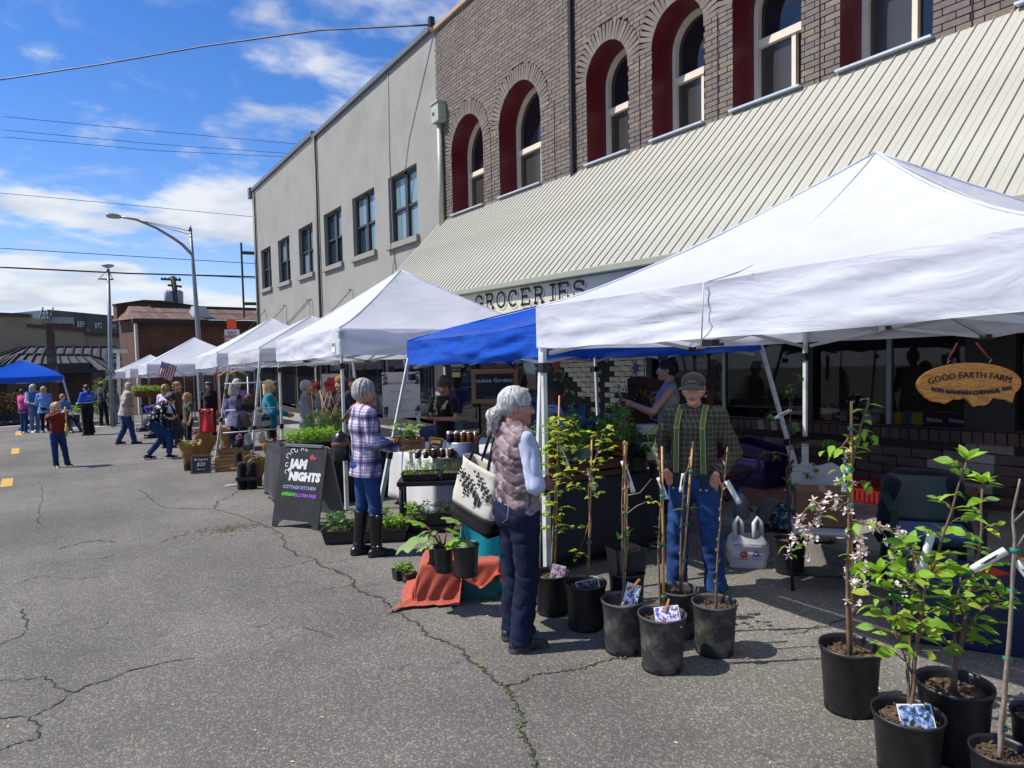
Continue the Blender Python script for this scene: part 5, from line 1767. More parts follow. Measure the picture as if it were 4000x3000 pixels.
  if st == 'curly':
   r_ = random.Random(int(seed*10))
   for q in range(34):
    a = r_.uniform(0, 6.28); zz_ = r_.uniform(-.09, .11)
    rr = .085*math.sqrt(max(.1, 1-(zz_/.14)**2))
    p = (rr*math.cos(a), -.02+rr*1.15*math.sin(a), zz_+.01)
    if p[1] > .03 and p[2] < .06: continue
    hpz.append(ell(hp(*p), r_.uniform(.026, .038)*k_, 0, .008))
  amp = hair.get('amp', .005)
  def hdisp(Pp, amp=amp, seed=seed):
   q = (Pp-H) @ Rh
   ang = np.arctan2(q[:, 0], q[:, 1])
   a = vnoise(np.stack([ang*9, q[:, 2]*9, np.zeros(len(q))], 1)+seed)
   b = vnoise(np.stack([ang*24, q[:, 2]*12, q[:, 1]*8], 1)+seed)
   return amp*(a+.7*b)
  grow('hair', hpz+cut, {2: .006, 1: .010, 0: .015}[near], [hair['m']], P, hdisp)
 P['_'] = 0
 del P['_']
 info = dict(root=P, J=J, hp=hp, S=S, k=k_, Rh=Rh, Rup=Rup)
 return info
def join_into(o, others):
 """one mesh object out of several surfaces"""
 n0 = o.data
 vs, fs, ms = [], [], []
 mats = list(n0.materials)
 off = 0
 for q in [o]+others:
  me = q.data
  co = np.empty(len(me.vertices)*3); me.vertices.foreach_get('co', co)
  vi = np.empty(len(me.loops), np.int64); me.loops.foreach_get('vertex_index', vi)
  mi = np.empty(len(me.polygons), np.int32); me.polygons.foreach_get('material_index', mi)
  vs.append(co.reshape(-1, 3)); fs.append(vi.reshape(-1, 4)+off); ms.append(mi)
  off += len(co)//3
 Vv, Ff, Mm = np.concatenate(vs), np.concatenate(fs), np.concatenate(ms)
 me = bpy.data.meshes.new(o.name)
 me.vertices.add(len(Vv)); me.vertices.foreach_set('co', Vv.ravel())
 me.loops.add(Ff.size); me.loops.foreach_set('vertex_index', Ff.ravel())
 me.polygons.add(len(Ff)); me.polygons.foreach_set('loop_start', np.arange(0, Ff.size, 4)); me.polygons.foreach_set('loop_total', np.full(len(Ff), 4))
 for m in mats: me.materials.append(m)
 me.polygons.foreach_set('material_index', Mm); me.polygons.foreach_set('use_smooth', np.ones(len(Ff), bool))
 me.update(calc_edges=True)
 o.data = me
 for q in others: bpy.data.objects.remove(q)
def face_dir(p, phi):
 """heading for someone at p: 0 = back to the camera, 90 = looking right, 180 = towards us, 270 = left"""
 return math.atan2(p.x, p.y)+R(phi)
def col_at(px, dist):
 """ground point in the picture column px at the given range"""
 d = _ray(px, 1500); d.z = 0
 d.normalize()
 p = d*dist
 return V((p.x, p.y, gz(p.x, p.y)))
def local(info, w):
 """world point into a person's frame"""
 r = info['root']
 return Matrix.Rotation(-r.rotation_euler.z, 3, 'Z') @ (V(w)-r.location)
def world_of(info, p):
 r = info['root']
 return Matrix.Rotation(r.rotation_euler.z, 3, 'Z') @ V(p)+r.location
# ------------------------------------------------------------------ the people
m_jean_navy = denim('dark_navy_denim', '#141d33')
m_jean_mid = denim('mid_blue_denim', '#1e3763')
m_jean_blue = denim('blue_denim', '#24406f')
m_jean_light = denim('washed_denim', '#5a7396')
m_blk = cloth('black_cloth', '#101113')
m_shoe_b = mat('black_shoe', '#121214', .5, var=.15)
m_sole_g = mat('grey_sole', '#3a3c40', .7)
m_sole_w = mat('white_sole', '#c9c6be', .7)
m_boot = mat('black_leather', '#0f0e0f', .32, var=.15, bump=.15, bs=40)
m_tanboot = mat('tan_leather', '#8a5a2e', .6)
PEOPLE = {}
# 1 woman in the quilted vest
g = at(2030, 2512)
def quilt(P):
 x, y, z = P[:, 0], P[:, 1], P[:, 2]
 ang = np.abs(((np.arctan2(x, -y)/math.pi*3) % 2)-1)      # chevrons round the body
 f = (z-ang*.075+.004*vnoise(P*12))/.078
 f = np.abs((f % 1)-.5)*2
 puff = np.sqrt(np.clip(1-f**2.6, 0, 1))
 return (.014*(puff-.7)+.0035*vnoise(P*np.array([22, 22, 42]))+.002*vnoise(P*70))
m_camo = blotch('mauve_camouflage', '#8d7a7c', ['#a3908f', '#6f6062', '#5d5052'], 7, .54, .02, .5)
m_sweat = cloth('pale_blue_sweatshirt', '#aab3c9')
v = person('woman with grey ponytail in a quilted mauve camouflage vest and dark jeans, back turned', g, face_dir(g, 62), 1.60, near=2, fat=1.06, head_yaw=R(28), head_pitch=R(2),
           pose=dict(elR=(.265, .0, 1.13), wrR=(-.07, .15, 1.16), elL=(-.25, .0, 1.14), wrL=(.06, .15, 1.10), ankL=(-.10, .0, .085), ankR=(.115, -.05, .085), kneeR=(.11, .01, .49)),
           skinm=m_skin_ruddy, hair=dict(m=h_silver, style='ponytail', g=.016, amp=.006),
           top=dict(m=[m_sweat], t=.000, st=.013, sleeve='long', hem=1.0, name='sweatshirt', fold=.013, fat=.93),
           bottom=dict(m=m_jean_navy, w=.020, bell=2.1, fold=.011), shoe=dict(m=m_shoe_b, sm=m_sole_g))
PEOPLE['vest'] = v
J, S, P_ = v['J'], v['S'], v['root']
wa, ch, nk = J['waist'], J['chest'], J['neck']
grow('vest', [cone(wa+np.array((0, 0, .0)), wa+np.array((0, 0, -.21*S)), .130*S, .142*S, 0, .03, 1.40, (1, 0, 0), True), cone(wa, ch, .130*S, .140*S, 0, .04, 1.38),
              cone(ch, nk-np.array((0, 0, .02*S)), .136*S, .088*S, 0, .04, 1.36), cone(J['shL']*np.array((.8, 1, 1)), J['shR']*np.array((.8, 1, 1)), .072*S, .072*S, 0, .04),
              cone(nk-np.array((0, 0, .03*S)), nk+np.array((0, .005, .045*S)), .080*S, .082*S, 0, .015, flat=True),
              ell(nk+np.array((0, .005, .06*S)), (.062*S, .062*S, .05*S), 0, .01, None, True),
              ell(J['shR']+np.array((.075, .015, -.05))*S, (.06*S, .075*S, .11*S), 0, .01, None, True), ell(J['shL']+np.array((-.075, .015, -.05))*S, (.06*S, .075*S, .11*S), 0, .01, None, True)],
     .0065, [m_camo], P_, quilt)
mb = MB()    # loose strands over the ponytail and crown
r_ = random.Random(4)
for q in range(150):
 a0 = v['hp'](r_.uniform(-.03, .03), -.11, r_.uniform(-.04, .0))
 a1 = v['hp'](r_.uniform(-.06, .06), -.165+r_.uniform(-.03, .02), r_.uniform(-.12, -.03))
 a2 = v['hp'](r_.uniform(-.06, .06), -.165+r_.uniform(-.04, .03), r_.uniform(-.2, -.1))
 mb.tube([a0, V(a0).lerp(V(a1), .55)+V((r_.uniform(-.02, .02), r_.uniform(-.02, .02), .012)), a1, a2], [.0022, .002, .0016, .0006], 3, 0, False)
for q in range(170):
 t = r_.uniform(-1, 1); u = r_.uniform(0, 1)
 pts = []
 for w in range(6):
  f = w/5
  y = .075-(.19)*f; x = t*.085*math.sin(math.pi*(.18+.72*f))*(1+.0*u)
  z = .035+.108*math.sqrt(max(0, 1-(x/.098)**2))*math.sin(math.pi*(.28+.62*f))**.8-.05*f
  pts.append(v['hp'](x, y, z+r_.uniform(-.004, .004)))
 mb.tube(pts, [.0006, .0016, .0018, .0018, .0016, .0008], 3, 0, False)
mb.build('hair_strands', h_silver, P_)
MB().lathe([(.024, -.012), (.034, 0), (.024, .012), (.014, 0), (.024, -.012)], v['hp'](0, -.112, -.022), 12, rot=frame_to(V(v['Rh'] @ np.array((0, 1, .3))))).build('hair_tie', mat('yellow_green_tie', '#a9b23e', .7), P_)
mb = MB()   # spectacles
for sx_ in (1, -1):
 ctr = V(v['hp'](.032*sx_, .100, .006))
 mb.tube([v['hp'](.032*sx_+.022*math.cos(a), .101-.006*abs(math.cos(a)), .005+.015*math.sin(a)) for a in np.linspace(0, 2*math.pi, 13)[:-1]], .0018, 5, closed=True)
 mb.tube([v['hp'](.054*sx_, .096, .010), v['hp'](.074*sx_, .04, .010), v['hp'](.080*sx_, -.012, .006)], .0018, 5)
mb.tube([v['hp'](-.010, .103, .008), v['hp'](0, .106, .011), v['hp'](.010, .103, .008)], .0018, 5)
mb.build('glasses', mat('plum_frame', '#4a2a35', .3), P_)
pk = MB()   # stitched back pocket outline
yb = -.125*S
for x0 in (.055, -.055):
 for zz_ in (0,):
  pts = [(x0-.055, yb, .985*S), (x0+.055, yb, .985*S), (x0+.055, yb-.012, .90*S), (x0, yb-.016, .865*S), (x0-.055, yb-.012, .90*S), (x0-.055, yb, .985*S)]
  pk.tube(pts, .0022, 4)
pk.build('pocket_stitching', mat('denim_stitch', '#8d86a0', .8), P_)
# 2 woman in the purple plaid jacket
g = at(1440, 2168)
m_plaid = plaid('purple_plaid', '#d3cdd3', [('#43307a', .5, .24, .62), ('#1c1838', .5, .07, .6), ('#7a63b3', .02, .06, .5), ('#2a2148', .86, .05, .5)], 7.2, 7.2)
m_sherpa = mat('cream_sherpa', '#cbbfa4', .95, var=.12, vs=40, bump=.9, bs=110)
v = person('woman with short grey hair in a purple plaid jacket and tall black boots', g, face_dir(g, 72), 1.66, near=2, head_yaw=R(12), head_pitch=R(4),
           pose=dict(elR=(.24, .02, 1.14), wrR=(.13, .29, 1.06), elL=(-.24, .03, 1.14), wrL=(-.09, .32, 1.07), ankR=(.10, .05, .085), kneeR=(.10, .05, .49), ankL=(-.09, -.07, .085), kneeL=(-.09, -.02, .49)),
           handdir=dict(R=(-.15, 1, -.1), nR=(-.2, 0, 1), L=(.2, 1, -.05), nL=(.1, 0, 1), cR=.45, cL=.5),
           skinm=m_skin_ruddy, hair=dict(m=h_grey, style='short', g=.017, amp=.007),
           top=dict(m=[m_plaid, m_sherpa], t=.030, sleeve='long', hem=.80, name='jacket', fold=.011, collar=.035, cm=1, flare=.028, st=.018),
           bottom=dict(m=m_jean_blue, w=.006, bell=.6, fold=.006), shoe=dict(m=m_boot, sm=m_boot, shaft=.86))
PEOPLE['plaid'] = v
P_ = v['root']
mb = MB()
for sd_ in 'RL':
 an, kn = v['J']['ank'+sd_], v['J']['knee'+sd_]
 for f, r_b in ((.05, .052), (.80, .064)):
  p = V(an+(kn-an)*f)
  mb.lathe([(r_b*v['S'], -.012), (r_b*v['S']+.005, -.010), (r_b*v['S']+.005, .010), (r_b*v['S'], .012)], p, 16)
mb.build('boot_strap', m_boot, P_)
mb = MB()
for sd_ in 'R':
 an, kn = v['J']['ank'+sd_], v['J']['knee'+sd_]
 for f, r_b in ((.05, .060), (.80, .070)):
  p = V(an+(kn-an)*f)+V((r_b*v['S'], 0, 0))
  mb.tube([p+V((.002, y, z)) for y, z in ((-.016, -.014), (.016, -.014), (.016, .014), (-.016, .014))], .003, 4, closed=True)
mb.build('boot_buckle', mat('steel_buckle', '#9a9a98', .3, metal=.8), P_)
# 3 man with cap and braces
g = at(2715, 2318)
m_check = plaid('olive_check', '#45443b', [('#85826f', .5, .06, .55), ('#2e2d28', .0, .12, .5)], 26, 26)
v = person('older man in a dark cap, checked shirt and green suspenders with hands in pockets', g, face_dir(g, 193), 1.63, near=2, head_yaw=R(-8), head_pitch=R(2), mouth=1,
           pose=dict(elR=(.29, -.08, 1.12), wrR=(.185, .105, .965), elL=(-.29, -.08, 1.12), wrL=(-.185, .105, .965), kneeR=(.13, .02, .49), ankR=(.15, -.02, .085), kneeL=(-.13, .02, .49), ankL=(-.16, -.02, .085)),
           handdir=dict(R=(-.30, -.30, -1), nR=(0, -1, 0), L=(.30, -.30, -1), nL=(0, -1, 0), cR=.3, cL=.3),
           skinm=skin('pink_fair_skin', '#d09a84'), hair=dict(m=h_white, style='short', g=.010, amp=.006), fat=1.0,
           top=dict(m=[m_check], t=.022, sleeve='long', hem=.965, name='shirt', fold=.010, flare=.0, st=.022, cuff=.93, collar=.02),
           bottom=dict(m=m_jean_blue, w=.024, bell=2.0, fold=.012, rise=.085), shoe=dict(m=m_shoe_b, sm=m_sole_g))
PEOPLE['cap'] = v
J, S, P_, hp = v['J'], v['S'], v['root'], v['hp']
m_cap = cloth('washed_black_cap', '#3a3b37', vs=18, var=.2)
kk = v['k']
grow('cap', [ell(hp(0, -.014, .060), (.094*kk, .112*kk, .080*kk), 0, .01, v['Rh']), cone(hp(-.045, .092, .052), hp(.045, .092, .052), .016*kk, .016*kk, 0, .012),
             ell(hp(0, -.012, -.055), (.13*kk, .15*kk, .092*kk), 0, .01, v['Rh'], True)], .005, [m_cap], P_)
mb = MB()
def brim(u, w):
 a = math.pi*(u-.5)*.56
 r = .088+.062*w
 return V(hp(r*math.sin(a)*.92, .028+r*math.cos(a)*1.02-.0, .054-.026*w*math.cos(a)-.018*abs(math.sin(a))*w-.012*abs(math.sin(a))))
mb.grid(brim, 18, 5)
mb.build('cap_brim', m_cap, P_, solid=.005)
me = text_mesh('WILD', .026*kk, .001, .0006, mats=mat('cap_embroidery', '#b9b9b2', .7))
for q in me.vertices:
 q.co = hp(-q.co.x/kk, .106-(q.co.x/kk)**2*6, .078+q.co.y/kk)
link('embroidery', me, P_)
m_brace = mat('olive_webbing', '#556a2f', .8, var=.1, vs=30)
m_brace_e = mat('webbing_edge', '#a7ab86', .8)
for sx_ in (1, -1):
 pts = []
 for t in np.linspace(0, 1, 14):
  z = (.985+(1.46-.985)*t)*S
  x = sx_*(.105-.010*t)*S
  yf = (.150 if t < .7 else .150-.095*((t-.7)/.3)**1.7)*S
  pts.append(V((x, yf, z)))
 pts += [V((sx_*.095*S, .0, 1.50*S)), V((sx_*.09*S, -.07, 1.46*S)), V((sx_*.06*S, -.128, 1.32*S)), V((sx_*.015*S, -.135, 1.16*S)), V((sx_*.03*S, -.135, 1.02*S))]
 for w_, mm, dy in ((.038, m_brace_e, 0), (.028, m_brace, .0022)):
  mb = MB()
  n = len(pts)
  vs_ = []
  for i, p in enumerate(pts):
   out = V((0, p.y, 0)).normalized() if abs(p.y) > .06 else V((0, 0, 1))
   side = V((1, 0, 0))*w_/2
   vs_ += [p+out*dy-side, p+out*dy+side]
  mb.add(vs_, [(2*i, 2*i+1, 2*i+3, 2*i+2) for i in range(n-1)])
  mb.build('suspender', mm, P_, solid=.0016)
 mb = MB()
 mb.box((sx_*.105*S, .156*S, .955*S), (.042, .008, .06))
 mb.bar((sx_*.118*S, .156*S, .93*S), (sx_*.126*S, .150*S, .865*S), .014, .005); mb.bar((sx_*.092*S, .156*S, .93*S), (sx_*.082*S, .150*S, .865*S), .014, .005)
 mb.build('leather_tab', m_boot, P_)
 mb = MB()
 m_std = mat('brass_stud', '#a89a72', .35, metal=.8)
 for xx in (.126, .082): MB().ball((sx_*xx*S, .153*S, .862*S), (.011, .006, .011), 10, 6).build('metal_stud', m_std, P_)
 MB().box((sx_*.098*S, .160*S, 1.335*S), (.040, .005, .014)).build('slide_buckle', m_std, P_)
mb = MB()
for q in range(6): mb.ball((.0, .146*S, (1.0+.072*q)*S), (.006, .004, .006), 8, 5)
mb.build('shirt_button', mat('shirt_button', '#4c4a42', .4), P_)
# smile line
MB().tube([hp(-.026, .079, -.056), hp(-.014, .092, -.064), hp(0, .0955, -.0665), hp(.014, .092, -.064), hp(.026, .079, -.056)], [.0015, .0032, .0036, .0032, .0015], 5).build('smile', mat('teeth', '#c9bfae', .3), P_)
# 4 young woman holding out a bag
g = V((5.35, 5.15, 0)); g = col_at(2610, 7.35); g.z += WALK_H
v = person('young dark haired woman holding out a bag behind the capped man', g, face_dir(g, 262), 1.60, near=2, head_yaw=R(5),
           pose=dict(elR=(.22, .16, 1.10), wrR=(.10, .40, 1.22), elL=(-.22, .20, 1.16), wrL=(-.04, .42, 1.24)), handdir=dict(R=(-.3, 1, .3), nR=(-1, 0, .2), L=(.3, 1, .2), nL=(1, 0, .2), cR=.7, cL=.7),
           skinm=m_skin, hair=dict(m=h_dark, style='bun', g=.012), top=dict(m=[cloth('grey_tank_top', '#8b8b90')], t=.010, sleeve='none', hem=.9, fold=.005, bust=1),
           bottom=dict(m=m_jean_mid), shoe=dict(m=m_shoe_b))
PEOPLE['bagwoman'] = v
# 5 woman in pale sweater reaching across
g = col_at(2135, 6.9)
g.z += 0
v = person('dark haired woman in a pale blue and lilac sweater reaching over the plant table', g, face_dir(g, 75), 1.56, near=1, lean=R(8),
           pose=dict(elR=(.27, .16, 1.16), wrR=(.18, .46, 1.10), elL=(-.2, .2, 1.16), wrL=(-.12, .44, 1.06)), handdir=dict(R=(0, 1, .1), nR=(0, 0, -1), cR=.2),
           skinm=m_skin_dark, hair=dict(m=h_brown, style='long', g=.02, len=-.17), top=dict(m=[mat('lilac_sweater', '#a9a8c2', .9, var=.08, dirt='#b9c3c6', ds=2.2, bump=.3, bs=200)], t=.028, sleeve='long', hem=.88, name='sweater', fold=.012),
           bottom=dict(m=m_blk), shoe=dict(m=m_shoe_b))
PEOPLE['reach'] = v
# 6 woman in black embroidered top looking at a phone
g = col_at(1735, 9.6)
m_emb = cloth('black_blouse', '#0e0d10')
v = person('woman with hair bun in a black embroidered blouse looking down at a phone', g, face_dir(g, 218), 1.60, near=2, head_pitch=R(22), head_yaw=R(14),
           pose=dict(elR=(.24, .06, 1.14), wrR=(.10, .27, 1.16), elL=(-.25, .06, 1.14), wrL=(-.05, .29, 1.16)), handdir=dict(R=(-.6, .7, .2), nR=(0, -.3, 1), L=(.7, .6, .1), nL=(0, -.3, 1), cR=.5, cL=.5),
           skinm=m_skin_tan, hair=dict(m=h_brown, style='bun', g=.012), top=dict(m=[m_emb], t=.014, sleeve='short', hem=.86, name='blouse', fold=.006, bust=1), bottom=dict(m=m_blk), shoe=dict(m=m_shoe_b))
PEOPLE['phone'] = v
J, S = v['J'], v['S']
mb = MB()
r_ = random.Random(8)
for q in range(26):
 sx_ = r_.choice((-1, 1)); t = r_.random()
 x = sx_*(.045+.085*t)*S; z = (1.22+.22*t+r_.uniform(-.04, .04))*S
 y = (.118+.03*(1-abs(x)/.14)-.07*max(0, (z/S-1.34)/.1))*S
 for k in range(5):
  a = k*1.257
  mb.ball((x+.014*math.cos(a), y+.004, z+.014*math.sin(a)), (.009, .004, .009), 6, 4)
mb.build('embroidery', mat('gold_embroidery', '#b79f6c', .8), v['root'])
ph = thing('smartphone', 'dark smartphone held by the woman in the black blouse', 'phone', world_of(v, (.03, .36*S, 1.20*S)), v['root'].rotation_euler.z)
MB().box((0, 0, 0), (.075, .15, .009), rotm(R(35), 0, 0)).build('case', m_blackp, ph, bevel=.003)
MB().box((0, -.004, .006), (.066, .135, .002), rotm(R(35), 0, 0)).build('screen', glass('phone_screen', '#0a0c10'), ph)
# shoppers in the middle distance ------------------------------------------------
def walker(label, px, dist=None, foot=None, phi=180, h=1.65, **k):
 g = at(*foot) if foot else col_at(px, dist)
 lift = k.pop('lift', 0)
 g.z += lift
 return person(label, g, face_dir(g, phi), h, **k)
sh_b = dict(m=m_shoe_b, sm=m_sole_g)
walker('blond woman in a teal jacket beside the seedling stall', 1050, 13.6, phi=84, h=1.64, near=1, hair=dict(m=h_blond, style='bob', g=.018),
       pose=dict(elR=(.23, .05, 1.14), wrR=(.16, .32, 1.06), elL=(-.22, .05, 1.14), wrL=(-.1, .3, 1.04)), top=dict(m=[cloth('teal_fleece', '#0f6f86')], t=.026, hem=.82, name='jacket'), bottom=dict(m=m_blk), shoe=sh_b)
walker('person in a lilac grey coat seen from behind the hanging hats', 925, 15.6, phi=20, h=1.68, near=1, hair=dict(m=h_grey, style='short', g=.02), fat=1.12,
       top=dict(m=[cloth('lilac_coat', '#6d6788')], t=.03, hem=.72, name='coat', flare=.04), bottom=dict(m=m_jean_navy), shoe=sh_b)
walker('grey haired person in a heather grey hoodie shopping for seedlings', 1195, 12.6, phi=95, h=1.62, near=1, hair=dict(m=h_grey, style='short', g=.016),
       pose=dict(elR=(.23, .04, 1.14), wrR=(.14, .28, 1.08)), top=dict(m=[cloth('heather_hoodie', '#77767a')], t=.026, hem=.86, name='hoodie', collar=.03), bottom=dict(m=m_jean_mid), shoe=sh_b)
v = walker('shopper in a red cap and striped tee leaning over the plants', 1268, 13.2, phi=262, h=1.60, near=1, lean=R(16), head_pitch=R(20), hair=dict(m=h_brown, style='bun', g=.01),
       top=dict(m=[plaid('grey_stripe', '#8a8d96', [('#5a5e6b', .5, .2, .8)], .01, 40)], t=.014, sleeve='short', hem=.9), bottom=dict(m=m_jean_mid), shoe=sh_b)
def cap_on(v, m, back=False):
 hp, kk = v['hp'], v['k']
 grow('cap', [ell(hp(0, -.010, .058), (.092*kk, .108*kk, .076*kk), 0, .01, v['Rh']), ell(hp(0, -.012, -.05), (.13*kk, .15*kk, .092*kk), 0, .01, v['Rh'], True)], .010, [m], v['root'])
 mb = MB()
 mb.grid(lambda u, w: V(hp((.086+.06*w)*math.sin(math.pi*(u-.5))*.9, .03+(.086+.06*w)*math.cos(math.pi*(u-.5)), .045-.03*w)), 12, 3)
 mb.build('cap_brim', m, v['root'], solid=.006)
cap_on(v, cloth('coral_cap', '#c8443a'))
v = walker('shopper in a mustard knit beanie with purple hair and dark jacket', 1332, 12.4, phi=225, h=1.66, near=1, hair=dict(m=hairmat('purple_hair', '#2b1238', '#5a2a73'), style='long', g=.016, len=-.22),
       top=dict(m=[cloth('charcoal_plum_jacket', '#2a242d')], t=.026, hem=.8, name='jacket'), bottom=dict(m=m_blk), shoe=sh_b)
grow('beanie', [ell(v['hp'](0, -.015, .065), (.100*v['k'], .118*v['k'], .10*v['k']), 0, .01, v['Rh']), ell(v['hp'](0, -.012, -.06), (.14*v['k'], .16*v['k'], .09*v['k']), 0, .01, v['Rh'], True)], .01, [mat('mustard_knit', '#8a6420', .9, bump=.6, bs=120)], v['root'])
walker('auburn haired woman in black facing the street under the white tent', 1375, 14.2, phi=190, h=1.63, near=1, hair=dict(m=h_auburn, style='long', g=.014, len=-.14), top=dict(m=[m_blk], t=.018, hem=.85), bottom=dict(m=m_blk), shoe=sh_b)
# crouching boy with a backpack in his arms
g = at(628, 1792)
m_bw = blotch('black_white_print', '#0d0d0f', ['#d8d6cf'], 16, .61, .006, .8, 2)
v = person('dark haired teenager in a black and white print shirt bending forward with a backpack', g, face_dir(g, 84), 1.70, near=1, lean=R(38), head_pitch=R(2),
           pose=dict(pel=(0, -.16, .86), hipR=(.09, -.16, .80), hipL=(-.09, -.16, .80), kneeR=(.10, .20, .52), ankR=(.10, .16, .085), kneeL=(-.10, .08, .47), ankL=(-.10, -.26, .085),
                     waist=(0, -.155, .99), chest=(0, -.16, 1.20), neck=(0, -.17, 1.36), head=(0, -.12, 1.50), shR=(.175, -.17, 1.30), shL=(-.175, -.17, 1.30),
                     elR=(.22, -.02, 1.03), wrR=(.10, .16, 1.16), elL=(-.22, .02, 1.05), wrL=(-.06, .20, 1.16)), handdir=dict(R=(-.3, .5, .8), L=(.3, .5, .8), cR=1.0, cL=1.0),
           skinm=m_skin, hair=dict(m=h_dark, style='short', g=.024, amp=.01), top=dict(m=[m_bw], t=.022, sleeve='elbow', hem=.74, fold=.012), bottom=dict(m=m_jean_mid, w=.018, len=.93, bell=1.2, fold=.011), shoe=dict(m=m_blk, sm=m_sole_w))
PEOPLE['boy'] = v
walker('child in an olive green tee standing behind the bending teenager', 728, 18.2, phi=250, h=1.38, near=1, child=True, hair=dict(m=h_dkblond, style='bob', g=.014), top=dict(m=[cloth('olive_tee', '#3f4a3c')], t=.014, sleeve='short', hem=.84), bottom=dict(m=m_blk), shoe=sh_b)
walker('woman in a white and violet floral blouse at the far stall', 645, 19.3, phi=40, h=1.60, near=1, hair=dict(m=h_dkblond, style='bob', g=.02, amp=.01), top=dict(m=[blotch('violet_floral', '#cfd0da', ['#4b4a9a', '#7d8bc4'], 30, .58, .01)], t=.018, sleeve='elbow', hem=.8, name='blouse'), bottom=dict(m=m_blk), shoe=sh_b)
walker('curly haired shopper half hidden behind the teenager', 690, 20.0, phi=120, h=1.66, near=1, hair=dict(m=h_dkblond, style='curly', g=.01), top=dict(m=[cloth('brown_top', '#4a3a30')], t=.018, hem=.85), bottom=dict(m=m_blk), shoe=sh_b)
v = walker('dark haired vendor with sunglasses on her head behind the bread stall', 815, 20.4, phi=200, h=1.62, near=1, skinm=m_skin_tan, hair=dict(m=h_dark, style='bob', g=.02), top=dict(m=[m_blk], t=.018, hem=.85), bottom=dict(m=m_blk), shoe=sh_b)
MB().tube([v['hp'](-.08, .03, .10), v['hp'](-.05, .075, .11), v['hp'](0, .085, .112), v['hp'](.05, .075, .11), v['hp'](.08, .03, .10)], .008, 5).build('sunglasses', mat('white_sunglasses', '#c8c8c8', .3), v['root'])
# elderly man strolling
g = at(497, 1736)
m_beige = cloth('beige_windbreaker', '#9c948a', var=.06, bumpy=.15)
PEOPLE['oldman'] = person('balding elderly man in a beige windbreaker and jeans walking to the right', g, face_dir(g, 82), 1.70, near=1, lean=R(10), head_pitch=R(12), fat=1.08,
           pose=dict(elR=(.24, -.09, 1.12), wrR=(.20, .07, .93), elL=(-.24, -.05, 1.12), wrL=(-.19, .09, .92), kneeR=(.09, .10, .50), ankR=(.09, .17, .085), kneeL=(-.09, -.02, .49), ankL=(-.09, -.20, .10)),
           skinm=m_skin_ruddy, hair=dict(m=h_grey, style='sides', g=.008), top=dict(m=[m_beige], t=.038, hem=.80, name='jacket', fold=.016, collar=.02, flare=.02, st=.026), bottom=dict(m=m_jean_mid, w=.022, fold=.012), shoe=dict(m=m_shoe_b, sm=m_blk))
# child with the bubble wand
g = at(232, 1826)
m_rust = mat('rust_corduroy', '#6f1d10', .9, var=.1, bump=.5, bs=90)
v = person('blond child in a rust corduroy jacket raising a yellow bubble wand', g, face_dir(g, 150), 1.33, near=1, child=True, head_pitch=R(4),
           pose=dict(elR=(.33, .16, 1.37), wrR=(.06, .34, 1.50), elL=(-.24, .05, 1.12), wrL=(-.10, .32, 1.06), kneeL=(-.14, .03, .49), ankL=(-.22, -.0, .085), kneeR=(.10, .02, .49), ankR=(.07, -.02, .085)),
           handdir=dict(R=(-.6, .2, .5), nR=(-.5, 0, -.5), L=(.5, .5, .3), nL=(1, 0, 0), cR=1.1, cL=1.1),
           skinm=m_skin, hair=dict(m=h_blond, style='long', g=.022, len=-.14, amp=.012), top=dict(m=[m_rust], t=.020, hem=.92, name='jacket', fold=.01, flare=.0), bottom=dict(m=m_jean_mid, w=.022, fold=.012, bell=1.5), shoe=dict(m=m_shoe_b, sm=m_sole_w))
PEOPLE['bubble'] = v
S = v['S']
wd = thing('bubble_wand', 'long yellow bubble wand held upright by the blond child', 'toy', world_of(v, (-.02*S, .38*S, .86*S)))
MB().tube([(0, 0, 0), (0, 0, .26)], .022, 10).build('tube', mat('yellow_plastic', '#c9a416', .3), wd)
MB().tube([(0, 0, .26), (0, 0, .48)], .007, 8).build('stick', mat('clear_stick', '#d3d6cf', .2), wd)
MB().lathe([(0, .46), (.017, .46), (.020, .60), (0, .60)], (0, 0, 0), 12).build('handle', mat('yellow_plastic', '#c9a416', .3), wd)
# group at the left end of the street
m_pink = cloth('pink_tee', '#c2397f')
walker('woman in a bright pink shirt standing with the chatting group', 95, foot=(96, 1692), phi=60, h=1.58, near=1, fat=1.14, hair=dict(m=h_dark, style='short', g=.014), pose=dict(elR=(.25, .02, 1.12), wrR=(.10, .25, 1.10), elL=(-.25, .02, 1.12), wrL=(-.06, .27, 1.08)), top=dict(m=[m_pink], t=.022, sleeve='elbow', hem=.80), bottom=dict(m=m_jean_mid), shoe=dict(m=m_sole_w, sm=m_sole_w))
v = walker('long haired woman in a blue and white raglan top with sunglasses', 137, foot=(138, 1690), phi=150, h=1.74, near=1, fat=1.05, hair=dict(m=h_grey, style='long', g=.014, len=-.2), pose=dict(elR=(.25, .02, 1.12), wrR=(.12, .25, 1.04), elL=(-.25, .02, 1.12), wrL=(-.12, .25, 1.04)),
       top=dict(m=[mat('blue_tee', '#2f5f9c', .85), cloth('white_sleeve', '#b9bccb')], sm=1, t=.018, sleeve='elbow', hem=.82), bottom=dict(m=m_jean_light), shoe=dict(m=m_sole_w, sm=m_sole_w))
MB().tube([v['hp'](-.075, .06, .008), v['hp'](-.032, .106, .006), v['hp'](0, .112, .01), v['hp'](.032, .106, .006), v['hp'](.075, .06, .008)], .012, 6).build('sunglasses', m_blackp, v['root'])
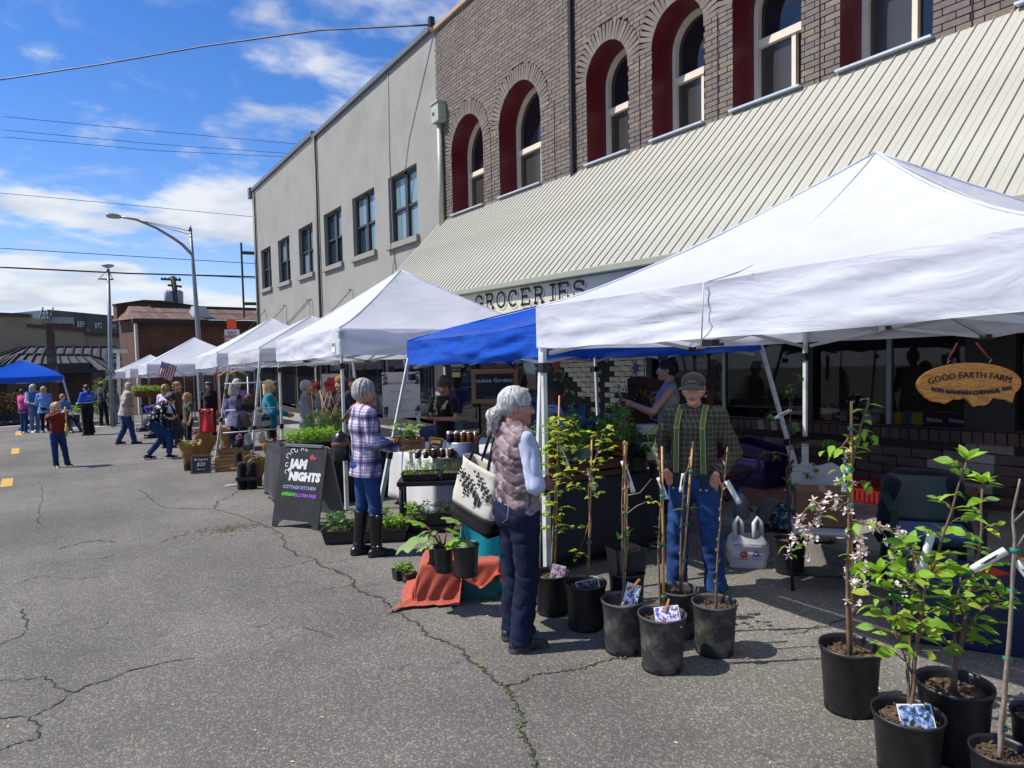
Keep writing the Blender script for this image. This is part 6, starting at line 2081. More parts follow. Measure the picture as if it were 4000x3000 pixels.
walker('woman in a pale denim shirt with long greying hair, back turned', 178, foot=(180, 1690), phi=20, h=1.64, near=1, fat=1.12, hair=dict(m=hairmat('ash_hair', '#6b5c4a', '#b5a892'), style='long', g=.02, len=-.2), pose=dict(elL=(-.27, .02, 1.12), wrL=(-.10, .25, 1.10)), top=dict(m=[denim('pale_denim_shirt', '#5f83b4')], t=.024, hem=.74, flare=.03, fold=.012), bottom=dict(m=m_jean_navy), shoe=dict(m=m_sole_w, sm=m_sole_w))
g = at(262, 1690)
v = person('seated blond woman in a denim jacket with black boots stretched out', g, face_dir(g, 150), 1.66, near=1, fat=1.05, hair=dict(m=h_dkblond, style='short', g=.018),
       pose=dict(pel=(0, -.2, .62), hipR=(.09, -.2, .58), hipL=(-.09, -.2, .58), waist=(0, -.2, .76), chest=(0, -.18, .98), neck=(0, -.19, 1.14), head=(0, -.15, 1.285), shR=(.178, -.19, 1.08), shL=(-.178, -.19, 1.08), elR=(.23, -.12, .84), wrR=(.10, .10, .82), elL=(-.23, -.12, .84), wrL=(-.10, .10, .82),
                 kneeR=(.10, .24, .56), ankR=(.12, .42, .10), kneeL=(-.11, .24, .54), ankL=(-.20, .52, .10)), top=dict(m=[denim('denim_jacket', '#3f6796')], t=.024, hem=.56, name='jacket'), bottom=dict(m=m_blk, w=.01), shoe=dict(m=m_boot, sm=m_boot, shaft=.5))
PEOPLE['seated'] = v
g = at(347, 1700)
m_navy_u = cloth('black_uniform', '#0b0c12')
m_off = newmat('uniform_shirt')
nt, b = m_off[1], m_off[2]
zc_ = nt.sep(nt.coord())[2]
x = nt.mix(nt.ramp(zc_, 1.075, 1.08), c('#0b0c12'), c('#1d4fc0'))
x = nt.mix(nt.math('MULTIPLY', nt.ramp(zc_, 1.06, 1.064), nt.ramp(zc_, 1.082, 1.078)), x, c('#c8ccd2'))
nt.put(b.inputs['Base Color'], x); b.inputs['Roughness'].default_value = .8
v = person('officer in a blue and black uniform with a dark ponytail, back turned', g, face_dir(g, 320), 1.66, near=1, fat=1.16, hair=dict(m=h_dark, style='ponytail', g=.012),
       pose=dict(elR=(.26, .03, 1.12), wrR=(.10, .27, 1.08), elL=(-.26, .04, 1.12), wrL=(-.14, .30, 1.08)), top=dict(m=[m_off[0]], t=.026, sleeve='elbow', hem=.86, fat=1.16), bottom=dict(m=m_navy_u, w=.035, bell=2.2), shoe=dict(m=m_shoe_b))
for txt, z, sz in (('POLICE', 1.34, .07), ('ENFORCEMENT', 1.26, .045)):
 me = text_mesh(txt, sz, .001, .001, mats=mat('uniform_print', '#b9c4dd', .7))
 for q in me.vertices:
  q.co = V((-q.co.x, -.178+abs(q.co.x)**2*1.6, z*v['S']+q.co.y))
 link('lettering', me, v['root'])
v = walker('man in a grey tee, tan cap and black jeans with his back to us', 403, foot=(404, 1664), phi=50, h=1.74, near=1, fat=1.06, hair=dict(m=h_brown, style='short', g=.006), pose=dict(ankR=(.2, .02, .085), kneeR=(.15, .03, .49)), top=dict(m=[cloth('charcoal_tee', '#3a3a3d')], t=.02, sleeve='elbow', hem=.84), bottom=dict(m=m_blk, w=.02), shoe=dict(m=m_shoe_b, sm=m_blk))
cap_on(v, cloth('tan_cap', '#8a7460'))
v = walker('youngster in a pink plaid shirt and pale jeans near the tent leg', 446, foot=(448, 1658), phi=30, h=1.50, near=1, hair=dict(m=h_brown, style='long', g=.014, len=-.18), top=dict(m=[plaid('pink_plaid', '#8d6a70', [('#4a3a4a', .5, .2, .5), ('#b59a9a', .0, .1, .6)], 9, 9)], t=.022, hem=.84), bottom=dict(m=m_jean_light), shoe=dict(m=m_tanboot, sm=m_tanboot, shaft=.35))
# ------------------------------------------------------------------ pots, saplings, leaves
m_pot = mat('black_nursery_pot', '#17171a', .45, var=.2, vs=5, dirt='#34322f', ds=7, bump=.12, bs=30)
m_pot_dusty = mat('dusty_nursery_pot', '#323334', .65, var=.3, vs=6, dirt='#857d6e', ds=8, bump=.15, bs=40)
m_soil = mat('bark_mulch', '#4a3a2c', .95, var=.4, vs=60, bump=1.0, bs=90, dirt='#8a7350', ds=45)
m_bamboo = mat('bamboo_stake', '#b98a52', .6, var=.15, vs=20)
m_twig = mat('young_bark', '#6a5442', .8, var=.25, vs=30, bump=.3)
m_twig_g = mat('grey_bark', '#7d7364', .8, var=.25, vs=30, bump=.3)
m_tie = mat('green_tie_tape', '#0f7a66', .5)
m_tag = mat('white_plant_tag', '#d9dad6', .5, var=.03)
m_ink = mat('ink', '#1b1c20', .6)
m_bud = mat('fuzzy_bud', '#a3854a', .8)
def leafm(name, col_, tr=.35):
 m, nt, b = newmat(name)
 a = nt('ShaderNodeObjectInfo').outputs['Random']; i = nt('ShaderNodeNewGeometry').outputs['Random Per Island']
 r0 = nt.math('FRACT', nt.math('ADD', a, i))
 f = nt.ramp(r0, 0, 1, .68, 1.3, False)
 base = c(col_)
 x = nt.mix(1.0, base, nt('ShaderNodeCombineColor', {0: f, 1: nt.math('POWER', f, .8), 2: f}).outputs[0], 'MULTIPLY')
 v = nt.noise(40, 3, .5, nt.coord())
 nt.put(b.inputs['Base Color'], x); b.inputs['Roughness'].default_value = .42; b.inputs['Specular IOR Level'].default_value = .4
 nt.put(b.inputs['Normal'], nt.bump(v, .2, .01))
 t = nt('ShaderNodeBsdfTranslucent'); nt.put(t.inputs['Color'], nt.mix(.5, x, (base[0]*1.5, base[1]*1.6, base[2]*.5, 1)))
 ms = nt('ShaderNodeMixShader', {0: tr, 1: b.outputs[0], 2: t.outputs[0]})
 nt.l.new(ms.outputs[0], m.node_tree.nodes['Material Output'].inputs['Surface'])
 return m
l_bright = leafm('bright_green_leaf', '#7ba42c')
l_yellow = leafm('yellow_green_leaf', '#a3b23a')
l_mid = leafm('mid_green_leaf', '#3f6a24')
l_dark = leafm('dark_green_leaf', '#24471f', .2)
l_pale = leafm('pale_green_leaf', '#7f9b5a')
l_blue = leafm('blue_green_leaf', '#4a6a5c', .15)
l_red = leafm('red_leaf', '#6d2a1c', .25)
l_petal = leafm('blossom_petal', '#e6d6db', .3)
def leaf_pts(L, w, curl=.25, tip=1.0):
 prof = [(0, .0), (.18, .62), (.42, 1.0), (.70, .72), (1.0, 0.0)]
 vs, fs = [], []
 for t, k in prof:
  z = -curl*L*t*t
  vs += [V((-k*w/2, t*L, z+k*w*.16)), V((0, t*L, z)), V((k*w/2, t*L, z+k*w*.16))]
 for i in range(4):
  a = i*3
  fs += [(a, a+1, a+4, a+3), (a+1, a+2, a+5, a+4)]
 return vs, fs
def leaf_mesh(name, m, L=1.0, w=.42, curl=.25):
 mb = MB(); vs, fs = leaf_pts(L, w, curl); mb.add(vs, fs, 0, True)
 return mb.mesh(name, m)
def orient(d, roll=0.0, upv=(0, 0, 1)):
 """matrix whose Y runs along d, Z as near up as possible"""
 y = V(d).normalized()
 u = V(upv)
 if abs(y.dot(u)) > .97: u = V((1, 0, 0))
 x = y.cross(u).normalized(); z = x.cross(y)
 m = Matrix((x, y, z)).transposed()
 return m @ Matrix.Rotation(roll, 3, 'Y')
def add_leaf(mb, p, d, L, w=.42, curl=.25, roll=0.0, mi=0):
 vs, fs = leaf_pts(L, L*w, curl)
 m = orient(d, roll)
 mb.add([m @ v+V(p) for v in vs], fs, mi, True)
_lm = {}
def leaf_obj(parent, m, p, d, L, w=.45, curl=.25, roll=0.0, name='leaf'):
 key = (m.name, w, curl)
 if key not in _lm: _lm[key] = leaf_mesh(name, m, 1.0, w, curl)
 o = link(name, _lm[key], parent, p)
 o.rotation_euler = orient(d, roll).to_euler()
 o.scale = (L, L, L)
 return o
def pot_profile(r, h, rim=True):
 rb = r*.84
 p = [(0, .006), (rb, .006), (rb*1.0, .0), (rb*1.005, .02), (r*.955, h*.86), (r*.985, h*.875), (r*.985, h*.93), (r, h*.935), (r*1.035, h*.96), (r*1.035, h), (r*.985, h), (r*.955, h*.94), (r*.90, h*.80)]
 return p
def make_pot(t, r, h, m=None, fill=.84, seg=26, drain=True, chips=True, seed=1):
 m = m or m_pot
 o = MB().lathe(pot_profile(r, h), (0, 0, 0), seg).build('pot', m, t)
 s = MB()
 rr = r*.915
 r_ = random.Random(seed)
 def fn(u, v):
  a = 2*math.pi*u
  return V((rr*v*math.cos(a), rr*v*math.sin(a), h*fill+.006*vn(v*5*math.cos(a)+seed, v*5*math.sin(a), seed)))
 s.grid(fn, 18, 5)
 if chips:
  for q in range(70):
   a, q_ = r_.uniform(0, 6.28), math.sqrt(r_.random())*rr*.95
   s.box((q_*math.cos(a), q_*math.sin(a), h*fill+r_.uniform(.002, .012)), (r_.uniform(.008, .022), r_.uniform(.005, .012), .004), rotm(r_.uniform(-.6, .6), r_.uniform(-.6, .6), r_.uniform(0, 3)))
 s.build('soil', m_soil, o)
 if drain:
  for a in (0.4, 1.5, 2.6, 3.7, 4.8, 5.9):
   MB().box((r*.853*math.cos(a), r*.853*math.sin(a), .022), (.006, .026, .026), rotm(0, 0, a)).build('drain_hole', m_blackp, o)
 return o
def pic_card(t, p, w, h, cols, tilt=-.35, rz=0.0, style=0, pin=False):
 """printed photo card standing in a pot, facing the viewer"""
 key = 'card_'+'_'.join(cols)
 if key not in MATS:
  blotch(key, cols[0], cols[1:], 34, .52, .02, .35, 4)
 ry = math.atan2(t.location.x, t.location.y)
 cd_ = MB().box((0, 0, h/2), (w, .002, h)).build('photo_card', mat('card_paper', '#d9d8d2', .5), t, p, (tilt, rz, -ry))
 MB().box((0, -.0022, h*.5), (w*.92, .0016, h*.92)).build('print', MATS[key], cd_)
 if pin:
  MB().box((w*.05, -.006, h*1.02), (.012, .012, .075), rotm(0, R(28), 0)).build('clothespin', mat('clothespin_wood', '#b07a3d', .6), cd_)
def tag_strip(t, p, L=.16, w=.028, drop=.5, yaw=0.0, txt=True):
 ry = math.atan2(t.location.x, t.location.y)
 o = MB()
 n = 6
 o.grid(lambda u, v: V(((v-.5)*w, .01*math.sin(u*2.2), -u*L)), n, 1)
 g_ = o.build('plant_tag', m_tag, t, p, (0, yaw, -ry), solid=.0008)
 if txt:
  for k, s_ in enumerate((.30, .48, .66)):
   MB().box(((k % 2-.5)*.004, -.004+.01*math.sin(s_*2.2)-.002, -L*(.35+.12*k)), (.004, .0008, L*.5*(.7 if k == 1 else .5))).build('handwriting', m_ink, g_)
 return g_
def stem_path(g, pxs, jit=.0):
 return [up_from(g, *p)-g+V((rnd.uniform(-jit, jit), rnd.uniform(-jit, jit), 0)) for p in pxs]
def along(pts, t):
 n = len(pts)-1
 i = min(int(t*n), n-1)
 return pts[i].lerp(pts[i+1], t*n-i), (pts[i+1]-pts[i]).normalized()
def width_at(g, px):       # metres covered by px picture pixels at the range of g
 return px*(g-CAM).dot(FW)/FPX
def sapling(label, base, rim_px, pot_h_px, stake=None, stems=(), group='potted saplings in front of the white canopy', pm=None, ties=(), name='potted_sapling', seed=1, cat='potted plant'):
 g = at(*base)
 t = thing(name, label, cat, g, 0, group)
 r = width_at(g, rim_px)/2*.93; h = width_at(g, pot_h_px)*.97
 make_pot(t, r, h, pm, seed=seed)
 ctr = V((0, 0, h*.82))
 if stake:
  top = up_from(g, *stake)-g
  MB().tube([V((.025, .01, h*.6)), top], [.0075, .006], 7).build('stake', m_bamboo, t)
  for f in ties:
   p = V((.025, .01, h*.6)).lerp(top, f)
   MB().lathe([(.014, -.008), (.016, -.006), (.016, .006), (.014, .008)], p, 10).build('tie', m_tie, t)
 paths = []
 for pxs, r0, mm in stems:
  pts = [ctr+V((rnd.uniform(-.015, .015), rnd.uniform(-.015, .015), -.03))]+stem_path(g, pxs, .012)
  n = len(pts)
  # resample with a little kink
  fine = []
  for i in range(n-1):
   for k in range(3):
    fine.append(pts[i].lerp(pts[i+1], k/3)+V((rnd.uniform(-.004, .004), rnd.uniform(-.004, .004), 0)))
  fine.append(pts[-1])
  MB().tube(fine, [r0*(1-.65*i/(len(fine)-1)) for i in range(len(fine))], 7).build('stem', mm, t)
  paths.append(fine)
 return t, g, r, h, paths
def buds(t, path, n=9, m=None, seed=2, size=.018):
 r_ = random.Random(seed)
 for k in range(n):
  p, d = along(path, .2+.8*k/n)
  a = r_.uniform(0, 6.28)
  dd = (d+V((math.cos(a), math.sin(a), 0))*.7).normalized()
  MB().tube([p, p+dd*size*.5, p+dd*size*1.3], [.003, .0062, .001], 6).build('bud', m or m_bud, t)
 p, d = along(path, 1.0)
 MB().tube([p, p+d*size*.7, p+d*size*1.6], [.003, .007, .001], 6).build('bud', m or m_bud, t)
def twig_with_leaves(t, p, d, L, nl, lm, size, mb=None, seed=1, asobj=True, droop=.3, w=.5, tm=None):
 r_ = random.Random(seed)
 end = p+d*L+V((0, 0, -droop*L*.4))
 mid = p.lerp(end, .5)+V((0, 0, .08*L))
 MB().tube([p, mid, end], [.003, .0022, .0012], 5).build('twig', tm or m_twig, t)
 for k in range(nl):
  f = .25+.75*k/max(1, nl-1)
  q = p.lerp(mid, f*2) if f < .5 else mid.lerp(end, f*2-1)
  a = r_.uniform(0, 6.28)
  dd = (d*.5+V((math.cos(a), math.sin(a), r_.uniform(-.3, .35)))).normalized()
  s_ = size*r_.uniform(.7, 1.25)
  if asobj: leaf_obj(t, lm, q, dd, s_, w, .3, r_.uniform(-.6, .6))
  else: add_leaf(mb, q, dd, s_, w, .3, r_.uniform(-.6, .6))
# --- cluster of pots by the plant table -----------------------------------------
t, g, r, h, ps = sapling('potted maple sapling with yellow-green leaves beside the tent leg', (2160, 2392), 152, 165, (2185, 1545), [([(2165, 2000), (2172, 1800), (2178, 1640)], .008, m_twig_g)], ties=(.3, .62, .85), seed=1)
r_ = random.Random(1)
for k in range(34):
 f = .22+.78*k/33
 p, d = along(ps[0], f)
 a = k*2.4+r_.uniform(-.4, .4)
 L = r_.uniform(.07, .20)*(1.15-.3*f)
 twig_with_leaves(t, p, V((math.cos(a), math.sin(a), .35)).normalized(), L, r_.randint(5, 8), l_yellow, .056, seed=k, w=.62)
tag_strip(t, up_from(g, 2185, 1742)-g, .17, .026, yaw=R(-22))
pic_card(t, V((-.02, -r*.55, h*.80)), .095, .125, ('b9c4cf', '8d5f7c', 'c79bb0', '50603f'), rz=R(14))
t, g, r, h, ps = sapling('potted sapling with a dark red picture card leaning in the pot', (2290, 2448), 172, 185, (2312, 1706), [([(2300, 2050), (2308, 1900), (2318, 1800), (2352, 1690)], .008, m_twig)], ties=(.35, .8), seed=2)
for k in range(15):
 p, d = along(ps[0], .42+.58*k/14)
 a = k*2.1
 twig_with_leaves(t, p, V((math.cos(a), math.sin(a), .45)).normalized(), r_.uniform(.08, .22), r_.randint(4, 6), l_yellow, .05, seed=k+50, w=.6)
pl = up_from(g, 2255, 2165)-g
MB().tube([along(ps[0], .3)[0], pl*.5+along(ps[0], .3)[0]*.5+V((0, 0, -.03)), pl], [.004, .003, .0015], 5).build('twig', m_twig, t)
for k in range(10): leaf_obj(t, l_yellow, pl+V((r_.uniform(-.05, .05), r_.uniform(-.05, .05), r_.uniform(-.02, .03))), V((r_.uniform(-1, 1), r_.uniform(-1, 1), .1)), .045, .6)
tag_strip(t, up_from(g, 2298, 1830)-g, .15, .026, yaw=R(-14))
pic_card(t, V((-.03, -r*.6, h*.80)), .15, .095, ('2a1f1c', '4a1f24', '69727a', '1a1512'), rz=R(-12))
t, g, r, h, ps = sapling('potted magnolia with a tall blue and white picture card pegged on', (2434, 2540), 174, 212, (2440, 1722), [([(2428, 2150), (2432, 1900), (2438, 1740)], .009, m_twig), ([(2450, 2150), (2450, 1950), (2452, 1745)], .006, m_twig_g)], pm=m_pot_dusty, ties=(.12, .36, .6), seed=3)
buds(t, ps[0], 9); buds(t, ps[1], 6, seed=5)
for k in range(6): leaf_obj(t, l_mid, up_from(g, 2418+k*7, 2110-k*4)-g, V((r_.uniform(-1, 1), r_.uniform(-1, .3), .8)), .06, .5)
br_ = [up_from(g, 2452, 1935)-g, up_from(g, 2500, 1925)-g, up_from(g, 2545, 1870)-g]
MB().tube(br_, [.004, .003, .0015], 5).build('twig', m_twig_g, t)
br_ = [up_from(g, 2450, 2005)-g, up_from(g, 2490, 1975)-g, up_from(g, 2538, 1955)-g]
MB().tube(br_, [.004, .003, .0015], 5).build('twig', m_twig_g, t)
for k in range(5): leaf_obj(t, l_yellow, br_[2]+V((r_.uniform(-.06, .02), r_.uniform(-.04, .04), r_.uniform(-.02, .02))), V((r_.uniform(-.2, 1), r_.uniform(-1, 1), .3)), .05, .5)
tag_strip(t, up_from(g, 2432, 1800)-g, .20, .028, yaw=R(-18))
pic_card(t, V((-.03, -r*.62, h*.84)), .085, .165, ('c9cdd6', '3f63c4', 'e6e4df', '4a4740'), tilt=-.3, rz=R(16), pin=True)
t, g, r, h, ps = sapling('nearest dusty pot of the cluster with a violet magnolia picture card', (2588, 2608), 197, 226, (2586, 1744), [([(2576, 2150), (2574, 1900), (2580, 1790)], .008, m_twig)], pm=m_pot_dusty, ties=(.2, .48, .74), seed=4)
buds(t, ps[0], 11, seed=7)
for k in range(5): leaf_obj(t, l_mid, up_from(g, 2568, 2060+k*20)-g, V((r_.uniform(-1, -.2), r_.uniform(-1, .3), .5)), .045, .5)
tag_strip(t, up_from(g, 2572, 1865)-g, .13, .024, yaw=R(-20))
pic_card(t, V((-.03, -r*.66, h*.82)), .135, .12, ('b7afc9', '5b57b8', 'e3e2ea', '7d5f86'), tilt=-.4, rz=R(-10), pin=True)
t, g, r, h, ps = sapling('potted sapling with two thin leaves, behind the nearest dusty pot', (2652, 2478), 162, 190, (2706, 1724), [([(2660, 2050), (2672, 1880), (2690, 1800)], .008, m_twig)], pm=m_pot_dusty, ties=(.28, .5, .82), seed=5)
buds(t, ps[0], 7, seed=9)
for dx_, dy_ in ((-1, .2), (1, .35), (-.3, .9)): leaf_obj(t, l_mid, up_from(g, 2682, 1992)-g, V((dx_*.85, -.5*dx_, dy_)), .095, .36)
tag_strip(t, up_from(g, 2670, 1850)-g, .12, .024, yaw=R(8))
t, g, r, h, ps = sapling('bare twig sapling in the rightmost pot of the cluster', (2792, 2545), 183, 208, None, [([(2800, 2250), (2812, 2100), (2828, 1950), (2840, 1772)], .008, m_twig)], pm=m_pot_dusty, seed=6)
buds(t, ps[0], 12, seed=11, size=.026)
tag_strip(t, up_from(g, 2838, 1878)-g, .15, .03, yaw=R(-28), txt=False)
t, g, r, h, ps = sapling('square black pot stacked in a round pot at the back of the cluster', (2450, 2425), 150, 205, None, [([(2447, 2000), (2449, 1900)], .006, m_twig_g)], seed=7, cat='plant pot')
mb = MB(); w_ = r*.78
for z0, z1, k0, k1 in ((h*.72, h*1.42, .82, 1.0), (h*1.42, h*1.46, 1.05, 1.05)):
 mb.add([(sx*w_*(k0 if z == z0 else k1), sy*w_*(k0 if z == z0 else k1), z) for z in (z0, z1) for sx, sy in ((-1, -1), (1, -1), (1, 1), (-1, 1))], [(0, 1, 5, 4), (1, 2, 6, 5), (2, 3, 7, 6), (3, 0, 4, 7)])
mb.build('square_pot', m_pot, t, solid=.004)
# --- weeping crab-apple, two leafy shrubs and bare tree at the right ---------------
def blossom(t, p, s_, seed=0):
 r_ = random.Random(seed)
 mb = MB()
 n = V((r_.uniform(-1, .3), r_.uniform(-1, .2), r_.uniform(-.3, .7))).normalized()
 m = orient(n)
 for k in range(5):
  a = k*1.2566+r_.uniform(-.1, .1)
  d = m @ V((math.cos(a), .25, math.sin(a)))
  add_leaf(mb, V((0, 0, 0)), d, s_, .72, -.15, 0, 0)
 mb.ball((0, 0, 0), s_*.16, 6, 4, 1)
 o = mb.build('blossom', [l_petal, m_bud], t, p)
 return o
t, g, r, h, ps = sapling('weeping crab-apple sapling with pale pink blossom and a bamboo stake', (3320, 2766), 238, 262, (3325, 1568), [([(3312, 2300), (3318, 2050), (3322, 1850), (3345, 1700), (3398, 1560)], .011, m_twig)], ties=(.36, .5, .62, .75, .9), seed=21)
weep = [[(3322, 1935), (3230, 1945), (3150, 1985), (3100, 2080), (3085, 2180)], [(3322, 1960), (3200, 2000), (3160, 2080), (3150, 2160)], [(3325, 2030), (3420, 2040), (3480, 2120), (3520, 2230), (3545, 2340)],
  [(3325, 2040), (3460, 2060), (3560, 2120), (3590, 2220)], [(3322, 1700), (3290, 1740), (3240, 1760)], [(3335, 1680), (3390, 1700), (3420, 1760)], [(3322, 2050), (3360, 2110), (3365, 2200), (3350, 2280)], [(3318, 2150), (3340, 2230), (3330, 2330)], [(3320, 1900), (3370, 1880), (3400, 1910)], [(3320, 1800), (3295, 1830), (3280, 1880)]]
r_ = random.Random(12)
for bi, w_ in enumerate(weep):
 dep = r_.uniform(-.12, .12)
 pts = [up_from(g, *p)-g for p in w_]
 view = V((g.x, g.y, 0)).normalized()
 pts = [p+view*dep*(i/(len(pts)-1)) for i, p in enumerate(pts)]
 MB().tube(pts, [.005-.0035*i/(len(pts)-1) for i in range(len(pts))], 5).build('branch', m_twig, t)
 low = bi in (4, 5, 8, 9)
 for k in range(7 if low else 19):
  p, d = along(pts, .12+.88*k/(6 if low else 18))
  p = p+V((r_.uniform(-.03, .03), r_.uniform(-.03, .03), r_.uniform(-.02, .02)))
  if not low and r_.random() < .68: blossom(t, p, r_.uniform(.022, .03), seed=bi*40+k)
  else:
   a = r_.uniform(0, 6.28)
   leaf_obj(t, l_bright, p, V((math.cos(a), math.sin(a), r_.uniform(-.9, .2))), r_.uniform(.045, .075), .5, .3, r_.uniform(-.5, .5))
for k in range(12):
 p, d = along(ps[0], .68+.32*k/11)
 a = k*2.4
 leaf_obj(t, l_bright, p, V((math.cos(a), math.sin(a), .1)), r_.uniform(.06, .085), .5, .3)
for py_ in (1785, 1900, 2010, 2160, 2250, 2360):
 p = up_from(g, 3320+r_.uniform(-20, 25), py_)-g
 for k in range(3): blossom(t, p+V((r_.uniform(-.03, .03), r_.uniform(-.03, .03), r_.uniform(-.03, .03))), .024, seed=int(py_)+k)
tag_strip(t, up_from(g, 3312, 1820)-g, .13, .03, yaw=R(6))
def shrub(label, base, rim, ph, stems, seed, lm, size, per, spread, card=None, pm=None):
 t, g, r, h, ps = sapling(label, base, rim, ph, None, stems, name='potted_shrub', seed=seed, pm=pm)
 r_ = random.Random(seed)
 for si, path in enumerate(ps):
  for k in range(per):
   f = .30+.70*(k+.5)/per
   p, d = along(path, f)
   a = k*2.4+si
   out = V((math.cos(a), math.sin(a), .55)).normalized()
   L = spread*r_.uniform(.4, 1.0)*(1.15-.75*f)
   end = p+out*L
   MB().tube([p, p.lerp(end, .5)+V((0, 0, .01)), end], [.003, .002, .0012], 4).build('twig', m_twig, t)
   for q in range(4):
    tt = .35+.65*q/3
    an = a+(1 if q % 2 else -1)*r_.uniform(.5, 1.3)
    dd = V((math.cos(an), math.sin(an), r_.uniform(-.1, .5))).normalized()
    leaf_obj(t, lm if r_.random() < .7 else r_.choice((l_yellow, l_mid)), p.lerp(end, tt), dd, size*r_.uniform(.5, 1.3), r_.choice((.40, .46, .54)), r_.choice((.1, .25, .45)), r_.uniform(-1, 1))
  p, d = along(path, 1.0)
  for q in range(5):
   an = q*1.25
   leaf_obj(t, lm, p, (d*.8+V((math.cos(an), math.sin(an), 0))*.7).normalized(), size*1.05, .46, .2, r_.uniform(-.4, .4))
 return t, g, r, h
t, g, r, h = shrub('bushy green shrub in a black pot with a blue flower picture card', (3545, 3010), 272, 245, [([(3560, 2600), (3620, 2300), (3690, 2100), (3790, 1800)], .010, m_twig), ([(3560, 2620), (3570, 2450), (3560, 2250), (3560, 2130)], .008, m_twig), ([(3560, 2640), (3500, 2480), (3480, 2350), (3440, 2240)], .006, m_twig)], 31, l_bright, .074, 15, .23)
pic_card(t, V((-.02, -r*.45, h*.74)), .125, .115, ('6f86b3', '9fb2dd', '43597f', '2f3a30'), tilt=-.3, rz=R(-14))
tag_strip(t, up_from(g, 3640, 2080)-g, .17, .03, yaw=R(12), txt=False)
shrub('leafy green shrub with a brown trunk behind the picture card pot', (3724, 2946), 282, 300, [([(3740, 2600), (3770, 2400), (3830, 2150), (3850, 1890)], .013, m_twig), ([(3740, 2560), (3720, 2380), (3760, 2250)], .009, m_twig), ([(3745, 2540), (3830, 2400), (3900, 2320)], .008, m_twig)], 37, l_bright, .066, 14, .21)
t, g, r, h, ps = sapling('slender bare sapling with white name tags at the right edge', (3905, 3140), 225, 230, (3965, 2130), [([(3920, 2750), (3945, 2400), (3955, 2150), (3965, 2000), (3990, 1870)], .010, m_twig_g)], ties=(.18, .50, .80, .98), seed=41)
p0 = up_from(g, 3960, 2040)-g
MB().tube([p0, up_from(g, 4010, 1990)-g, up_from(g, 4060, 1880)-g], [.005, .004, .002], 5).build('twig', m_twig_g, t)
MB().tube([up_from(g, 3958, 2160)-g, up_from(g, 4010, 2080)-g, up_from(g, 4060, 2030)-g], [.005, .004, .002], 5).build('twig', m_twig_g, t)
tag_strip(t, up_from(g, 3930, 2150)-g, .14, .030, yaw=R(48)); tag_strip(t, up_from(g, 3970, 2190)-g, .15, .032, yaw=R(-36))
for k in range(3): leaf_obj(t, leafm('bronze_leaf', '#7d5a2a'), up_from(g, 3965+k*9, 2180)-g, V((math.cos(k*2), -.4, .2)), .05, .4)
sapling('black pot cut off by the right edge of the view', (4060, 2990), 210, 215, None, [([(4080, 2600), (4090, 2400)], .008, m_twig)], seed=43)
t, g, r, h, ps = sapling('slim sapling with sparse green leaves against the white tent leg', (3085, 2235), 130, 140, None, [([(3092, 2000), (3090, 1800), (3082, 1600)], .007, m_twig)], seed=45)
for (px_, py_) in ((3005, 1622), (3120, 1465), (3085, 1520), (3080, 1550), (2985, 1770), (3030, 1775), (3240, 1720), (3220, 1730), (3260, 1735), (3190, 1830), (3160, 1855), (3095, 1900), (3070, 1875), (3110, 1670)):
 e_ = up_from(g, px_, py_)-g
 p, d = along(ps[0], min(1, max(.2, .25+.75*(2200-py_-60)/620)))
 MB().tube([p, p.lerp(e_, .5)+V((0, 0, .02)), e_], [.003, .002, .001], 4).build('twig', m_twig, t)
 for k in range(6): leaf_obj(t, l_mid, e_+V((r_.uniform(-.02, .02), r_.uniform(-.02, .02), r_.uniform(-.02, .02))), V((r_.uniform(-1, 1), r_.uniform(-1, 1), r_.uniform(-.6, .5))), r_.uniform(.05, .075), .45)
tag_strip(t, up_from(g, 3092, 1600)-g, .15, .026, yaw=R(60))
# ------------------------------------------------------------------ stalls and goods
def G(x, y, h=0.0):
 return V((x, y, gz(x, y)+h))
m_steel = mat('zinc', '#8f9699', .35, metal=.7, var=.1)
m_wood = mat('pine_wood', '#8f6a3e', .7, var=.2, vs=9, stretch=(1, 8, 8))
m_wood_d = mat('brown_stained_wood', '#4a2d1c', .7, var=.2, vs=9, stretch=(1, 8, 8))
m_chalk = mat('chalkboard', '#16181a', .7, var=.25, vs=5, dirt='#33373a', ds=6)
m_white_l = mat('chalk_white', '#d6d6d2', .9)
m_kraft = mat('kraft_paper', '#9a7446', .75, var=.12, vs=9, bump=.3, bs=24, trans=.15)
m_card = mat('cardboard', '#8d6a45', .8, var=.08)
def foliage(t, n, sx, sy, z0, z1, size, lm, seed=1, stem=True, name='foliage', w=.5):
 r_ = random.Random(seed)
 mb = MB()
 for k in range(n):
  x, y = r_.uniform(-sx, sx), r_.uniform(-sy, sy)
  zt = z0+(z1-z0)*r_.uniform(.25, 1)
  if stem: mb.tube([(x*.9, y*.9, z0), (x, y, zt)], [.002, .0014], 3, 1, False)
  for q in range(4):
   a = r_.uniform(0, 6.28)
   add_leaf(mb, (x, y, zt-q*.012), V((math.cos(a), math.sin(a), r_.uniform(-.2, .8))), size*r_.uniform(.6, 1.25), w, .3, r_.uniform(-.6, .6), 0)
 o = mb.build(name, [lm, l_pale], t)
 o['kind'] = 'stuff'
 return o
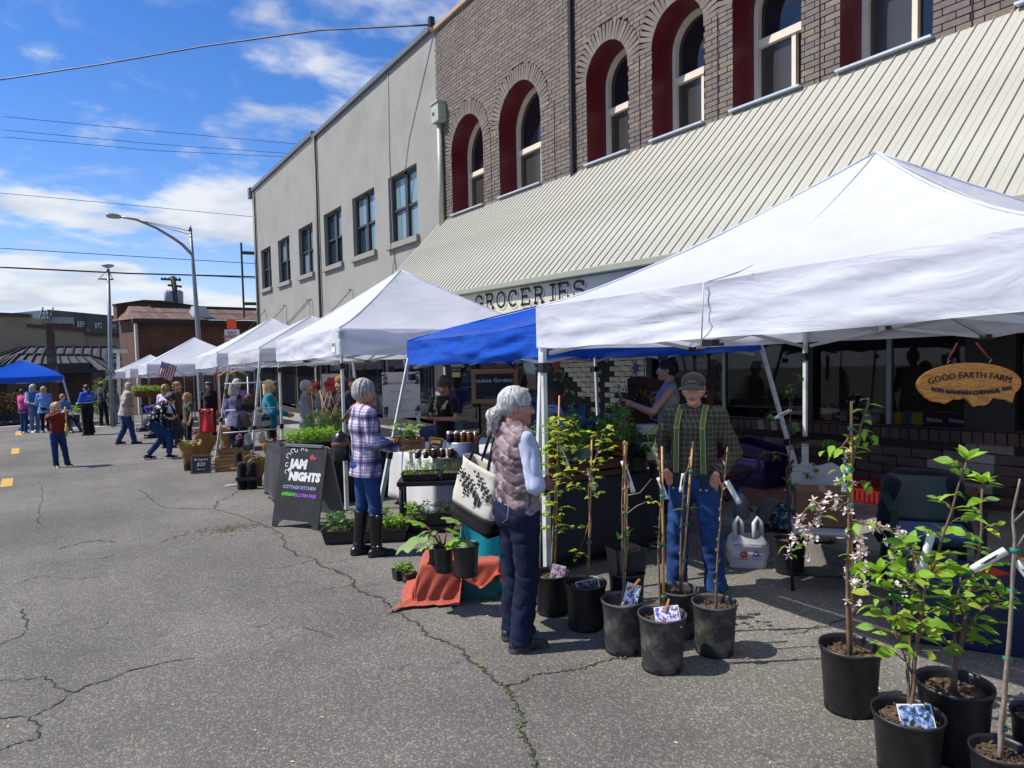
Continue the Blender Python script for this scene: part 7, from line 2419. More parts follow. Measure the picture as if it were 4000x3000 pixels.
def table(label, x0, x1, y0, y1, h, m=None, rz=0.0, group='market tables'):
 cx, cy_ = (x0+x1)/2, (y0+y1)/2
 t = thing('folding_table', label, 'table', G(cx, cy_), rz, group)
 hx, hy = (x1-x0)/2, (y1-y0)/2
 MB().box((0, 0, h-.02), (2*hx, 2*hy, .04)).build('tabletop', m or mat('white_table', '#b9b9b6', .5), t, bevel=.008)
 for sx in (-1, 1):
  for sy in (-1, 1):
   MB().tube([(sx*(hx-.08), sy*(hy-.08), h-.04), (sx*(hx-.05), sy*(hy-.05), 0)], .013, 8).build('leg', m_leg_grey, t)
 return t
def drape(label, x0, x1, y0, y1, h, drop, m, seed=1, waves=9, flare=.05, name='tablecloth', cat='tablecloth', group=None):
 cx, cy_ = (x0+x1)/2, (y0+y1)/2
 hx, hy = (x1-x0)/2+.012, (y1-y0)/2+.012
 t = thing(name, label, cat, G(cx, cy_), 0, group)
 mb = MB()
 mb.quad((-hx, -hy, h+.004), (hx, -hy, h+.004), (hx, hy, h+.004), (-hx, hy, h+.004))
 per = [(-hx, -hy), (hx, -hy), (hx, hy), (-hx, hy)]
 Ls = [2*hx, 2*hy]*2
 P_ = sum(Ls)
 N = 96
 def fn(u, v):
  s_ = (u % 1.0)*P_; i = 0
  while s_ > Ls[i]+1e-9: s_ -= Ls[i]; i += 1
  a, b_ = per[i], per[(i+1) % 4]
  f = s_/Ls[i]
  x, y = a[0]+(b_[0]-a[0])*f, a[1]+(b_[1]-a[1])*f
  nx_, ny_ = (b_[1]-a[1])/Ls[i], -(b_[0]-a[0])/Ls[i]
  k = v*(flare*.5+flare*(.5+.5*math.sin(u*waves*6.283+seed))+.02*vn(u*20, v*2, seed))
  return V((x+nx_*k, y+ny_*k, h+.004-drop*v-.01*math.sin(u*40+seed)*v))
 mb.grid(fn, N, 8)
 mb.build('cloth', m, t, solid=.003)
 return t
m_cl_grey = cloth('grey_white_cloth', '#bdbcba', var=.04)
m_cl_black = cloth('black_tablecloth', '#17161a')
# ---- chalk A-board
A, B = at(1061, 2058), at(1241, 2073)
ax = (B-A); wd_ = ax.length
rz_ = math.atan2(ax.y, ax.x)
t = thing('sandwich_board', 'large black chalk A-board with a chalked apple standing on the asphalt', 'sign', (A+B)/2, rz_)
tilt = R(-13)
fr = MB()
w2 = wd_/2; H_ = .93
prof = [(-w2, 0), (-w2+.07, 0), (-w2+.09, .05), (-w2+.14, .085), (w2-.14, .085), (w2-.09, .05), (w2-.07, 0), (w2, 0), (w2, H_-.02), (w2-.03, H_), (-w2+.03, H_), (-w2, H_-.02)]
pn = fr.prism([(x, 0, z) for x, z in prof], (0, 1, 0), .016).build('front_panel', m_chalk, t, None, (tilt, 0, 0))
MB().prism([(x, 0, z) for x, z in prof], (0, 1, 0), .016).build('back_panel', mat('grey_back_panel', '#7d7c7a', .7, var=.1), t, (0, .48, 0), (-tilt*1.15, 0, 0))
MB().box((0, .21, H_*.975), (wd_*.8, .03, .03)).build('hinge', m_steel, t)
def chalk(txt, x, z, size, m, **k): return letter(pn, txt, (x, -.0025, z), (R(90), 0, 0), m, size, extrude=.0006, **k)
chalk('JAM', -.05, .715, .135, m_white_l, bold=.010, shear=.12, space=1.05)
chalk('NIGHTS', .055, .575, .125, m_white_l, bold=.009, shear=.1, space=1.0)
chalk('COTTAGE KITCHEN', .0, .455, .052, mat('chalk_lilac', '#9aa2cc', .9), bold=.0012, shear=.12)
chalk('VEGAN', -.125, .375, .052, mat('chalk_green', '#5fc24a', .9), bold=.002, shear=.1)
chalk('GLUTEN FREE', .10, .37, .050, mat('chalk_violet', '#9a55c8', .9), bold=.002, shear=.1)
for x_, mm in ((-.225, MATS['chalk_green']), (.235, MATS['chalk_violet'])):
 mb = MB()
 for k in range(4):
  a = k*math.pi/4
  polyline_strip(mb, [(x_+.022*math.cos(a), -.0022, .372+.022*math.sin(a)), (x_-.022*math.cos(a), -.0022, .372-.022*math.sin(a))], .005, nrm=(0, -1, 0))
 mb.build('chalk_star', mm, pn)
mb = MB()
for cx_, cz_, rr, a0, a1 in ((-.16, .86, .035, 0, 5.2), (-.10, .875, .03, 2.5, 7), (-.02, .88, .025, 0, 4), (.05, .885, .02, 2, 6.5), (-.21, .80, .04, .5, 5), (-.215, .70, .03, 1, 6), (-.21, .62, .035, 0, 4.6)):
 polyline_strip(mb, [(cx_+rr*(1-.05*i)*math.cos(a0+(a1-a0)*i/12), -.0022, cz_+rr*(1-.05*i)*math.sin(a0+(a1-a0)*i/12)) for i in range(13)], .008, nrm=(0, -1, 0))
mb.build('chalk_flourish', m_white_l, pn)
mb = MB(); mb.ball((.14, -.003, .80), (.032, .002, .034), 14, 8); mb.ball((.185, -.003, .79), (.018, .002, .02), 12, 8)
mb.build('chalk_apple', mat('chalk_red', '#a3474d', .9), pn, kind='stuff')
# ---- seedling table behind the board
table('seedling table behind the chalk board', 2.22, 3.55, 8.9, 10.1, .74)
drape('charcoal cloth on the seedling table', 2.22, 3.55, 8.9, 10.1, .745, .70, m_cl_black, 3)
def tray(label, p, sx, sy, h, n, z1, size, lm, seed, rz=0.0, group='seedling trays', rim=.03):
 t = thing('seedling_tray', label, 'seedling tray', p, rz, group)
 mb = MB()
 k = 1.12
 for (a, za), (b_, zb_) in (((1, 0), (k, h)), ((k, h), (k+.08, h)), ((k*.96, h*.98), (.96, .02))):
  mb.add([(x*sx*q, y*sy*q, z) for q, z in ((a, za), (b_, zb_)) for x, y in ((-1, -1), (1, -1), (1, 1), (-1, 1))], [(0, 1, 5, 4), (1, 2, 6, 5), (2, 3, 7, 6), (3, 0, 4, 7)])
 mb.quad((-sx, -sy, .012), (sx, -sy, .012), (sx, sy, .012), (-sx, sy, .012))
 mb.build('tray', m_pot, t)
 MB().quad((-sx*1.05, -sy*1.05, h*.8), (sx*1.05, -sy*1.05, h*.8), (sx*1.05, sy*1.05, h*.8), (-sx*1.05, sy*1.05, h*.8)).build('soil', m_soil, t)
 foliage(t, n, sx, sy, h*.8, z1, size, lm, seed)
 return t
tray('wide black tray of bright seedlings right behind the chalk board', G(2.60, 9.25, .75), .33, .24, .09, 260, .25, .045, l_bright, 1)
tray('black tray of tall feathery seedlings behind the bright ones', G(2.98, 9.72, .75), .36, .24, .09, 260, .46, .036, l_mid, 2)
mb = MB()
for k in range(9): mb.tube([(rnd.uniform(-.3, .3), rnd.uniform(-.2, .2), .05), (rnd.uniform(-.3, .3), rnd.uniform(-.2, .2), .72)], .004, 5)
props(mb.build('bamboo_stakes', m_bamboo, None, G(3.05, 9.8, .75)), 'bunch of thin bamboo stakes standing among the tall seedlings', 'stakes', kind='stuff')
# ---- preserves table
table('preserves table under a grey white cloth', 3.42, 4.75, 7.15, 8.45, .72)
drape('grey white cloth hanging over the preserves table', 3.42, 4.75, 7.15, 8.45, .725, .66, m_cl_grey, 5, 11)
m_jam = [glass('jam_dark', '#1c060b', .08), glass('jam_amber', '#7a3c08', .08), glass('jam_red', '#360710', .08)]
m_lid = mat('tin_lid', '#a39c8e', .35, metal=.6)
def jar(x, y, z, k, s=1.0, lab=None):
 t = thing('jam_jar', lab, 'jar', G(x, y, z), 0, 'jars of preserves')
 MB().lathe([(0, 0), (.033*s, 0), (.036*s, .01), (.036*s, .07*s), (.030*s, .082*s), (0, .082*s)], (0, 0, 0), 16).build('glass', m_jam[k], t)
 MB().lathe([(0, .098*s), (.032*s, .098*s), (.033*s, .082*s), (0, .082*s)], (0, 0, 0), 16).build('lid', m_lid, t)
FR = V((.847, -.53, 0)); AW = V((.53, .847, 0))
p0 = at(1700, 1788, .73)
tub = thing('galvanised_tub', 'upturned galvanised tub carrying jars on the preserves table', 'tub', p0+FR*.30+AW*.20)
MB().lathe([(.20, 0), (.19, .02), (.185, .15), (.175, .16), (0, .16)], (0, 0, 0), 24).build('tub', m_steel, tub)
names = ['front row', 'second row', 'tub top']
for i in range(5):
 q = p0-FR*(.20-.095*i)
 jar(q.x, q.y, .73, (0, 0, 2, 2, 2)[i], 1.05 if i > 1 else .8, 'jam jar %s in the front row on the preserves cloth' % ('leftmost', 'second from left', 'in the middle', 'second from right', 'rightmost')[i])
for i in range(3):
 q = p0-FR*(.20-.085*i)+AW*.13
 jar(q.x, q.y, .73, (0, 1, 1)[i], .85, 'jam jar %s in the short row behind the front jars' % ('leftmost', 'in the middle', 'rightmost')[i])
for i in range(5):
 q = p0+FR*(.16+.075*i)+AW*.10
 jar(q.x, q.y, .89, (0, 0, 1, 1, 1)[i], 1.1, 'jar %s along the front of the upturned tub' % ('leftmost', 'second from left', 'in the middle', 'second from right', 'rightmost')[i])
for i in range(3):
 q = p0+FR*(.15+.09*i)+AW*.22
 jar(q.x, q.y, .89, 0, 1.15, 'dark jar %s at the back of the tub' % ('leftmost', 'in the middle', 'rightmost')[i])
q = p0-FR*.02+AW*.05
sg = thing('price_board', 'small framed chalk price board among the jam jars', 'sign', G(q.x, q.y, .73), -R(32))
f_ = MB().box((0, 0, .115), (.16, .012, .22)).build('frame', m_wood, sg, None, (R(-14), R(8), 0))
MB().box((0, -.008, .115), (.13, .004, .19)).build('slate', m_chalk, f_)
letter(f_, 'JAMS', (0, -.0115, .175), (R(90), 0, 0), mat('chalk_multi', '#c9a23c', .9), .05, bold=.003, extrude=.0004)
letter(f_, 'Organic', (0, -.0115, .125), (R(90), 0, 0), m_white_l, .026, extrude=.0004)
letter(f_, '9 or 2/15', (0, -.0115, .075), (R(90), 0, 0), mat('chalk_red', '#a3474d', .9), .032, extrude=.0004)
for k, lab in ((0, 'left'), (1, 'right')):
 q = at(1585+k*40, 1765+k*6, .73)
 y_ = thing('yarn_skein', 'cream wool skein, %s of the pair on the preserves table' % lab, 'yarn', G(q.x, q.y, .79))
 mb = MB()
 for w in range(26):
  a0 = rnd.uniform(0, 6.28)
  mb.tube([V((.09*math.cos(a), .055*math.sin(a)*math.cos(a0*.4), .045*math.sin(a+a0*.25))) for a in np.linspace(a0, a0+5.5, 14)], .009, 5, 0)
 mb.build('strands', mat('cream_wool', '#b8a888', .9, bump=.4), y_)
# ---- black plastic shelf with trays
t = thing('plant_shelf', 'black plastic two-tier shelf of seedlings in front of the preserves table', 'shelf', at(1660, 2085), -R(30))
for z in (.05, .53):
 MB().box((.05, .16, z), (.66, .34, .05)).build('shelf', m_blackp, t, bevel=.008)
for sx in (-.24, .34):
 for sy in (.02, .30): MB().tube([(sx, sy, .0), (sx, sy, .53)], .024, 10).build('post', m_blackp, t)
pq = lambda x, y, z: t.location+Matrix.Rotation(-R(30), 3, 'Z') @ V((x, y, z))
tray('tray of pale sprouts on top of the black plastic shelf', pq(-.04, .14, .556), .17, .12, .075, 60, .20, .034, l_bright, 5, -R(30))
tray('tray of sparse starts on the right of the shelf top', pq(.27, .16, .556), .08, .11, .075, 14, .2, .03, l_mid, 6, -R(30))
tray('tray of squash starts on the lower shelf tier', pq(.02, .14, .076), .24, .12, .075, 70, .24, .045, l_bright, 7, -R(30))
tray('long tray of leafy starts on the ground beside the shelf', at(1870, 2080), .25, .14, .08, 60, .20, .05, l_mid, 8, -R(30))
tray('wide black tub of strawberry plants behind the tall boots', at(1400, 2108), .30, .16, .14, 130, .30, .055, l_mid, 9, -R(30))
tray('small tub of strawberry plants right of the tall boots', at(1530, 2105), .15, .14, .13, 60, .27, .05, l_bright, 10, -R(30))
# ---- crate under rust cloth with rhubarb pots
m_rustc = cloth('rust_muslin', '#a9503f', var=.08)
m_teal = mat('teal_plastic', '#0d5a58', .4, var=.08)
gcr = at(1795, 2345)
t = thing('plastic_crate', 'teal plastic crate under the rust coloured cloth', 'crate', gcr+AW*.18, -R(30))
cr = MB()
for z0, z1, e in ((0, .26, 0), (.23, .27, .012)):
 cr.box((0, 0, (z0+z1)/2), (.56+e, .36+e, z1-z0))
cr.build('body', m_teal, t, bevel=.01)
for x_ in (-.2, -.07, .07, .2): MB().box((x_, -.183, .12), (.012, .014, .22)).build('rib', m_teal, t)
letter(t, '185 BOWMAN', (.1, -.184, .2), (R(90), 0, 0), m_ink, .035)
t = thing('rust_cloth', 'rust coloured muslin draped over the teal crate', 'cloth', gcr+AW*.18, -R(30))
mb = MB()
def fn(u, v):
 x = (u-.5)*.98-.06; y = (v-.5)*.78-.05
 ox = max(0, abs(x)-.29); oy = max(0, abs(y)-.19)
 o_ = math.hypot(ox, oy)
 drop = min(.262, o_*1.15)
 if x > 0 and y < 0: drop = min(drop, .12+.05*math.sin(u*20))
 k = .72 if drop < .26 else .9
 px_ = x if ox == 0 else math.copysign(.29+ox*.28+(.05+.12*max(0, o_-.23)*8 if drop >= .26 else 0), x)
 py_ = y if oy == 0 else math.copysign(.19+oy*.28+(.05+.1*max(0, o_-.23)*8 if drop >= .26 else 0), y)
 w = .014*vn(u*9, v*9, 3)+.010*math.sin((x*1.3-y)*46)*min(1, o_*6)
 return V((px_+w, py_+w*.8, .282-drop+.006*vn(u*14, v*14, 7)+(0 if o_ else .003)))
mb.grid(fn, 54, 44)
mb.build('cloth', m_rustc, t, solid=.003)
def big_leaf(t, p, d, L, W_, lm, seed=1, ang=0.0):
 mb = MB()
 m = orient(d, ang)
 def f2(u, v):
  a = (u-.5)*2*2.75
  edge = 1+.10*math.sin(a*7+seed)+.05*math.sin(a*17)
  r = v*edge*(.62+.38*math.cos(a*.5))
  x, y = r*math.sin(a)*W_*.62, (.32+r*math.cos(a)*.62)*L
  z = -.32*L*(x/W_)**2-.28*L*(y/L)**2+.03*L*math.sin(a*7)*v
  return m @ V((x, y, z))+V(p)
 mb.grid(f2, 30, 5)
 mb.tube([V(p)-V(d).normalized()*.0+m @ V((0, -.02, -.01)), m @ V((0, .32*L, -.02*L))+V(p)], [.005, .004], 5, 1)
 return mb.build('leaf', [lm, l_pale], t)
def rhub(label, px, rpx, hpx, leaves, seed, pm=None, lift=.285):
 g = at(px[0], px[1], lift)
 t = thing('potted_rhubarb', label, 'potted plant', g, 0, 'broad leaved pots on the rust cloth')
 r, h = width_at(g, rpx)/2, width_at(g, hpx)
 make_pot(t, r, h, pm, seed=seed)
 for k, (lx, ly, L, W_) in enumerate(leaves):
  e_ = up_from(g, lx, ly)-g
  d = V((e_.x, e_.y, 0)); d = (d.normalized() if d.length > .02 else V((-.3, -.9, 0)))+V((0, 0, -.25 if ly > 2050 else .6))
  MB().tube([(0, 0, h*.8), e_*.5+V((0, 0, h*.55)), e_], [.007, .006, .004], 6).build('stalk', leafm('red_stalk', '#8a4a3a', .1), t)
  big_leaf(t, e_, d, L, W_, l_pale if k % 2 == 0 else l_bright, seed+k)
rhub('black pot with a very large drooping rhubarb leaf on the rust cloth', (1735, 2232), 78, 100, [(1672, 2080, .26, .24), (1660, 2050, .14, .10), (1700, 2075, .12, .10), (1750, 2065, .11, .08)], 3)
rhub('largest black pot at the front right on the rust cloth', (1822, 2246), 105, 124, [(1800, 2040, .14, .12), (1790, 2100, .11, .10), (1812, 2105, .10, .09), (1790, 2118, .10, .09), (1830, 2118, .08, .07)], 9)
rhub('small black pot half hidden at the back left of the rust cloth', (1700, 2200), 52, 84, [(1690, 2110, .10, .08), (1668, 2130, .09, .07)], 15)
for k, p in enumerate(((1562, 2262), (1585, 2250), (1600, 2275))):
 tray('small square pot of starts on the asphalt left of the rust cloth, %s' % ('leftmost', 'rear one', 'nearest the cloth')[k], at(*p), .045, .045, .085, 12, .15, .028, l_bright, 20+k, group='small square pots')
# teal cloth over a low box
tb = at(1905, 2330)
t = thing('storage_box', 'low box beneath the turquoise cloth', 'box', tb+AW*.30, -R(30))
MB().box((0, 0, .29), (.36, .34, .58)).build('body', m_card, t)
bx = tb+AW*.30
t = thing('turquoise_cloth', 'bright turquoise cloth draped over a box behind the vest woman', 'cloth', bx, -R(30))
mb = MB()
mb.quad((-.19, -.18, .588), (.19, -.18, .588), (.19, .18, .588), (-.19, .18, .588))
def fn(u, v):
 a = u*2*math.pi
 x, y = .19*max(-1, min(1, 1.5*math.cos(a))), .18*max(-1, min(1, 1.5*math.sin(a)))
 k = 1+v*(.20+.16*math.sin(u*44+v)+.35*v)
 return V((x*k, y*k, .588*(1-v)+.006))
mb.grid(fn, 80, 10)
mb.build('cloth', cloth('turquoise_muslin', '#0f9ba6', var=.06), t, solid=.003)
pt = thing('grey_pot', 'empty grey pot standing on the turquoise cloth', 'plant pot', bx+Matrix.Rotation(-R(30), 3, 'Z') @ V((.05, -.05, .59)))
make_pot(pt, .075, .12, mat('grey_pot', '#3d4244', .5), drain=False)
# ---- plant table under the blue canopy
table('plant sale table under the blue canopy', 2.98, 4.45, 4.62, 5.38, .72)
m_chev = newmat('teal_chevron_cloth')
nt, b = m_chev[1], m_chev[2]
sp = nt.sep(nt.coord())
zig = nt.math('ABSOLUTE', nt.math('SUBTRACT', nt.math('FRACT', nt.math('MULTIPLY', nt.math('ADD', sp[0], sp[1]), 9.0)), .5))
st = nt.math('FRACT', nt.math('ADD', nt.math('MULTIPLY', sp[2], 11.0), nt.math('MULTIPLY', zig, 1.6)))
nt.put(b.inputs['Base Color'], nt.mix(nt.ramp(nt.math('ABSOLUTE', nt.math('SUBTRACT', st, .5)), .2, .24), c('#1a2228'), c('#1c1e23')))
b.inputs['Roughness'].default_value = .9
drape('black and teal chevron cloth on the plant sale table', 2.98, 4.45, 4.62, 5.38, .725, .62, m_chev[0], 7)
t = thing('wooden_pallet_tray', 'brown slatted wooden tray holding pots on the plant table', 'tray', G(3.70, 4.92, .735))
for z in (.03, .10):
 for y_ in (-.26, .26): MB().box((0, y_, z), (1.32, .02, .05)).build('slat', m_wood_d, t)
for k in range(7): MB().box((0, -.24+.08*k, .14), (1.36, .06, .018)).build('slat', m_wood_d, t)
for x_ in (-.62, 0, .62): MB().box((x_, 0, .065), (.03, .5, .12)).build('bearer', m_wood_d, t)
pots_ = [(-.55, -.18, .075, .12, '#2f4a44', l_bright), (-.38, -.15, .07, .11, '#9a4a26', l_pale), (-.20, -.17, .085, .13, '#2c3d30', l_yellow), (.02, -.14, .085, .13, '#5f7f78', l_bright), (.22, -.18, .06, .11, '#17181a', l_bright), (.40, -.17, .075, .13, '#a04a24', l_bright), (.56, -.15, .07, .11, '#1a1a1c', l_mid),
         (-.45, .10, .08, .12, '#1b1c1e', l_dark), (-.1, .12, .08, .12, '#1b1c1e', l_dark), (.25, .12, .08, .12, '#1b1c1e', l_bright), (.52, .12, .08, .12, '#1b1c1e', l_mid)]
desc = ['dark teal pot at the left end', 'terracotta pot second from left', 'dark green pot third from left', 'pale sea green pot in the middle', 'slim black pot right of the middle', 'terracotta pot second from right', 'black pot at the right end', 'black pot behind the left end', 'black pot behind the dark green one', 'black pot behind the slim one', 'black pot behind the right end']
for k, (x_, y_, r, h, cc_, lm) in enumerate(pots_):
 t = thing('herb_pot', desc[k]+' of the slatted tray', 'potted plant', G(3.70+x_, 4.92+y_, .885), 0, 'pots on the slatted tray')
 make_pot(t, r, h, mat('pot_'+cc_[1:], cc_, .55, var=.1), drain=False, chips=False)
 foliage(t, 48, r*1.35, r*1.35, h*.8, h+.14+.10*(k % 3), .055, lm, 40+k, w=.45 if k % 2 else .3)
t = thing('wicker_basket', 'wicker basket of greens with a tall bentwood handle on the plant table', 'basket', G(3.75, 5.2, .73))
m_wick = mat('wicker', '#6d4a26', .7, bump=.6, bs=70, var=.2)
MB().lathe([(0, .01), (.15, .01), (.20, .16), (.215, .17), (.19, .15)], (0, 0, 0), 24).build('bowl', m_wick, t)
MB().tube([V((.2*math.cos(a), 0, .15+.38*math.sin(a))) for a in np.linspace(0, math.pi, 17)], .009, 7).build('handle', m_wick, t)
foliage(t, 40, .15, .15, .12, .36, .10, l_dark, 61, w=.3)
for k, (px_, d_, lm, h, n, lab) in enumerate(((2240, 6.6, l_blue, .62, 26, 'bundle of leeks and broad blue green leaves behind the plant table'), (2480, 6.3, l_dark, .40, 60, 'dark strappy plant on the right of the plant table'), (2570, 5.95, l_bright, .42, 70, 'feathery green fennel at the right end of the plant table'))):
 g = col_at(px_, d_)
 t = thing('leafy_plant', lab, 'plant', g+V((0, 0, .74)))
 make_pot(t, .09, .13, drain=False, chips=False)
 mb = MB(); r_ = random.Random(70+k)
 for q in range(n):
  a = r_.uniform(0, 6.28); d = V((math.cos(a)*.6, math.sin(a)*.6, 1.0 if k != 1 else .5))
  if k == 2: add_leaf(mb, V((r_.uniform(-.1, .1), r_.uniform(-.1, .1), .1+.3*r_.random())), d, .11, .12, .3)
  else: add_leaf(mb, V((0, 0, .1)), d, h*r_.uniform(.6, 1.1), .28 if k == 0 else .10, .35, r_.uniform(-.5, .5))
 mb.build('foliage', lm, t, kind='stuff')
# painted plank sign hung at the back of the blue canopy
P0 = up_from(col_at(2450, 8.3), 2450, 1480); P1 = up_from(col_at(2790, 8.3), 2790, 1470); P2 = up_from(col_at(2450, 8.3), 2450, 1690)
ctr = (P0+P1)/2; wS = (P1-P0).length; hS = P0.z-P2.z
t = thing('painted_plank_sign', 'brown painted plank sign with a lilac S and dried flowers under the blue canopy', 'sign', ctr-V((0, 0, hS)), -R(34))
pl_ = MB().box((0, 0, hS/2), (wS, .03, hS)).build('plank', mat('brown_plank', '#42261a', .7, var=.2, vs=5, stretch=(1, 6, 6)), t)
mb = MB()
polyline_strip(mb, [(-.16+.085*math.cos(a), -.018, .40+.075*math.sin(a)) for a in np.linspace(.5, 4.4, 14)]+[(-.16+.1*math.cos(a), -.018, .235+.09*math.sin(a)) for a in np.linspace(1.7, -2.6, 16)], [.022]*30, nrm=(0, -1, 0))
polyline_strip(mb, [(.02, -.018, .42), (.02, -.018, .34), (.06, -.018, .29), (.10, -.018, .32)], .018, nrm=(0, -1, 0))
mb.build('painted_letter', mat('lilac_paint', '#8878a8', .7), pl_)
mb = MB()
for k in range(9):
 a = R(200)-k*.36; p = V((-.33, -.018, .32)); d = V((math.cos(a), 0, math.sin(a))); s_ = V((-d.z, 0, d.x))
 mb.add([p+d*.10+s_*.03, p+d*.10-s_*.03, p+d*.20], [(0, 1, 2)])
mb.build('painted_sun', mat('ochre_paint', '#9a7d1e', .7), pl_)
mb = MB(); r_ = random.Random(4)
for k in range(220):
 x_ = -.42+.10*r_.gauss(0, 1) if k < 140 else .38+.05*r_.gauss(0, 1)
 add_leaf(mb, (x_, -.05+r_.uniform(-.03, .02), .45+.1*r_.gauss(0, 1)-(.12 if k > 60 else 0)), V((r_.uniform(-1, 1), r_.uniform(-1, 0), r_.uniform(-1, 1))), .05, .5)
mb.build('dried_flowers', leafm('dried_flower', '#3a2b2a', .1), pl_, kind='stuff')
for x_ in (-.3, .3): MB().tube([(x_, 0, hS), (x_, .0, hS+.30)], .005, 4).build('cord', m_blackp, t)
v = PEOPLE['bagwoman']
w_ = world_of(v, (.02, .50*v['S'], 1.14*v['S']))
t = thing('produce_bag', 'clear plastic bag of dark greens held out by the young woman', 'bag', w_-V((0, 0, .18)))
MB().lathe([(0, -.12), (.045, -.10), (.055, .02), (.035, .13), (.02, .18), (.05, .26), (.06, .30)], (0, 0, 0), 14).build('bag', mat('plum_plastic', '#4a3a4c', .15, var=.35, vs=18, spec=.9), t)
t = thing('speaker_box', 'white boxy device with round knobs behind the plant table', 'box', col_at(2525, 6.7)+V((0, 0, .78)), -R(35))
MB().box((0, 0, .17), (.20, .15, .34)).build('body', mat('ivory_plastic', '#a9a698', .5), t, bevel=.01)
MB().box((0, -.077, .22), (.19, .006, .07)).build('panel', m_blackp, t)
# ---- right side clutter
def crate(label, p, sx, sy, h, m, rz=0.0, group='plastic crates by the wall', rx=0.0):
 t = thing('plastic_crate', label, 'crate', p, rz, group, rot=(rx, 0, rz))
 for (cx_, cy_, w_, d_) in ((0, -sy/2, sx, .012), (0, sy/2, sx, .012), (-sx/2, 0, .012, sy), (sx/2, 0, .012, sy)):
  MB().box((cx_, cy_, h*.5), (w_, d_, h)).build('side', m, t)
  MB().box((cx_, cy_, h-.012), (w_+.02, d_+.02, .024)).build('rim', m, t)
  n = int(max(w_, d_)/.05)
  for k in range(n):
   o_ = -max(w_, d_)/2+(k+.5)*max(w_, d_)/n
   MB().box((cx_+(o_ if w_ > d_ else (-.008 if cx_ < 0 else .008)), cy_+(o_ if d_ > w_ else (-.008 if cy_ < 0 else .008)), h*.42), (.02 if w_ > d_ else .004, .02 if d_ > w_ else .004, h*.5)).build('slot', m_blackp, t)
 MB().box((0, 0, .008), (sx, sy, .012)).build('base', m, t)
 return t
m_purp = mat('purple_plastic', '#26124f', .4, var=.08)
m_red = mat('red_crate_plastic', '#8d1a14', .4, var=.08)
Wk = lambda x, y, z=0: V((x, y, gz(x, y)+WALK_H+z))
crate('purple produce crate at the bottom of the stack', Wk(6.95, 5.55, .012), .40, .60, .19, m_purp, R(0))
crate('purple produce crate second in the stack, printed in white', Wk(6.95, 5.55, .205), .40, .60, .16, m_purp, R(3))
crate('purple produce crate leaning open on top of the stack', Wk(6.98, 5.50, .38), .36, .55, .14, m_purp, R(4), rx=R(8))
crate('white produce crate behind the tent leg by the purple stack', Wk(6.9, 6.25, .012), .36, .5, .22, mat('white_crate', '#8f8f92', .5), R(2))
crate('long red crate lying along the shop wall', Wk(7.1, 4.35), .36, 1.15, .20, m_red)
t = thing('cardboard_box', 'open brown cardboard box with hand holes by the shop wall', 'box', Wk(7.0, 3.45))
for cx_, cy_, w_, d_ in ((0, -.28, .40, .008), (0, .28, .40, .008), (-.2, 0, .008, .56), (.2, 0, .008, .56)):
 MB().box((cx_, cy_, .13), (w_, d_, .26)).build('side', m_card, t)
MB().box((0, 0, .01), (.4, .56, .012)).build('base', m_card, t)
MB().lathe([(0, 0), (.05, 0), (.05, .003), (0, .003)], (-.206, 0, .17), 14, rot=rotm(0, R(-90), 0)).build('hand_hole', m_blackp, t)
# grey folding chair with a carton on it
gch = (at(3105, 2308)+at(3350, 2318))/2
t = thing('folding_chair', 'light grey plastic folding chair with a carton on its seat', 'chair', gch, -R(50))
m_gp = mat('light_grey_plastic', '#8f9398', .5, var=.05)
MB().box((0, .22, .43), (.44, .42, .03), rotm(R(3), 0, 0)).build('seat', m_gp, t, bevel=.012)
prof = [(-.22, .0), (-.23, .12), (-.22, .24), (-.17, .335), (-.10, .375), (-.06, .365), (0, .345), (.06, .365), (.10, .375), (.17, .335), (.22, .24), (.23, .12), (.22, .0)]
MB().prism([(x, 0, z) for x, z in prof], (0, 1, 0), .02).build('backrest', m_gp, t, (0, .44, .50), (R(-12), 0, 0))
for sx in (-.225, .225):
 MB().tube([(sx, -.02, .0), (sx, .30, .42), (sx, .47, .62), (sx*1.03, .52, .80), (sx*.8, .55, .87)], .012, 8).build('leg', m_blackp, t)
 MB().tube([(sx*.92, .50, .0), (sx*.92, .12, .43)], .012, 8).build('leg', m_blackp, t)
MB().tube([(-.225, .06, .1), (.225, .06, .1)], .010, 6).build('stretcher', m_blackp, t)
rr = Matrix.Rotation(-R(50), 3, 'Z')
t = thing('carton', 'closed brown carton sitting on the grey folding chair', 'box', gch+rr @ V((.0, .25, .449)), -R(50))
MB().box((0, 0, .13), (.38, .26, .26)).build('body', mat('brown_carton', '#5f4330', .7, var=.06), t, bevel=.004)
MB().box((0, 0, .262), (.05, .262, .003)).build('tape', mat('packing_tape', '#8a6c4c', .3), t)
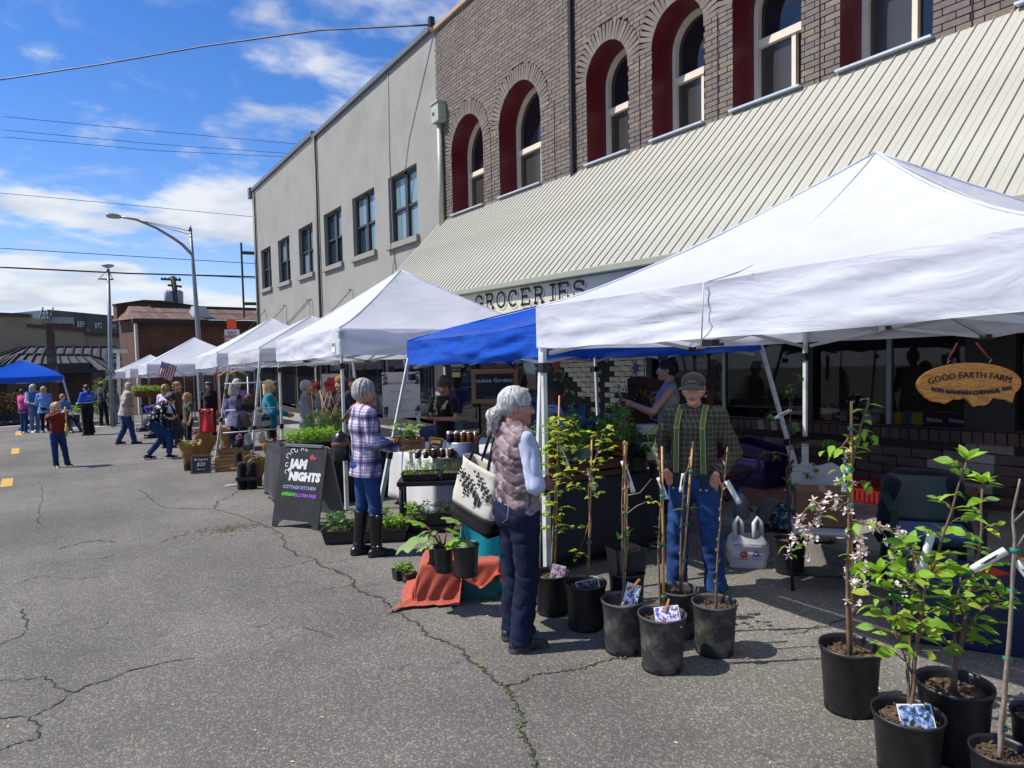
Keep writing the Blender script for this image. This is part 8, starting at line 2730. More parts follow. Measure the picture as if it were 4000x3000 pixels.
# camp chair
gcc = Wk(5.62, 4.95)
t = thing('camp_chair', 'dark red folding camp chair behind the man in suspenders', 'chair', gcc, R(160))
m_mar = cloth('maroon_nylon', '#3f0d12')
mb = MB(); mb.grid(lambda u, v: V(((u-.5)*.5, .25-.45*v, .42-.05*math.sin(math.pi*u))), 8, 4); mb.build('seat', m_mar, t, solid=.004)
mb = MB(); mb.grid(lambda u, v: V(((u-.5)*.52, -.20-.10*v-.04*math.sin(math.pi*u), .42+.50*v)), 8, 4); mb.build('backrest', m_mar, t, solid=.004)
for a, b_ in (((-.27, .27, 0), (.25, .25, .42)), ((.27, .27, 0), (-.25, .25, .42)), ((-.27, -.27, 0), (.25, -.2, .42)), ((.27, -.27, 0), (-.25, -.2, .42)), ((-.27, -.27, 0), (-.25, .25, .42)), ((.27, -.27, 0), (.25, .25, .42)), ((-.27, -.15, .3), (-.27, -.30, .95)), ((.27, -.15, .3), (.27, -.30, .95))):
 MB().tube([a, b_], .011, 7).build('leg', m_blackp, t)
# shopping bag
g = at(2935, 2224)
t = thing('shopping_bag', 'white supermarket carrier bag with red and blue logos standing on the road', 'bag', g+AW*.1, -R(40))
mb = MB()
def fn(u, v):
 a = 2*math.pi*u
 sq = lambda q: math.copysign(abs(q)**.55, q)
 k = 1+.12*math.sin(math.pi*v)-.18*max(0, v-.75)*4
 wz = .012*vn(u*9, v*7, 3)
 return V((sq(math.cos(a))*.145*k+wz, sq(math.sin(a))*.09*k+wz, .27*v*(1-.12*v*math.sin(a*2+1)**2)+.003))
mb.grid(fn, 48, 14)
for sx in (-.075, .08):
 mb.tube([(sx-.03, -.06, .24), (sx-.03, -.03, .36), (sx, .0, .40), (sx+.03, .0, .36), (sx+.03, -.02, .24)], [.022, .02, .016, .02, .022], 8)
mb.build('bag', mat('white_carrier_plastic', '#c9c9cc', .35, var=.05, bump=.5, bs=22, trans=.2), t)
bl_, rd_ = mat('logo_blue', '#123a86', .5), mat('logo_red', '#b01f24', .5)
letter(t, 'Thank You for Shopping with Us', (0, -.112, .205), (R(90), 0, 0), bl_, .021)
mb = MB()
polyline_strip(mb, [(-.045+.022*math.cos(a), -.113, .125+.022*math.sin(a)) for a in np.linspace(.4, 3.9, 12)], .012, nrm=(0, -1, 0)); polyline_strip(mb, [(-.045+.022*math.cos(a), -.1135, .125+.022*math.sin(a)) for a in np.linspace(3.6, 7.0, 12)], .012, nrm=(0, -1, 0))
polyline_strip(mb, [(-.045+.010*math.sin(a*2), -.1137, .125+.02*a/1.57) for a in np.linspace(-1.5, 1.5, 10)], .008, nrm=(0, -1, 0))
mb.build('round_logo', rd_, t)
mb = MB(); polyline_strip(mb, [(.02, -.112, .105), (.045, -.112, .148), (.058, -.112, .148), (.085, -.112, .105)], .010, nrm=(0, -1, 0)); mb.add([(.052, -.1125, .104), (.066, -.1125, .114), (.052, -.1125, .132), (.038, -.1125, .114)], [(0, 1, 2, 3)]); mb.build('letter_logo', bl_, t)
letter(t, 'Visit Safeway.com', (-.045, -.113, .088), (R(90), 0, 0), rd_, .012); letter(t, 'Albertsons.com', (.055, -.112, .088), (R(90), 0, 0), bl_, .012)
# jug, bags on the kerb, chair with jacket, tote
t = thing('water_jug', 'translucent water jug with a blue cap by the camp chair', 'jug', Wk(5.45, 4.5))
MB().lathe([(0, 0), (.07, 0), (.075, .02), (.075, .16), (.05, .22), (.022, .245), (.022, .26)], (0, 0, 0), 18).build('body', mat('milky_plastic', '#7c868c', .25, trans=.3), t)
MB().lathe([(.024, .255), (.024, .285), (0, .285)], (0, 0, 0), 14).build('cap', mat('blue_cap', '#1c3f8f', .4), t)
t = thing('bundle_bag', 'patterned teal bag with rolled cloth resting on the kerb', 'bag', Wk(5.32, 3.95))
grow('bag', [ell((0, 0, .12), (.18, .24, .13)), ell((.05, -.2, .10), (.10, .12, .10))], .012, [blotch('teal_pattern', '#1f3f4c', ['#6f8f98', '#14161a'], 22, .5, .02)], t, folds(.012, 14, 14, 2))
grow('roll', [cone((-.16, .05, .08), (-.10, .02, .30), .065, .065, 0, .01, flat=True, flat0=True)], .01, [cloth('grey_roll', '#4a4b4a')], t)
t = thing('rag_bundle', 'crumpled cream cloth bundle beside the carrier bag', 'cloth', Wk(5.26, 3.55))
grow('cloth', [ell((0, 0, .07), (.14, .16, .08)), ell((.0, .1, .10), (.10, .1, .08))], .010, [cloth('cream_rag', '#b5aa92')], t, folds(.02, 22, 22, 5))
g = at(3680, 2360)
t = thing('garden_chair', 'dark green plastic garden chair with a blue cushion', 'chair', g+AW*.1, -R(52))
m_dg = mat('dark_green_plastic', '#0d2a24', .4, var=.08)
MB().box((0, .1, .42), (.50, .46, .035)).build('seat', m_dg, t, bevel=.01)
mb = MB(); mb.grid(lambda u, v: V(((u-.5)*.46, .34+.06*v-.05*math.cos((u-.5)*3), .44+.36*v)), 10, 6); mb.build('backrest', m_dg, t, solid=.02)
for sx in (-.24, .24):
 MB().bar((sx, -.12, .42), (sx*1.15, -.17, 0), .05, .05).build('leg', m_dg, t); MB().bar((sx, .32, .42), (sx*1.1, .38, 0), .05, .05).build('leg', m_dg, t)
 MB().bar((sx*1.08, -.12, .62), (sx*1.08, .36, .66), .05, .03).build('armrest', m_dg, t); MB().bar((sx*1.08, -.11, .42), (sx*1.08, -.12, .62), .04, .04).build('arm_post', m_dg, t)
MB().box((0, .06, .455), (.46, .42, .045)).build('cushion', cloth('slate_blue_cushion', '#2a3f6b'), t, bevel=.018)
jk = t.location+Matrix.Rotation(-R(52), 3, 'Z') @ V((0, .38, .50))
t = thing('navy_jacket', 'navy jacket hung over the back of the green chair', 'jacket', jk, -R(52))
grow('cloth', [cone((0, .03, .30), (0, .03, -.22), .045, .06, 0, .03, 5, (1, 0, 0)), cone((-.2, .0, .24), (-.28, -.04, -.15), .06, .05, 0, .03), cone((.2, .0, .24), (.28, -.04, -.15), .06, .05, 0, .03)], .014, [cloth('navy_cloth', '#0e1524')], t, folds(.015, 10, 10, 4))
g = at(3860, 2560)
t = thing('storage_tote', 'navy blue plastic storage tote with clutter on its lid', 'tote', g+AW*.28, -R(60))
m_nv = mat('navy_plastic', '#16233f', .45, var=.08)
MB().box((0, 0, .18), (.66, .44, .36), None, 0, (1.06, 1.08)).build('bin', m_nv, t, bevel=.015)
MB().box((0, 0, .375), (.74, .52, .03)).build('lid', m_nv, t, bevel=.01)
for k, (cc_, x_) in enumerate((('#c9b21f', -.15), ('#1f7a45', .02), ('#a8321f', .16))): MB().box((x_, -.05+.04*k, .397), (.16, .14, .012), rotm(0, 0, .3*k)).build('packet', mat('packet_%d' % k, cc_, .5), t)
# ---- Good Earth Farm oval sign
ctr = V((4.0, 1.83, 1.47)) ; ctr = CAM+_ray(3787, 1500)*(3.72/FPX)
u_ = V((.82, -.572, 0)).normalized()
t = thing('oval_wood_sign', 'oval live-edge wooden farm sign hanging from the nearest white canopy', 'sign', ctr, math.atan2(u_.y, u_.x))
m_slab = newmat('honey_wood_slab')
nt, b = m_slab[1], m_slab[2]
co = nt.coord('Object', (1.6, 1, 9))
n1 = nt.noise(3.0, 5, .6, co, 1.2)
rings = nt.math('FRACT', nt.math('MULTIPLY', n1, 7.0))
x = nt.mix(nt.ramp(rings, .0, .9), c('#d0913f'), c('#a56a26'))
x = nt.mix(nt.ramp(nt.noise(5, 4, .6, nt.coord()), .55, .75, 0, .6), x, c('#5d310f'))
nt.put(b.inputs['Base Color'], x); b.inputs['Roughness'].default_value = .35
HW, HH = width_at(ctr, 396)/2, width_at(ctr, 165)/2
pts = []
for k in range(64):
 a = 2*math.pi*k/64
 x_, z_ = HW*math.cos(a), HH*math.sin(a)
 if z_ < -HH*.55: z_ = -HH*.80-.012*math.sin(x_*34)-.006*math.sin(x_*90)-.02*(abs(x_) < .12 and x_ > .02)
 pts.append((x_, 0, z_))
pb = MB().prism(pts, (0, 1, 0), .022).build('slab', m_slab[0], t, bevel=.004)
letter(pb, 'GOOD EARTH FARM', (0, -.003, HH*.42), (R(90), 0, 0), m_ink, .047, arc=.75, space=1.02)
me = text_mesh('RON MANNAN-CHEHALIS, WA', .030, .001, .0016, mats=m_ink)
for q in me.vertices: q.co.y += .55*q.co.x**2
link('lettering', me, pb, (0.01, -.003, -HH*.42), (R(90), 0, 0))
for sx in (-.11, .11):
 MB().tube([(sx, .011, HH*.93), (sx, .011, HH*1.04), (sx+.012, .011, HH*1.12), (sx, .011, HH*1.18)], .0025, 5).build('hook', m_steel, t)
 MB().tube([(sx, .011, HH*1.15), (sx*.45, .03, HH*1.95)], .005, 6).build('cord', mat('red_cord', '#8a2a2a', .7, var=.4, vs=90), t)
# ------------------------------------------------------------------ things people carry
v = PEOPLE['vest']
S = v['S']
t = thing('tote_bag', 'cream canvas tote printed with black sprigs on the vest woman\'s arm', 'bag', world_of(v, (-.33, -.14, .77*S)), v['root'].rotation_euler.z+R(18), rot=(0, R(16), v['root'].rotation_euler.z+R(18)))
m_canvas = cloth('cream_canvas', '#c9c4b6', var=.05)
def bagfn(u, w, z0, z1, k0, k1, tx=.19, ty=.07):
 a = 2*math.pi*u; q = k0+(k1-k0)*w
 sq = lambda x: math.copysign(abs(x)**.45, x)
 return V((sq(math.cos(a))*tx*q+.008*vn(u*8, w*5, 1), sq(math.sin(a))*ty*q+.008*vn(u*8, w*5, 9), z0+(z1-z0)*w))
MB().grid(lambda u, w: bagfn(u, w, .10, .42, 1.04, .90), 40, 10).build('canvas', m_canvas, t, solid=.004)
mb = MB(); mb.grid(lambda u, w: bagfn(u, w, 0, .115, 1.0, 1.05), 40, 4); mb.quad((-.2, -.07, .002), (.2, -.07, .002), (.2, .07, .002), (-.2, .07, .002)); mb.build('leather_base', m_boot, t, solid=.004)
for y_ in (-.06, .06): MB().tube([(-.09, y_, .40), (-.05, y_*.8, .58), (.02, 0, .70), (.08, y_*.8, .58), (.09, y_, .40)], .010, 6).build('handle', m_boot, t)
r_ = random.Random(3)
mb = MB()
for k in range(9):
 x0, z0 = r_.uniform(-.15, .15), r_.uniform(.13, .3)
 for yy_ in (-.082, .082):
  st = [V((x0+.03*math.sin(q), yy_, z0+.022*q)) for q in range(5)]
  polyline_strip(mb, st, .004, nrm=(0, -1 if yy_ < 0 else 1, 0))
  for q in range(1, 5):
   for sd_ in (-1, 1):
    c0 = st[q]+V((sd_*.018, 0, .012))
    mb.add([c0+V((.011*math.cos(a), 0, .010*math.sin(a))) for a in np.linspace(0, 5.5, 8)], [tuple(range(8))])
mb.build('sprig_print', m_ink, t, kind='stuff')
v = PEOPLE['plaid']; S = v['S']
t = thing('handbag', 'black bucket handbag with brown leather strap on the plaid jacket woman', 'bag', world_of(v, (-.14, -.19, .95*S)), v['root'].rotation_euler.z)
m_bl = mat('brown_leather', '#6a3a1e', .5)
MB().lathe([(0, 0), (.07, 0), (.078, .02), (.082, .15), (.07, .17)], (0, 0, 0), 20).build('pouch', m_boot, t)
MB().lathe([(.083, .14), (.086, .145), (.086, .17), (.082, .175)], (0, 0, 0), 20).build('trim', m_bl, t)
MB().lathe([(.08, .17), (.074, .20), (.055, .245), (.03, .265)], (0, 0, 0), 20).build('gathered_top', m_boot, t)
MB().tube([(0, .02, .36), (.03, .08, .46), (.03, .15, .52), (.03, .22, .54), (.02, .27, .46)], .012, 6).build('strap', m_bl, t)
w_ = world_of(v, (-.0, .44*S, 1.03*S))
t = thing('produce_box', 'open cardboard box of leafy seedlings carried by the plaid jacket woman', 'box', w_, v['root'].rotation_euler.z)
for cx_, cy_, a, b_ in ((0, -.12, .30, .006), (0, .12, .30, .006), (-.15, 0, .006, .24), (.15, 0, .006, .24)): MB().box((cx_, cy_, .05), (a, b_, .10)).build('side', m_card, t)
MB().box((0, 0, .004), (.3, .24, .006)).build('base', m_card, t)
letter(t, 'VALLEY FARM', (.1535, 0, .06), (R(90), 0, R(90)), m_ink, .026)
for k in range(26):
 a = rnd.uniform(0, 6.28); p = V((rnd.uniform(-.13, .13), rnd.uniform(-.1, .1), rnd.uniform(.10, .25)))
 MB().tube([(p.x*.8, p.y*.8, .02), p], .003, 4).build('stalk', l_pale, t); leaf_obj(t, l_bright if k % 3 else l_mid, p, V((math.cos(a), math.sin(a), .2)), rnd.uniform(.07, .11), .7)
v = PEOPLE['boy']
t = thing('backpack', 'dark grey backpack hanging from the bending teenager\'s hands', 'bag', world_of(v, (.02, .34, .42)), v['root'].rotation_euler.z)
grow('pack', [cone((0, 0, .08), (0, 0, .34), .13, .11, 0, .03, 1.25, (1, 0, 0)), ell((.02, .1, .14), (.11, .06, .10))], .015, [cloth('grey_nylon', '#2b2a2c')], t, folds(.012, 12, 12, 3))
MB().tube([(-.05, 0, .42), (-.06, -.04, .62), (0, -.10, .74), (.06, -.04, .62), (.05, 0, .42)], .02, 6).build('strap', m_blk, t)
# ------------------------------------------------------------------ hanging signs and boards
def board(label, px4, dist, name='banner', cat='banner', m=None, thick=.008):
 """flat panel given by its four picture corners at one range, hung upright"""
 q = [up_from(col_at(p[0], dist), *p) for p in px4]
 w_, h_ = (q[1]-q[0]).length, (q[0].z-q[3].z+q[1].z-q[2].z)/2
 ctr = (q[0]+q[1]+q[2]+q[3])/4
 d = q[1]-q[0]
 t = thing(name, label, cat, ctr, math.atan2(d.y, d.x))
 pb = MB().box((0, 0, 0), (w_, thick, h_)).build('panel', m, t)
 return t, pb, w_, h_
m_ban = mat('white_vinyl', '#b9b6b2', .5, var=.05, bump=.2, bs=6)
t, pb, w_, h_ = board('white floral farm banner with black lettering behind the preserves stall', [(1492, 1452), (1640, 1455), (1642, 1640), (1496, 1625)], 10.6, m=m_ban)
f3 = (R(90), 0, 0)
for txt, z, s_ in (('Alucinor Farms', .20, .105), ('Food. Flowers. Fiber.', .06, .05), ('Grown in the beautiful Newaukum Valley', -.08, .028), ('Onalaska, WA', -.13, .028), ('alucinorfarms@gmail.com', -.26, .03)): letter(pb, txt, (.0, -.006, z*h_/.75), f3, m_ink, s_*w_/.8, extrude=.0005)
mb = MB(); r_ = random.Random(6)
for k in range(70):
 sx = r_.choice((-1, 1)); zz_ = r_.choice((-1, 1)); a = r_.uniform(0, 6.28)
 p = V((sx*(w_/2-.05*r_.random()-.02), -.006, zz_*(h_/2-.16*r_.random()-.02)))
 mb.add([p+V((.024*math.cos(a+q), 0, .018*math.sin(a+q))) for q in (0, 1.2, 2.5, 3.6, 5)], [(0, 1, 2, 3, 4)], r_.choice((0, 0, 1, 2)))
mb.build('flower_print', [mat('sage_print', '#5a665c', .6), mat('blush_print', '#a38a88', .6), mat('plum_print', '#3a2a34', .6)], pb, kind='stuff')
t, pb, w_, h_ = board('white banner with a red paint blot behind the shoppers', [(1258, 1460), (1330, 1460), (1330, 1555), (1258, 1560)], 13.6, m=m_ban)
mb = MB(); mb.add([(.13*math.cos(a)*(1+.15*math.sin(a*5)), -.006, .18*math.sin(a)*(1+.12*math.sin(a*7))) for a in np.linspace(0, 6.28, 30)[:-1]], [tuple(range(29))]); mb.build('red_blot', mat('red_blot', '#b03a3a', .6), pb)
letter(pb, 'bird', (.0, -.009, .03), f3, m_ink, .11)
t, pb, w_, h_ = board('wood framed blackboard with chalk lettering hanging under the blue canopy', [(1850, 1448), (2015, 1455), (2012, 1572), (1852, 1560)], 8.3, 'framed_blackboard', 'sign', m_chalk, .02)
for cx_, cz_, a, b_ in ((0, h_/2, w_+.06, .05), (0, -h_/2, w_+.06, .05), (-w_/2, 0, .05, h_-.05), (w_/2, 0, .05, h_-.05)): MB().box((cx_, 0, cz_), (a, .035, b_)).build('frame', m_wood, t)
letter(pb, 'Soulsice Gardens', (-.02, -.012, h_*.2), f3, m_white_l, .068, shear=.1)
letter(pb, '@soulsicegardens', (-.02, -.012, -h_*.36), f3, mat('chalk_violet', '#9a55c8', .9), .028)
for sx in (-.16, .16): MB().tube([(sx, 0, h_/2), (sx, 0, h_/2+.3)], .004, 4).build('cord', m_blackp, t)
t, pb, w_, h_ = board('small navy and yellow poster taped to the tent leg', [(1766, 1408), (1800, 1418), (1792, 1482), (1768, 1468)], 8.6, 'poster', 'poster', mat('navy_poster', '#262a5e', .5))
letter(pb, 'SNAP', (0, -.006, .05), f3, mat('poster_yellow', '#c9b44a', .5), .05, bold=.002); letter(pb, '& SENIOR', (0, -.006, .0), f3, MATS['poster_yellow'], .026)
MB().box((0, -.005, -h_*.32), (w_*.9, .004, h_*.3)).build('yellow_panel', MATS['poster_yellow'], pb)
g = V((6.2, 8.9, gz(0, 8.9)+WALK_H))
t = thing('recycling_bin', 'tall blue wheeled recycling bin by the shop wall', 'bin', g, R(-40))
m_bb = mat('blue_bin', '#173a7a', .45, var=.08)
MB().box((0, 0, .5), (.48, .54, .96), None, 0, (1.18, 1.2)).build('body', m_bb, t, bevel=.03)
MB().box((0, .02, 1.02), (.62, .70, .08)).build('lid', m_bb, t, bevel=.03)
for sx in (-.22, .22): MB().lathe([(0, -.03), (.1, -.03), (.1, .03), (0, .03)], (sx, .28, .1), 16, rot=rotm(0, R(90), 0)).build('wheel', m_blackp, t)
letter(t, 'RECYCLE', (0, -.325, .72), f3, m_white_l, .07)
g = at(1650, 1900, .0)
t = thing('camping_chair', 'blue camping chair behind the preserves table', 'chair', G(4.6, 9.2), R(30))
mb = MB(); mb.grid(lambda u, w: V(((u-.5)*.5, .2+.1*w, .42+.45*w)), 6, 4); mb.build('backrest', cloth('slate_nylon', '#33456e'), t, solid=.006)
MB().box((0, 0, .42), (.5, .45, .02)).build('seat', MATS['slate_nylon'], t)
for a, b_ in (((-.26, -.24, 0), (.26, .24, .42)), ((.26, -.24, 0), (-.26, .24, .42)), ((-.26, .24, 0), (-.25, .3, .9)), ((.26, .24, 0), (.25, .3, .9))): MB().tube([a, b_], .011, 6).build('leg', m_blackp, t)
# ------------------------------------------------------------------ flower and hat stall
def bouquet(label, base, bucket_px, h_px, wrap, seed, lift=0.0, bm=None):
 g = at(base[0], base[1], lift)
 t = thing('wrapped_bouquet', label, 'bouquet', g, 0, 'bouquets in kraft paper')
 r, h = width_at(g, bucket_px)/2, width_at(g, h_px)
 MB().lathe([(0, 0), (r*.8, 0), (r, h), (r*.9, h)], (0, 0, 0), 16).build('bucket', bm or mat('brown_bucket', '#4a2f1c', .55), t)
 W_, H_ = width_at(g, wrap[0])/2, width_at(g, wrap[1])
 mb = MB()
 def fn(u, w):
  a = 2*math.pi*u*1.08+seed
  rr = r*.7+(W_-r*.7)*w**.8*(1+.14*vn(u*6, seed))
  return V((rr*math.cos(a)+.03*w*vn(u*9, w*4, seed), rr*math.sin(a)+.03*w*vn(u*9+5, w*4, seed), h*.6+(H_)*w*(1+.22*vn(u*5, seed, 3))))
 mb.grid(fn, 44, 10); mb.build('paper_wrap', m_kraft, t, solid=.002)
 foliage(t, 26, W_*.5, W_*.5, h*.8, h*.6+H_*1.1, .06, l_bright, seed)
 mb = MB(); r_ = random.Random(seed)
 for k in range(7):
  p = V((r_.uniform(-.5, .5)*W_, r_.uniform(-.5, .5)*W_, h*.6+H_*r_.uniform(.9, 1.15)))
  for q in range(6): add_leaf(mb, p, V((math.cos(q), math.sin(q), .4)), .03, .7, 0)
 mb.build('flowers', leafm('pink_petal', '#c98aa0', .3), t, kind='stuff')
bouquet('wrapped bouquet at the left of the flower group', (733, 1838), 30, 50, (58, 80), 2)
bouquet('wrapped bouquet just behind the price board', (765, 1828), 30, 46, (56, 70), 5)
bouquet('largest wrapped bouquet with green sprigs facing the street', (800, 1815), 34, 40, (92, 96), 8)
bouquet('wrapped bouquet raised on a crate with pink bloom', (888, 1790), 32, 60, (64, 80), 11, .0)
bouquet('low wrapped bouquet beside the black weight bags', (1010, 1898), 32, 52, (72, 80), 14)
bouquet('tall wrapped bouquet by the left leg of the white canopy', (1068, 1878), 34, 80, (70, 100), 17)
def slat_crate(label, px, w_, d_, h_, lift=0.0):
 t = thing('wooden_crate', label, 'crate', at(*px)+AW*d_/2+V((0, 0, lift)), -R(25), 'pine crates at the flower stall')
 for k in range(4):
  z = h_*(k+.5)/4
  for sy in (-1, 1): MB().box((0, sy*d_/2, z), (w_, .012, h_/4-.02)).build('slat', m_wood, t)
 for sx in (-1, 1): MB().box((sx*w_/2, 0, h_/2), (.016, d_, h_)).build('end_board', m_wood, t)
 MB().box((0, 0, .01), (w_, d_, .015)).build('base', m_wood, t)
slat_crate('pine crate on the ground right of the bouquet price board', (895, 1842), .52, .34, .25)
slat_crate('pine crate stacked behind the front pine crate', (905, 1815), .52, .34, .30, .0)
g = at(785, 1850)
t = thing('bouquet_price_board', 'small oak framed blackboard reading Bouquets $20 on the asphalt', 'sign', g, -R(22))
f_ = MB().box((0, 0, .17), (.35, .02, .34)).build('frame', mat('oak_frame', '#6a4a2c', .6), t, None, (R(-12), 0, 0))
MB().box((0, -.011, .17), (.29, .006, .28)).build('slate', m_chalk, f_)
for txt, z, s_ in (('Bouquets', .255, .062), ('$20', .165, .095), ('"Tips Love"', .075, .035)): letter(f_, txt, (0, -.016, z), f3, m_white_l, s_, shear=.15, extrude=.0005)
g = at(967, 1910)
t = thing('weight_bags', 'pair of black canopy weight bags strapped round the tent leg', 'weight bag', g, -R(25))
for sx in (-.075, .075): MB().lathe([(0, 0), (.07, .0), (.075, .03), (.072, .38), (.05, .42), (0, .42)], (sx, 0, 0), 14).build('sack', m_blk, t)
MB().box((0, -.01, .17), (.30, .155, .05)).build('strap', m_blackp, t)
g = at(975, 1895)
t = thing('hat_stand', 'white wire display stand holding knit hats', 'stand', g+AW*.1)
for p0, p1 in (((-.4, 0, .02), (.45, 0, .02)), ((0, -.3, .02), (0, .3, .02)), ((0, 0, .02), (0, 0, 1.72)), ((-.35, 0, 1.62), (.45, 0, 1.62)), ((-.4, 0, .85), (.4, 0, .85)), ((-.35, 0, 1.2), (.4, 0, 1.2))): MB().tube([p0, p1], .010, 6).build('rail', m_leg, t)
def knit(label, px, w_, h_, cols, pom=None, kind='hat', dist=11.6):
 p = up_from(col_at(px[0], dist), *px)
 t = thing('knit_'+kind, label, kind, p, rnd.uniform(-.4, .4), 'knitwear hung up for sale')
 s_ = width_at(p, w_)/2; hh_ = width_at(p, h_)
 km = mat('knit_'+cols[0], '#'+cols[0], .95, var=.3, vs=16, bump=.9, bs=55); k2 = mat('knit_'+cols[-1], '#'+cols[-1], .95, var=.3, vs=16, bump=.9, bs=55)
 grow('knit', [cone((0, 0, hh_*.25), (0, 0, -hh_*.3), s_*.72, s_, 0, .02), cone((0, 0, -hh_*.30), (0, 0, -hh_*.5), s_*1.02, s_*1.02, 1, .004, flat=True)], .014, [km, k2], t, folds(.010, 12, 12, w_))
 MB().tube([(0, 0, hh_*.35), (0, 0, hh_*.35+.12)], .004, 4).build('hook', m_blackp, t)
 if pom:
  mb = MB(); r_ = random.Random(w_)
  for k in range(160):
   d = V((r_.gauss(0, 1), r_.gauss(0, 1), r_.gauss(0, 1))).normalized()
   add_leaf(mb, d*.01, d, s_*.75, .22, .1)
  mb.build('pompom', mat('pom_'+pom, '#'+pom, .95, isl=.2), t, (0, 0, hh_*.45), kind='stuff')
for a in (('grey hat with a burgundy pompom', (935, 1575), 32, 55, ('5a5450', '3f3a38'), '4a2026'), ('large brown quilted hat with a dark hem', (972, 1570), 44, 64, ('5a4030', '1d1715')), ('charcoal grey long hat', (930, 1640), 30, 62, ('4a4848',)), ('brown hat with a pale pink pompom and a white tag', (962, 1640), 36, 44, ('5a4233',), 'c7aaa6'),
          ('black and cream hat with a white pompom', (1038, 1640), 40, 44, ('1a1817', '9a9084'), 'cfcfce'), ('black hat with a bright pink pompom', (935, 1722), 34, 30, ('1c1a1c',), 'c98aa8'), ('cream and grey striped slouchy hat', (968, 1722), 40, 70, ('a39a8a', '4a4a4a')), ('cream knit mitten', (1024, 1705), 28, 46, ('b3a58c',), None, 'mitten'), ('black knit hat lowest on the stand', (932, 1790), 36, 56, ('121214',)), ('mustard yellow mitten', (1044, 1735), 18, 40, ('b07f1e',), None, 'mitten'), ('cream knit pouch on a wooden hanger', (905, 1520), 32, 50, ('a09a88',), None, 'pouch'), ('brown knit mitten hung from a hanger', (885, 1535), 22, 44, ('5a3d2c',), None, 'mitten')):
 knit(a[0]+' on the hat stand', *a[1:])
for k, px in enumerate(((925, 1448), (884, 1452))):
 p = up_from(col_at(px[0], 12.2), *px)
 t = thing('wooden_hanger', 'wooden clothes hanger %s under the hat stall canopy' % ('on the right', 'on the left')[k], 'hanger', p, R(-20+50*k))
 MB().tube([(-.17, 0, -.08), (-.06, 0, -.02), (0, 0, .0), (.06, 0, -.02), (.17, 0, -.08)], [.012, .014, .015, .014, .012], 6).build('arms', m_bamboo, t)
 MB().tube([(0, 0, 0), (0, 0, .06), (.02, 0, .09), (0, 0, .11)], .003, 4).build('hook', m_steel, t)
p = up_from(col_at(808, 14.6), 808, 1690)
t = thing('red_shopper', 'bright red fabric shopping bag hanging at the stall edge', 'bag', p, -R(25))
MB().grid(lambda u, w: V(((u-.5)*(.30-.03*w), .02*math.sin(u*9)+.05*math.sin(w*3)*math.cos(u*3), .46*w)), 14, 12).build('cloth', mat('red_nylon', '#b3121c', .5, bump=.3, bs=14), t, solid=.02)
for sx in (-.06, .06): MB().lathe([(0, -.013), (.03, -.013), (.03, .013), (0, .013)], (sx, -.02, .40), 12, rot=rotm(R(90), 0, 0)).build('hand_hole', m_blackp, t)
g = V((2.58, 16.4, gz(0, 16.4)))
t = thing('ratchet_strap', 'bright orange strap hanging down the tent leg by the bouquets', 'strap', g+V((.03, -.06, 0)))
MB().bar((0, 0, .25), (0, 0, 1.95), .045, .004, up=(0, 1, 0)).build('webbing', mat('orange_webbing', '#c9501a', .6), t)
# mug stall, far tables
table('small table of turned wooden mugs behind the red bag', 3.0, 4.0, 16.8, 17.8, .86)
drape('pale patterned cloth on the mug table', 3.0, 4.0, 16.8, 17.8, .865, .30, blotch('pale_pattern', '#aaa8a4', ['#6a7a86', '#8a6a5a'], 30, .58, .02), 2, 6)
for k in range(4):
 t = thing('wooden_mug', 'turned wooden mug %s on the patterned table' % ('leftmost', 'second from left', 'third from left', 'rightmost')[k], 'mug', G(3.12+.17*k, 16.95, .87), 0, 'turned wooden mugs')
 MB().lathe([(0, 0), (.06, 0), (.07, .05), (.06, .13), (.055, .13), (.05, .03), (0, .03)], (0, 0, 0), 14).build('cup', mat('turned_maple', '#b08a58', .5), t); MB().tube([(.06, 0, .10), (.10, 0, .09), (.10, 0, .04), (.06, 0, .03)], .009, 5).build('handle', MATS['turned_maple'], t)
m_pl = cloth('violet_stretch_cloth', '#35179a')
for k, (x_, y_) in enumerate(((2.15, 25.3), (2.55, 23.6))):
 t = thing('violet_table', 'tall table in a violet stretch cover %s' % ('near the flag tent\'s far leg', 'behind the bending teenager')[k], 'table', G(x_, y_), 0, 'violet covered tables')
 mb = MB(); mb.grid(lambda u, w: V((math.cos(6.283*u)*(.38-.30*w+.02*math.sin(u*25)), math.sin(6.283*u)*(.38-.30*w), .86*(1-w))), 24, 6); mb.add([(.38*math.cos(a), .38*math.sin(a), .862) for a in np.linspace(0, 6.283, 25)[:-1]], [tuple(range(24))]); mb.build('cover', m_pl, t)
 for q in range(3): MB().box((-.12+.12*q, -.1, .885), (.14, .2, .04)).build('goods', (m_wood, MATS['poster_yellow'], m_card)[q], t)
for k, (x_, y_) in enumerate(((1.74, 23.0), (1.74, 26.3))):
 t = thing('leg_weights', 'stack of black disc weights on the flag tent\'s %s leg' % ('near', 'far')[k], 'weights', G(x_+.03, y_), 0, 'disc weights')
 for z in (.04, .115): MB().lathe([(.03, -.035), (.19, -.035), (.2, 0), (.19, .035), (.03, .035)], (0, 0, z), 18).build('disc', m_blackp, t)
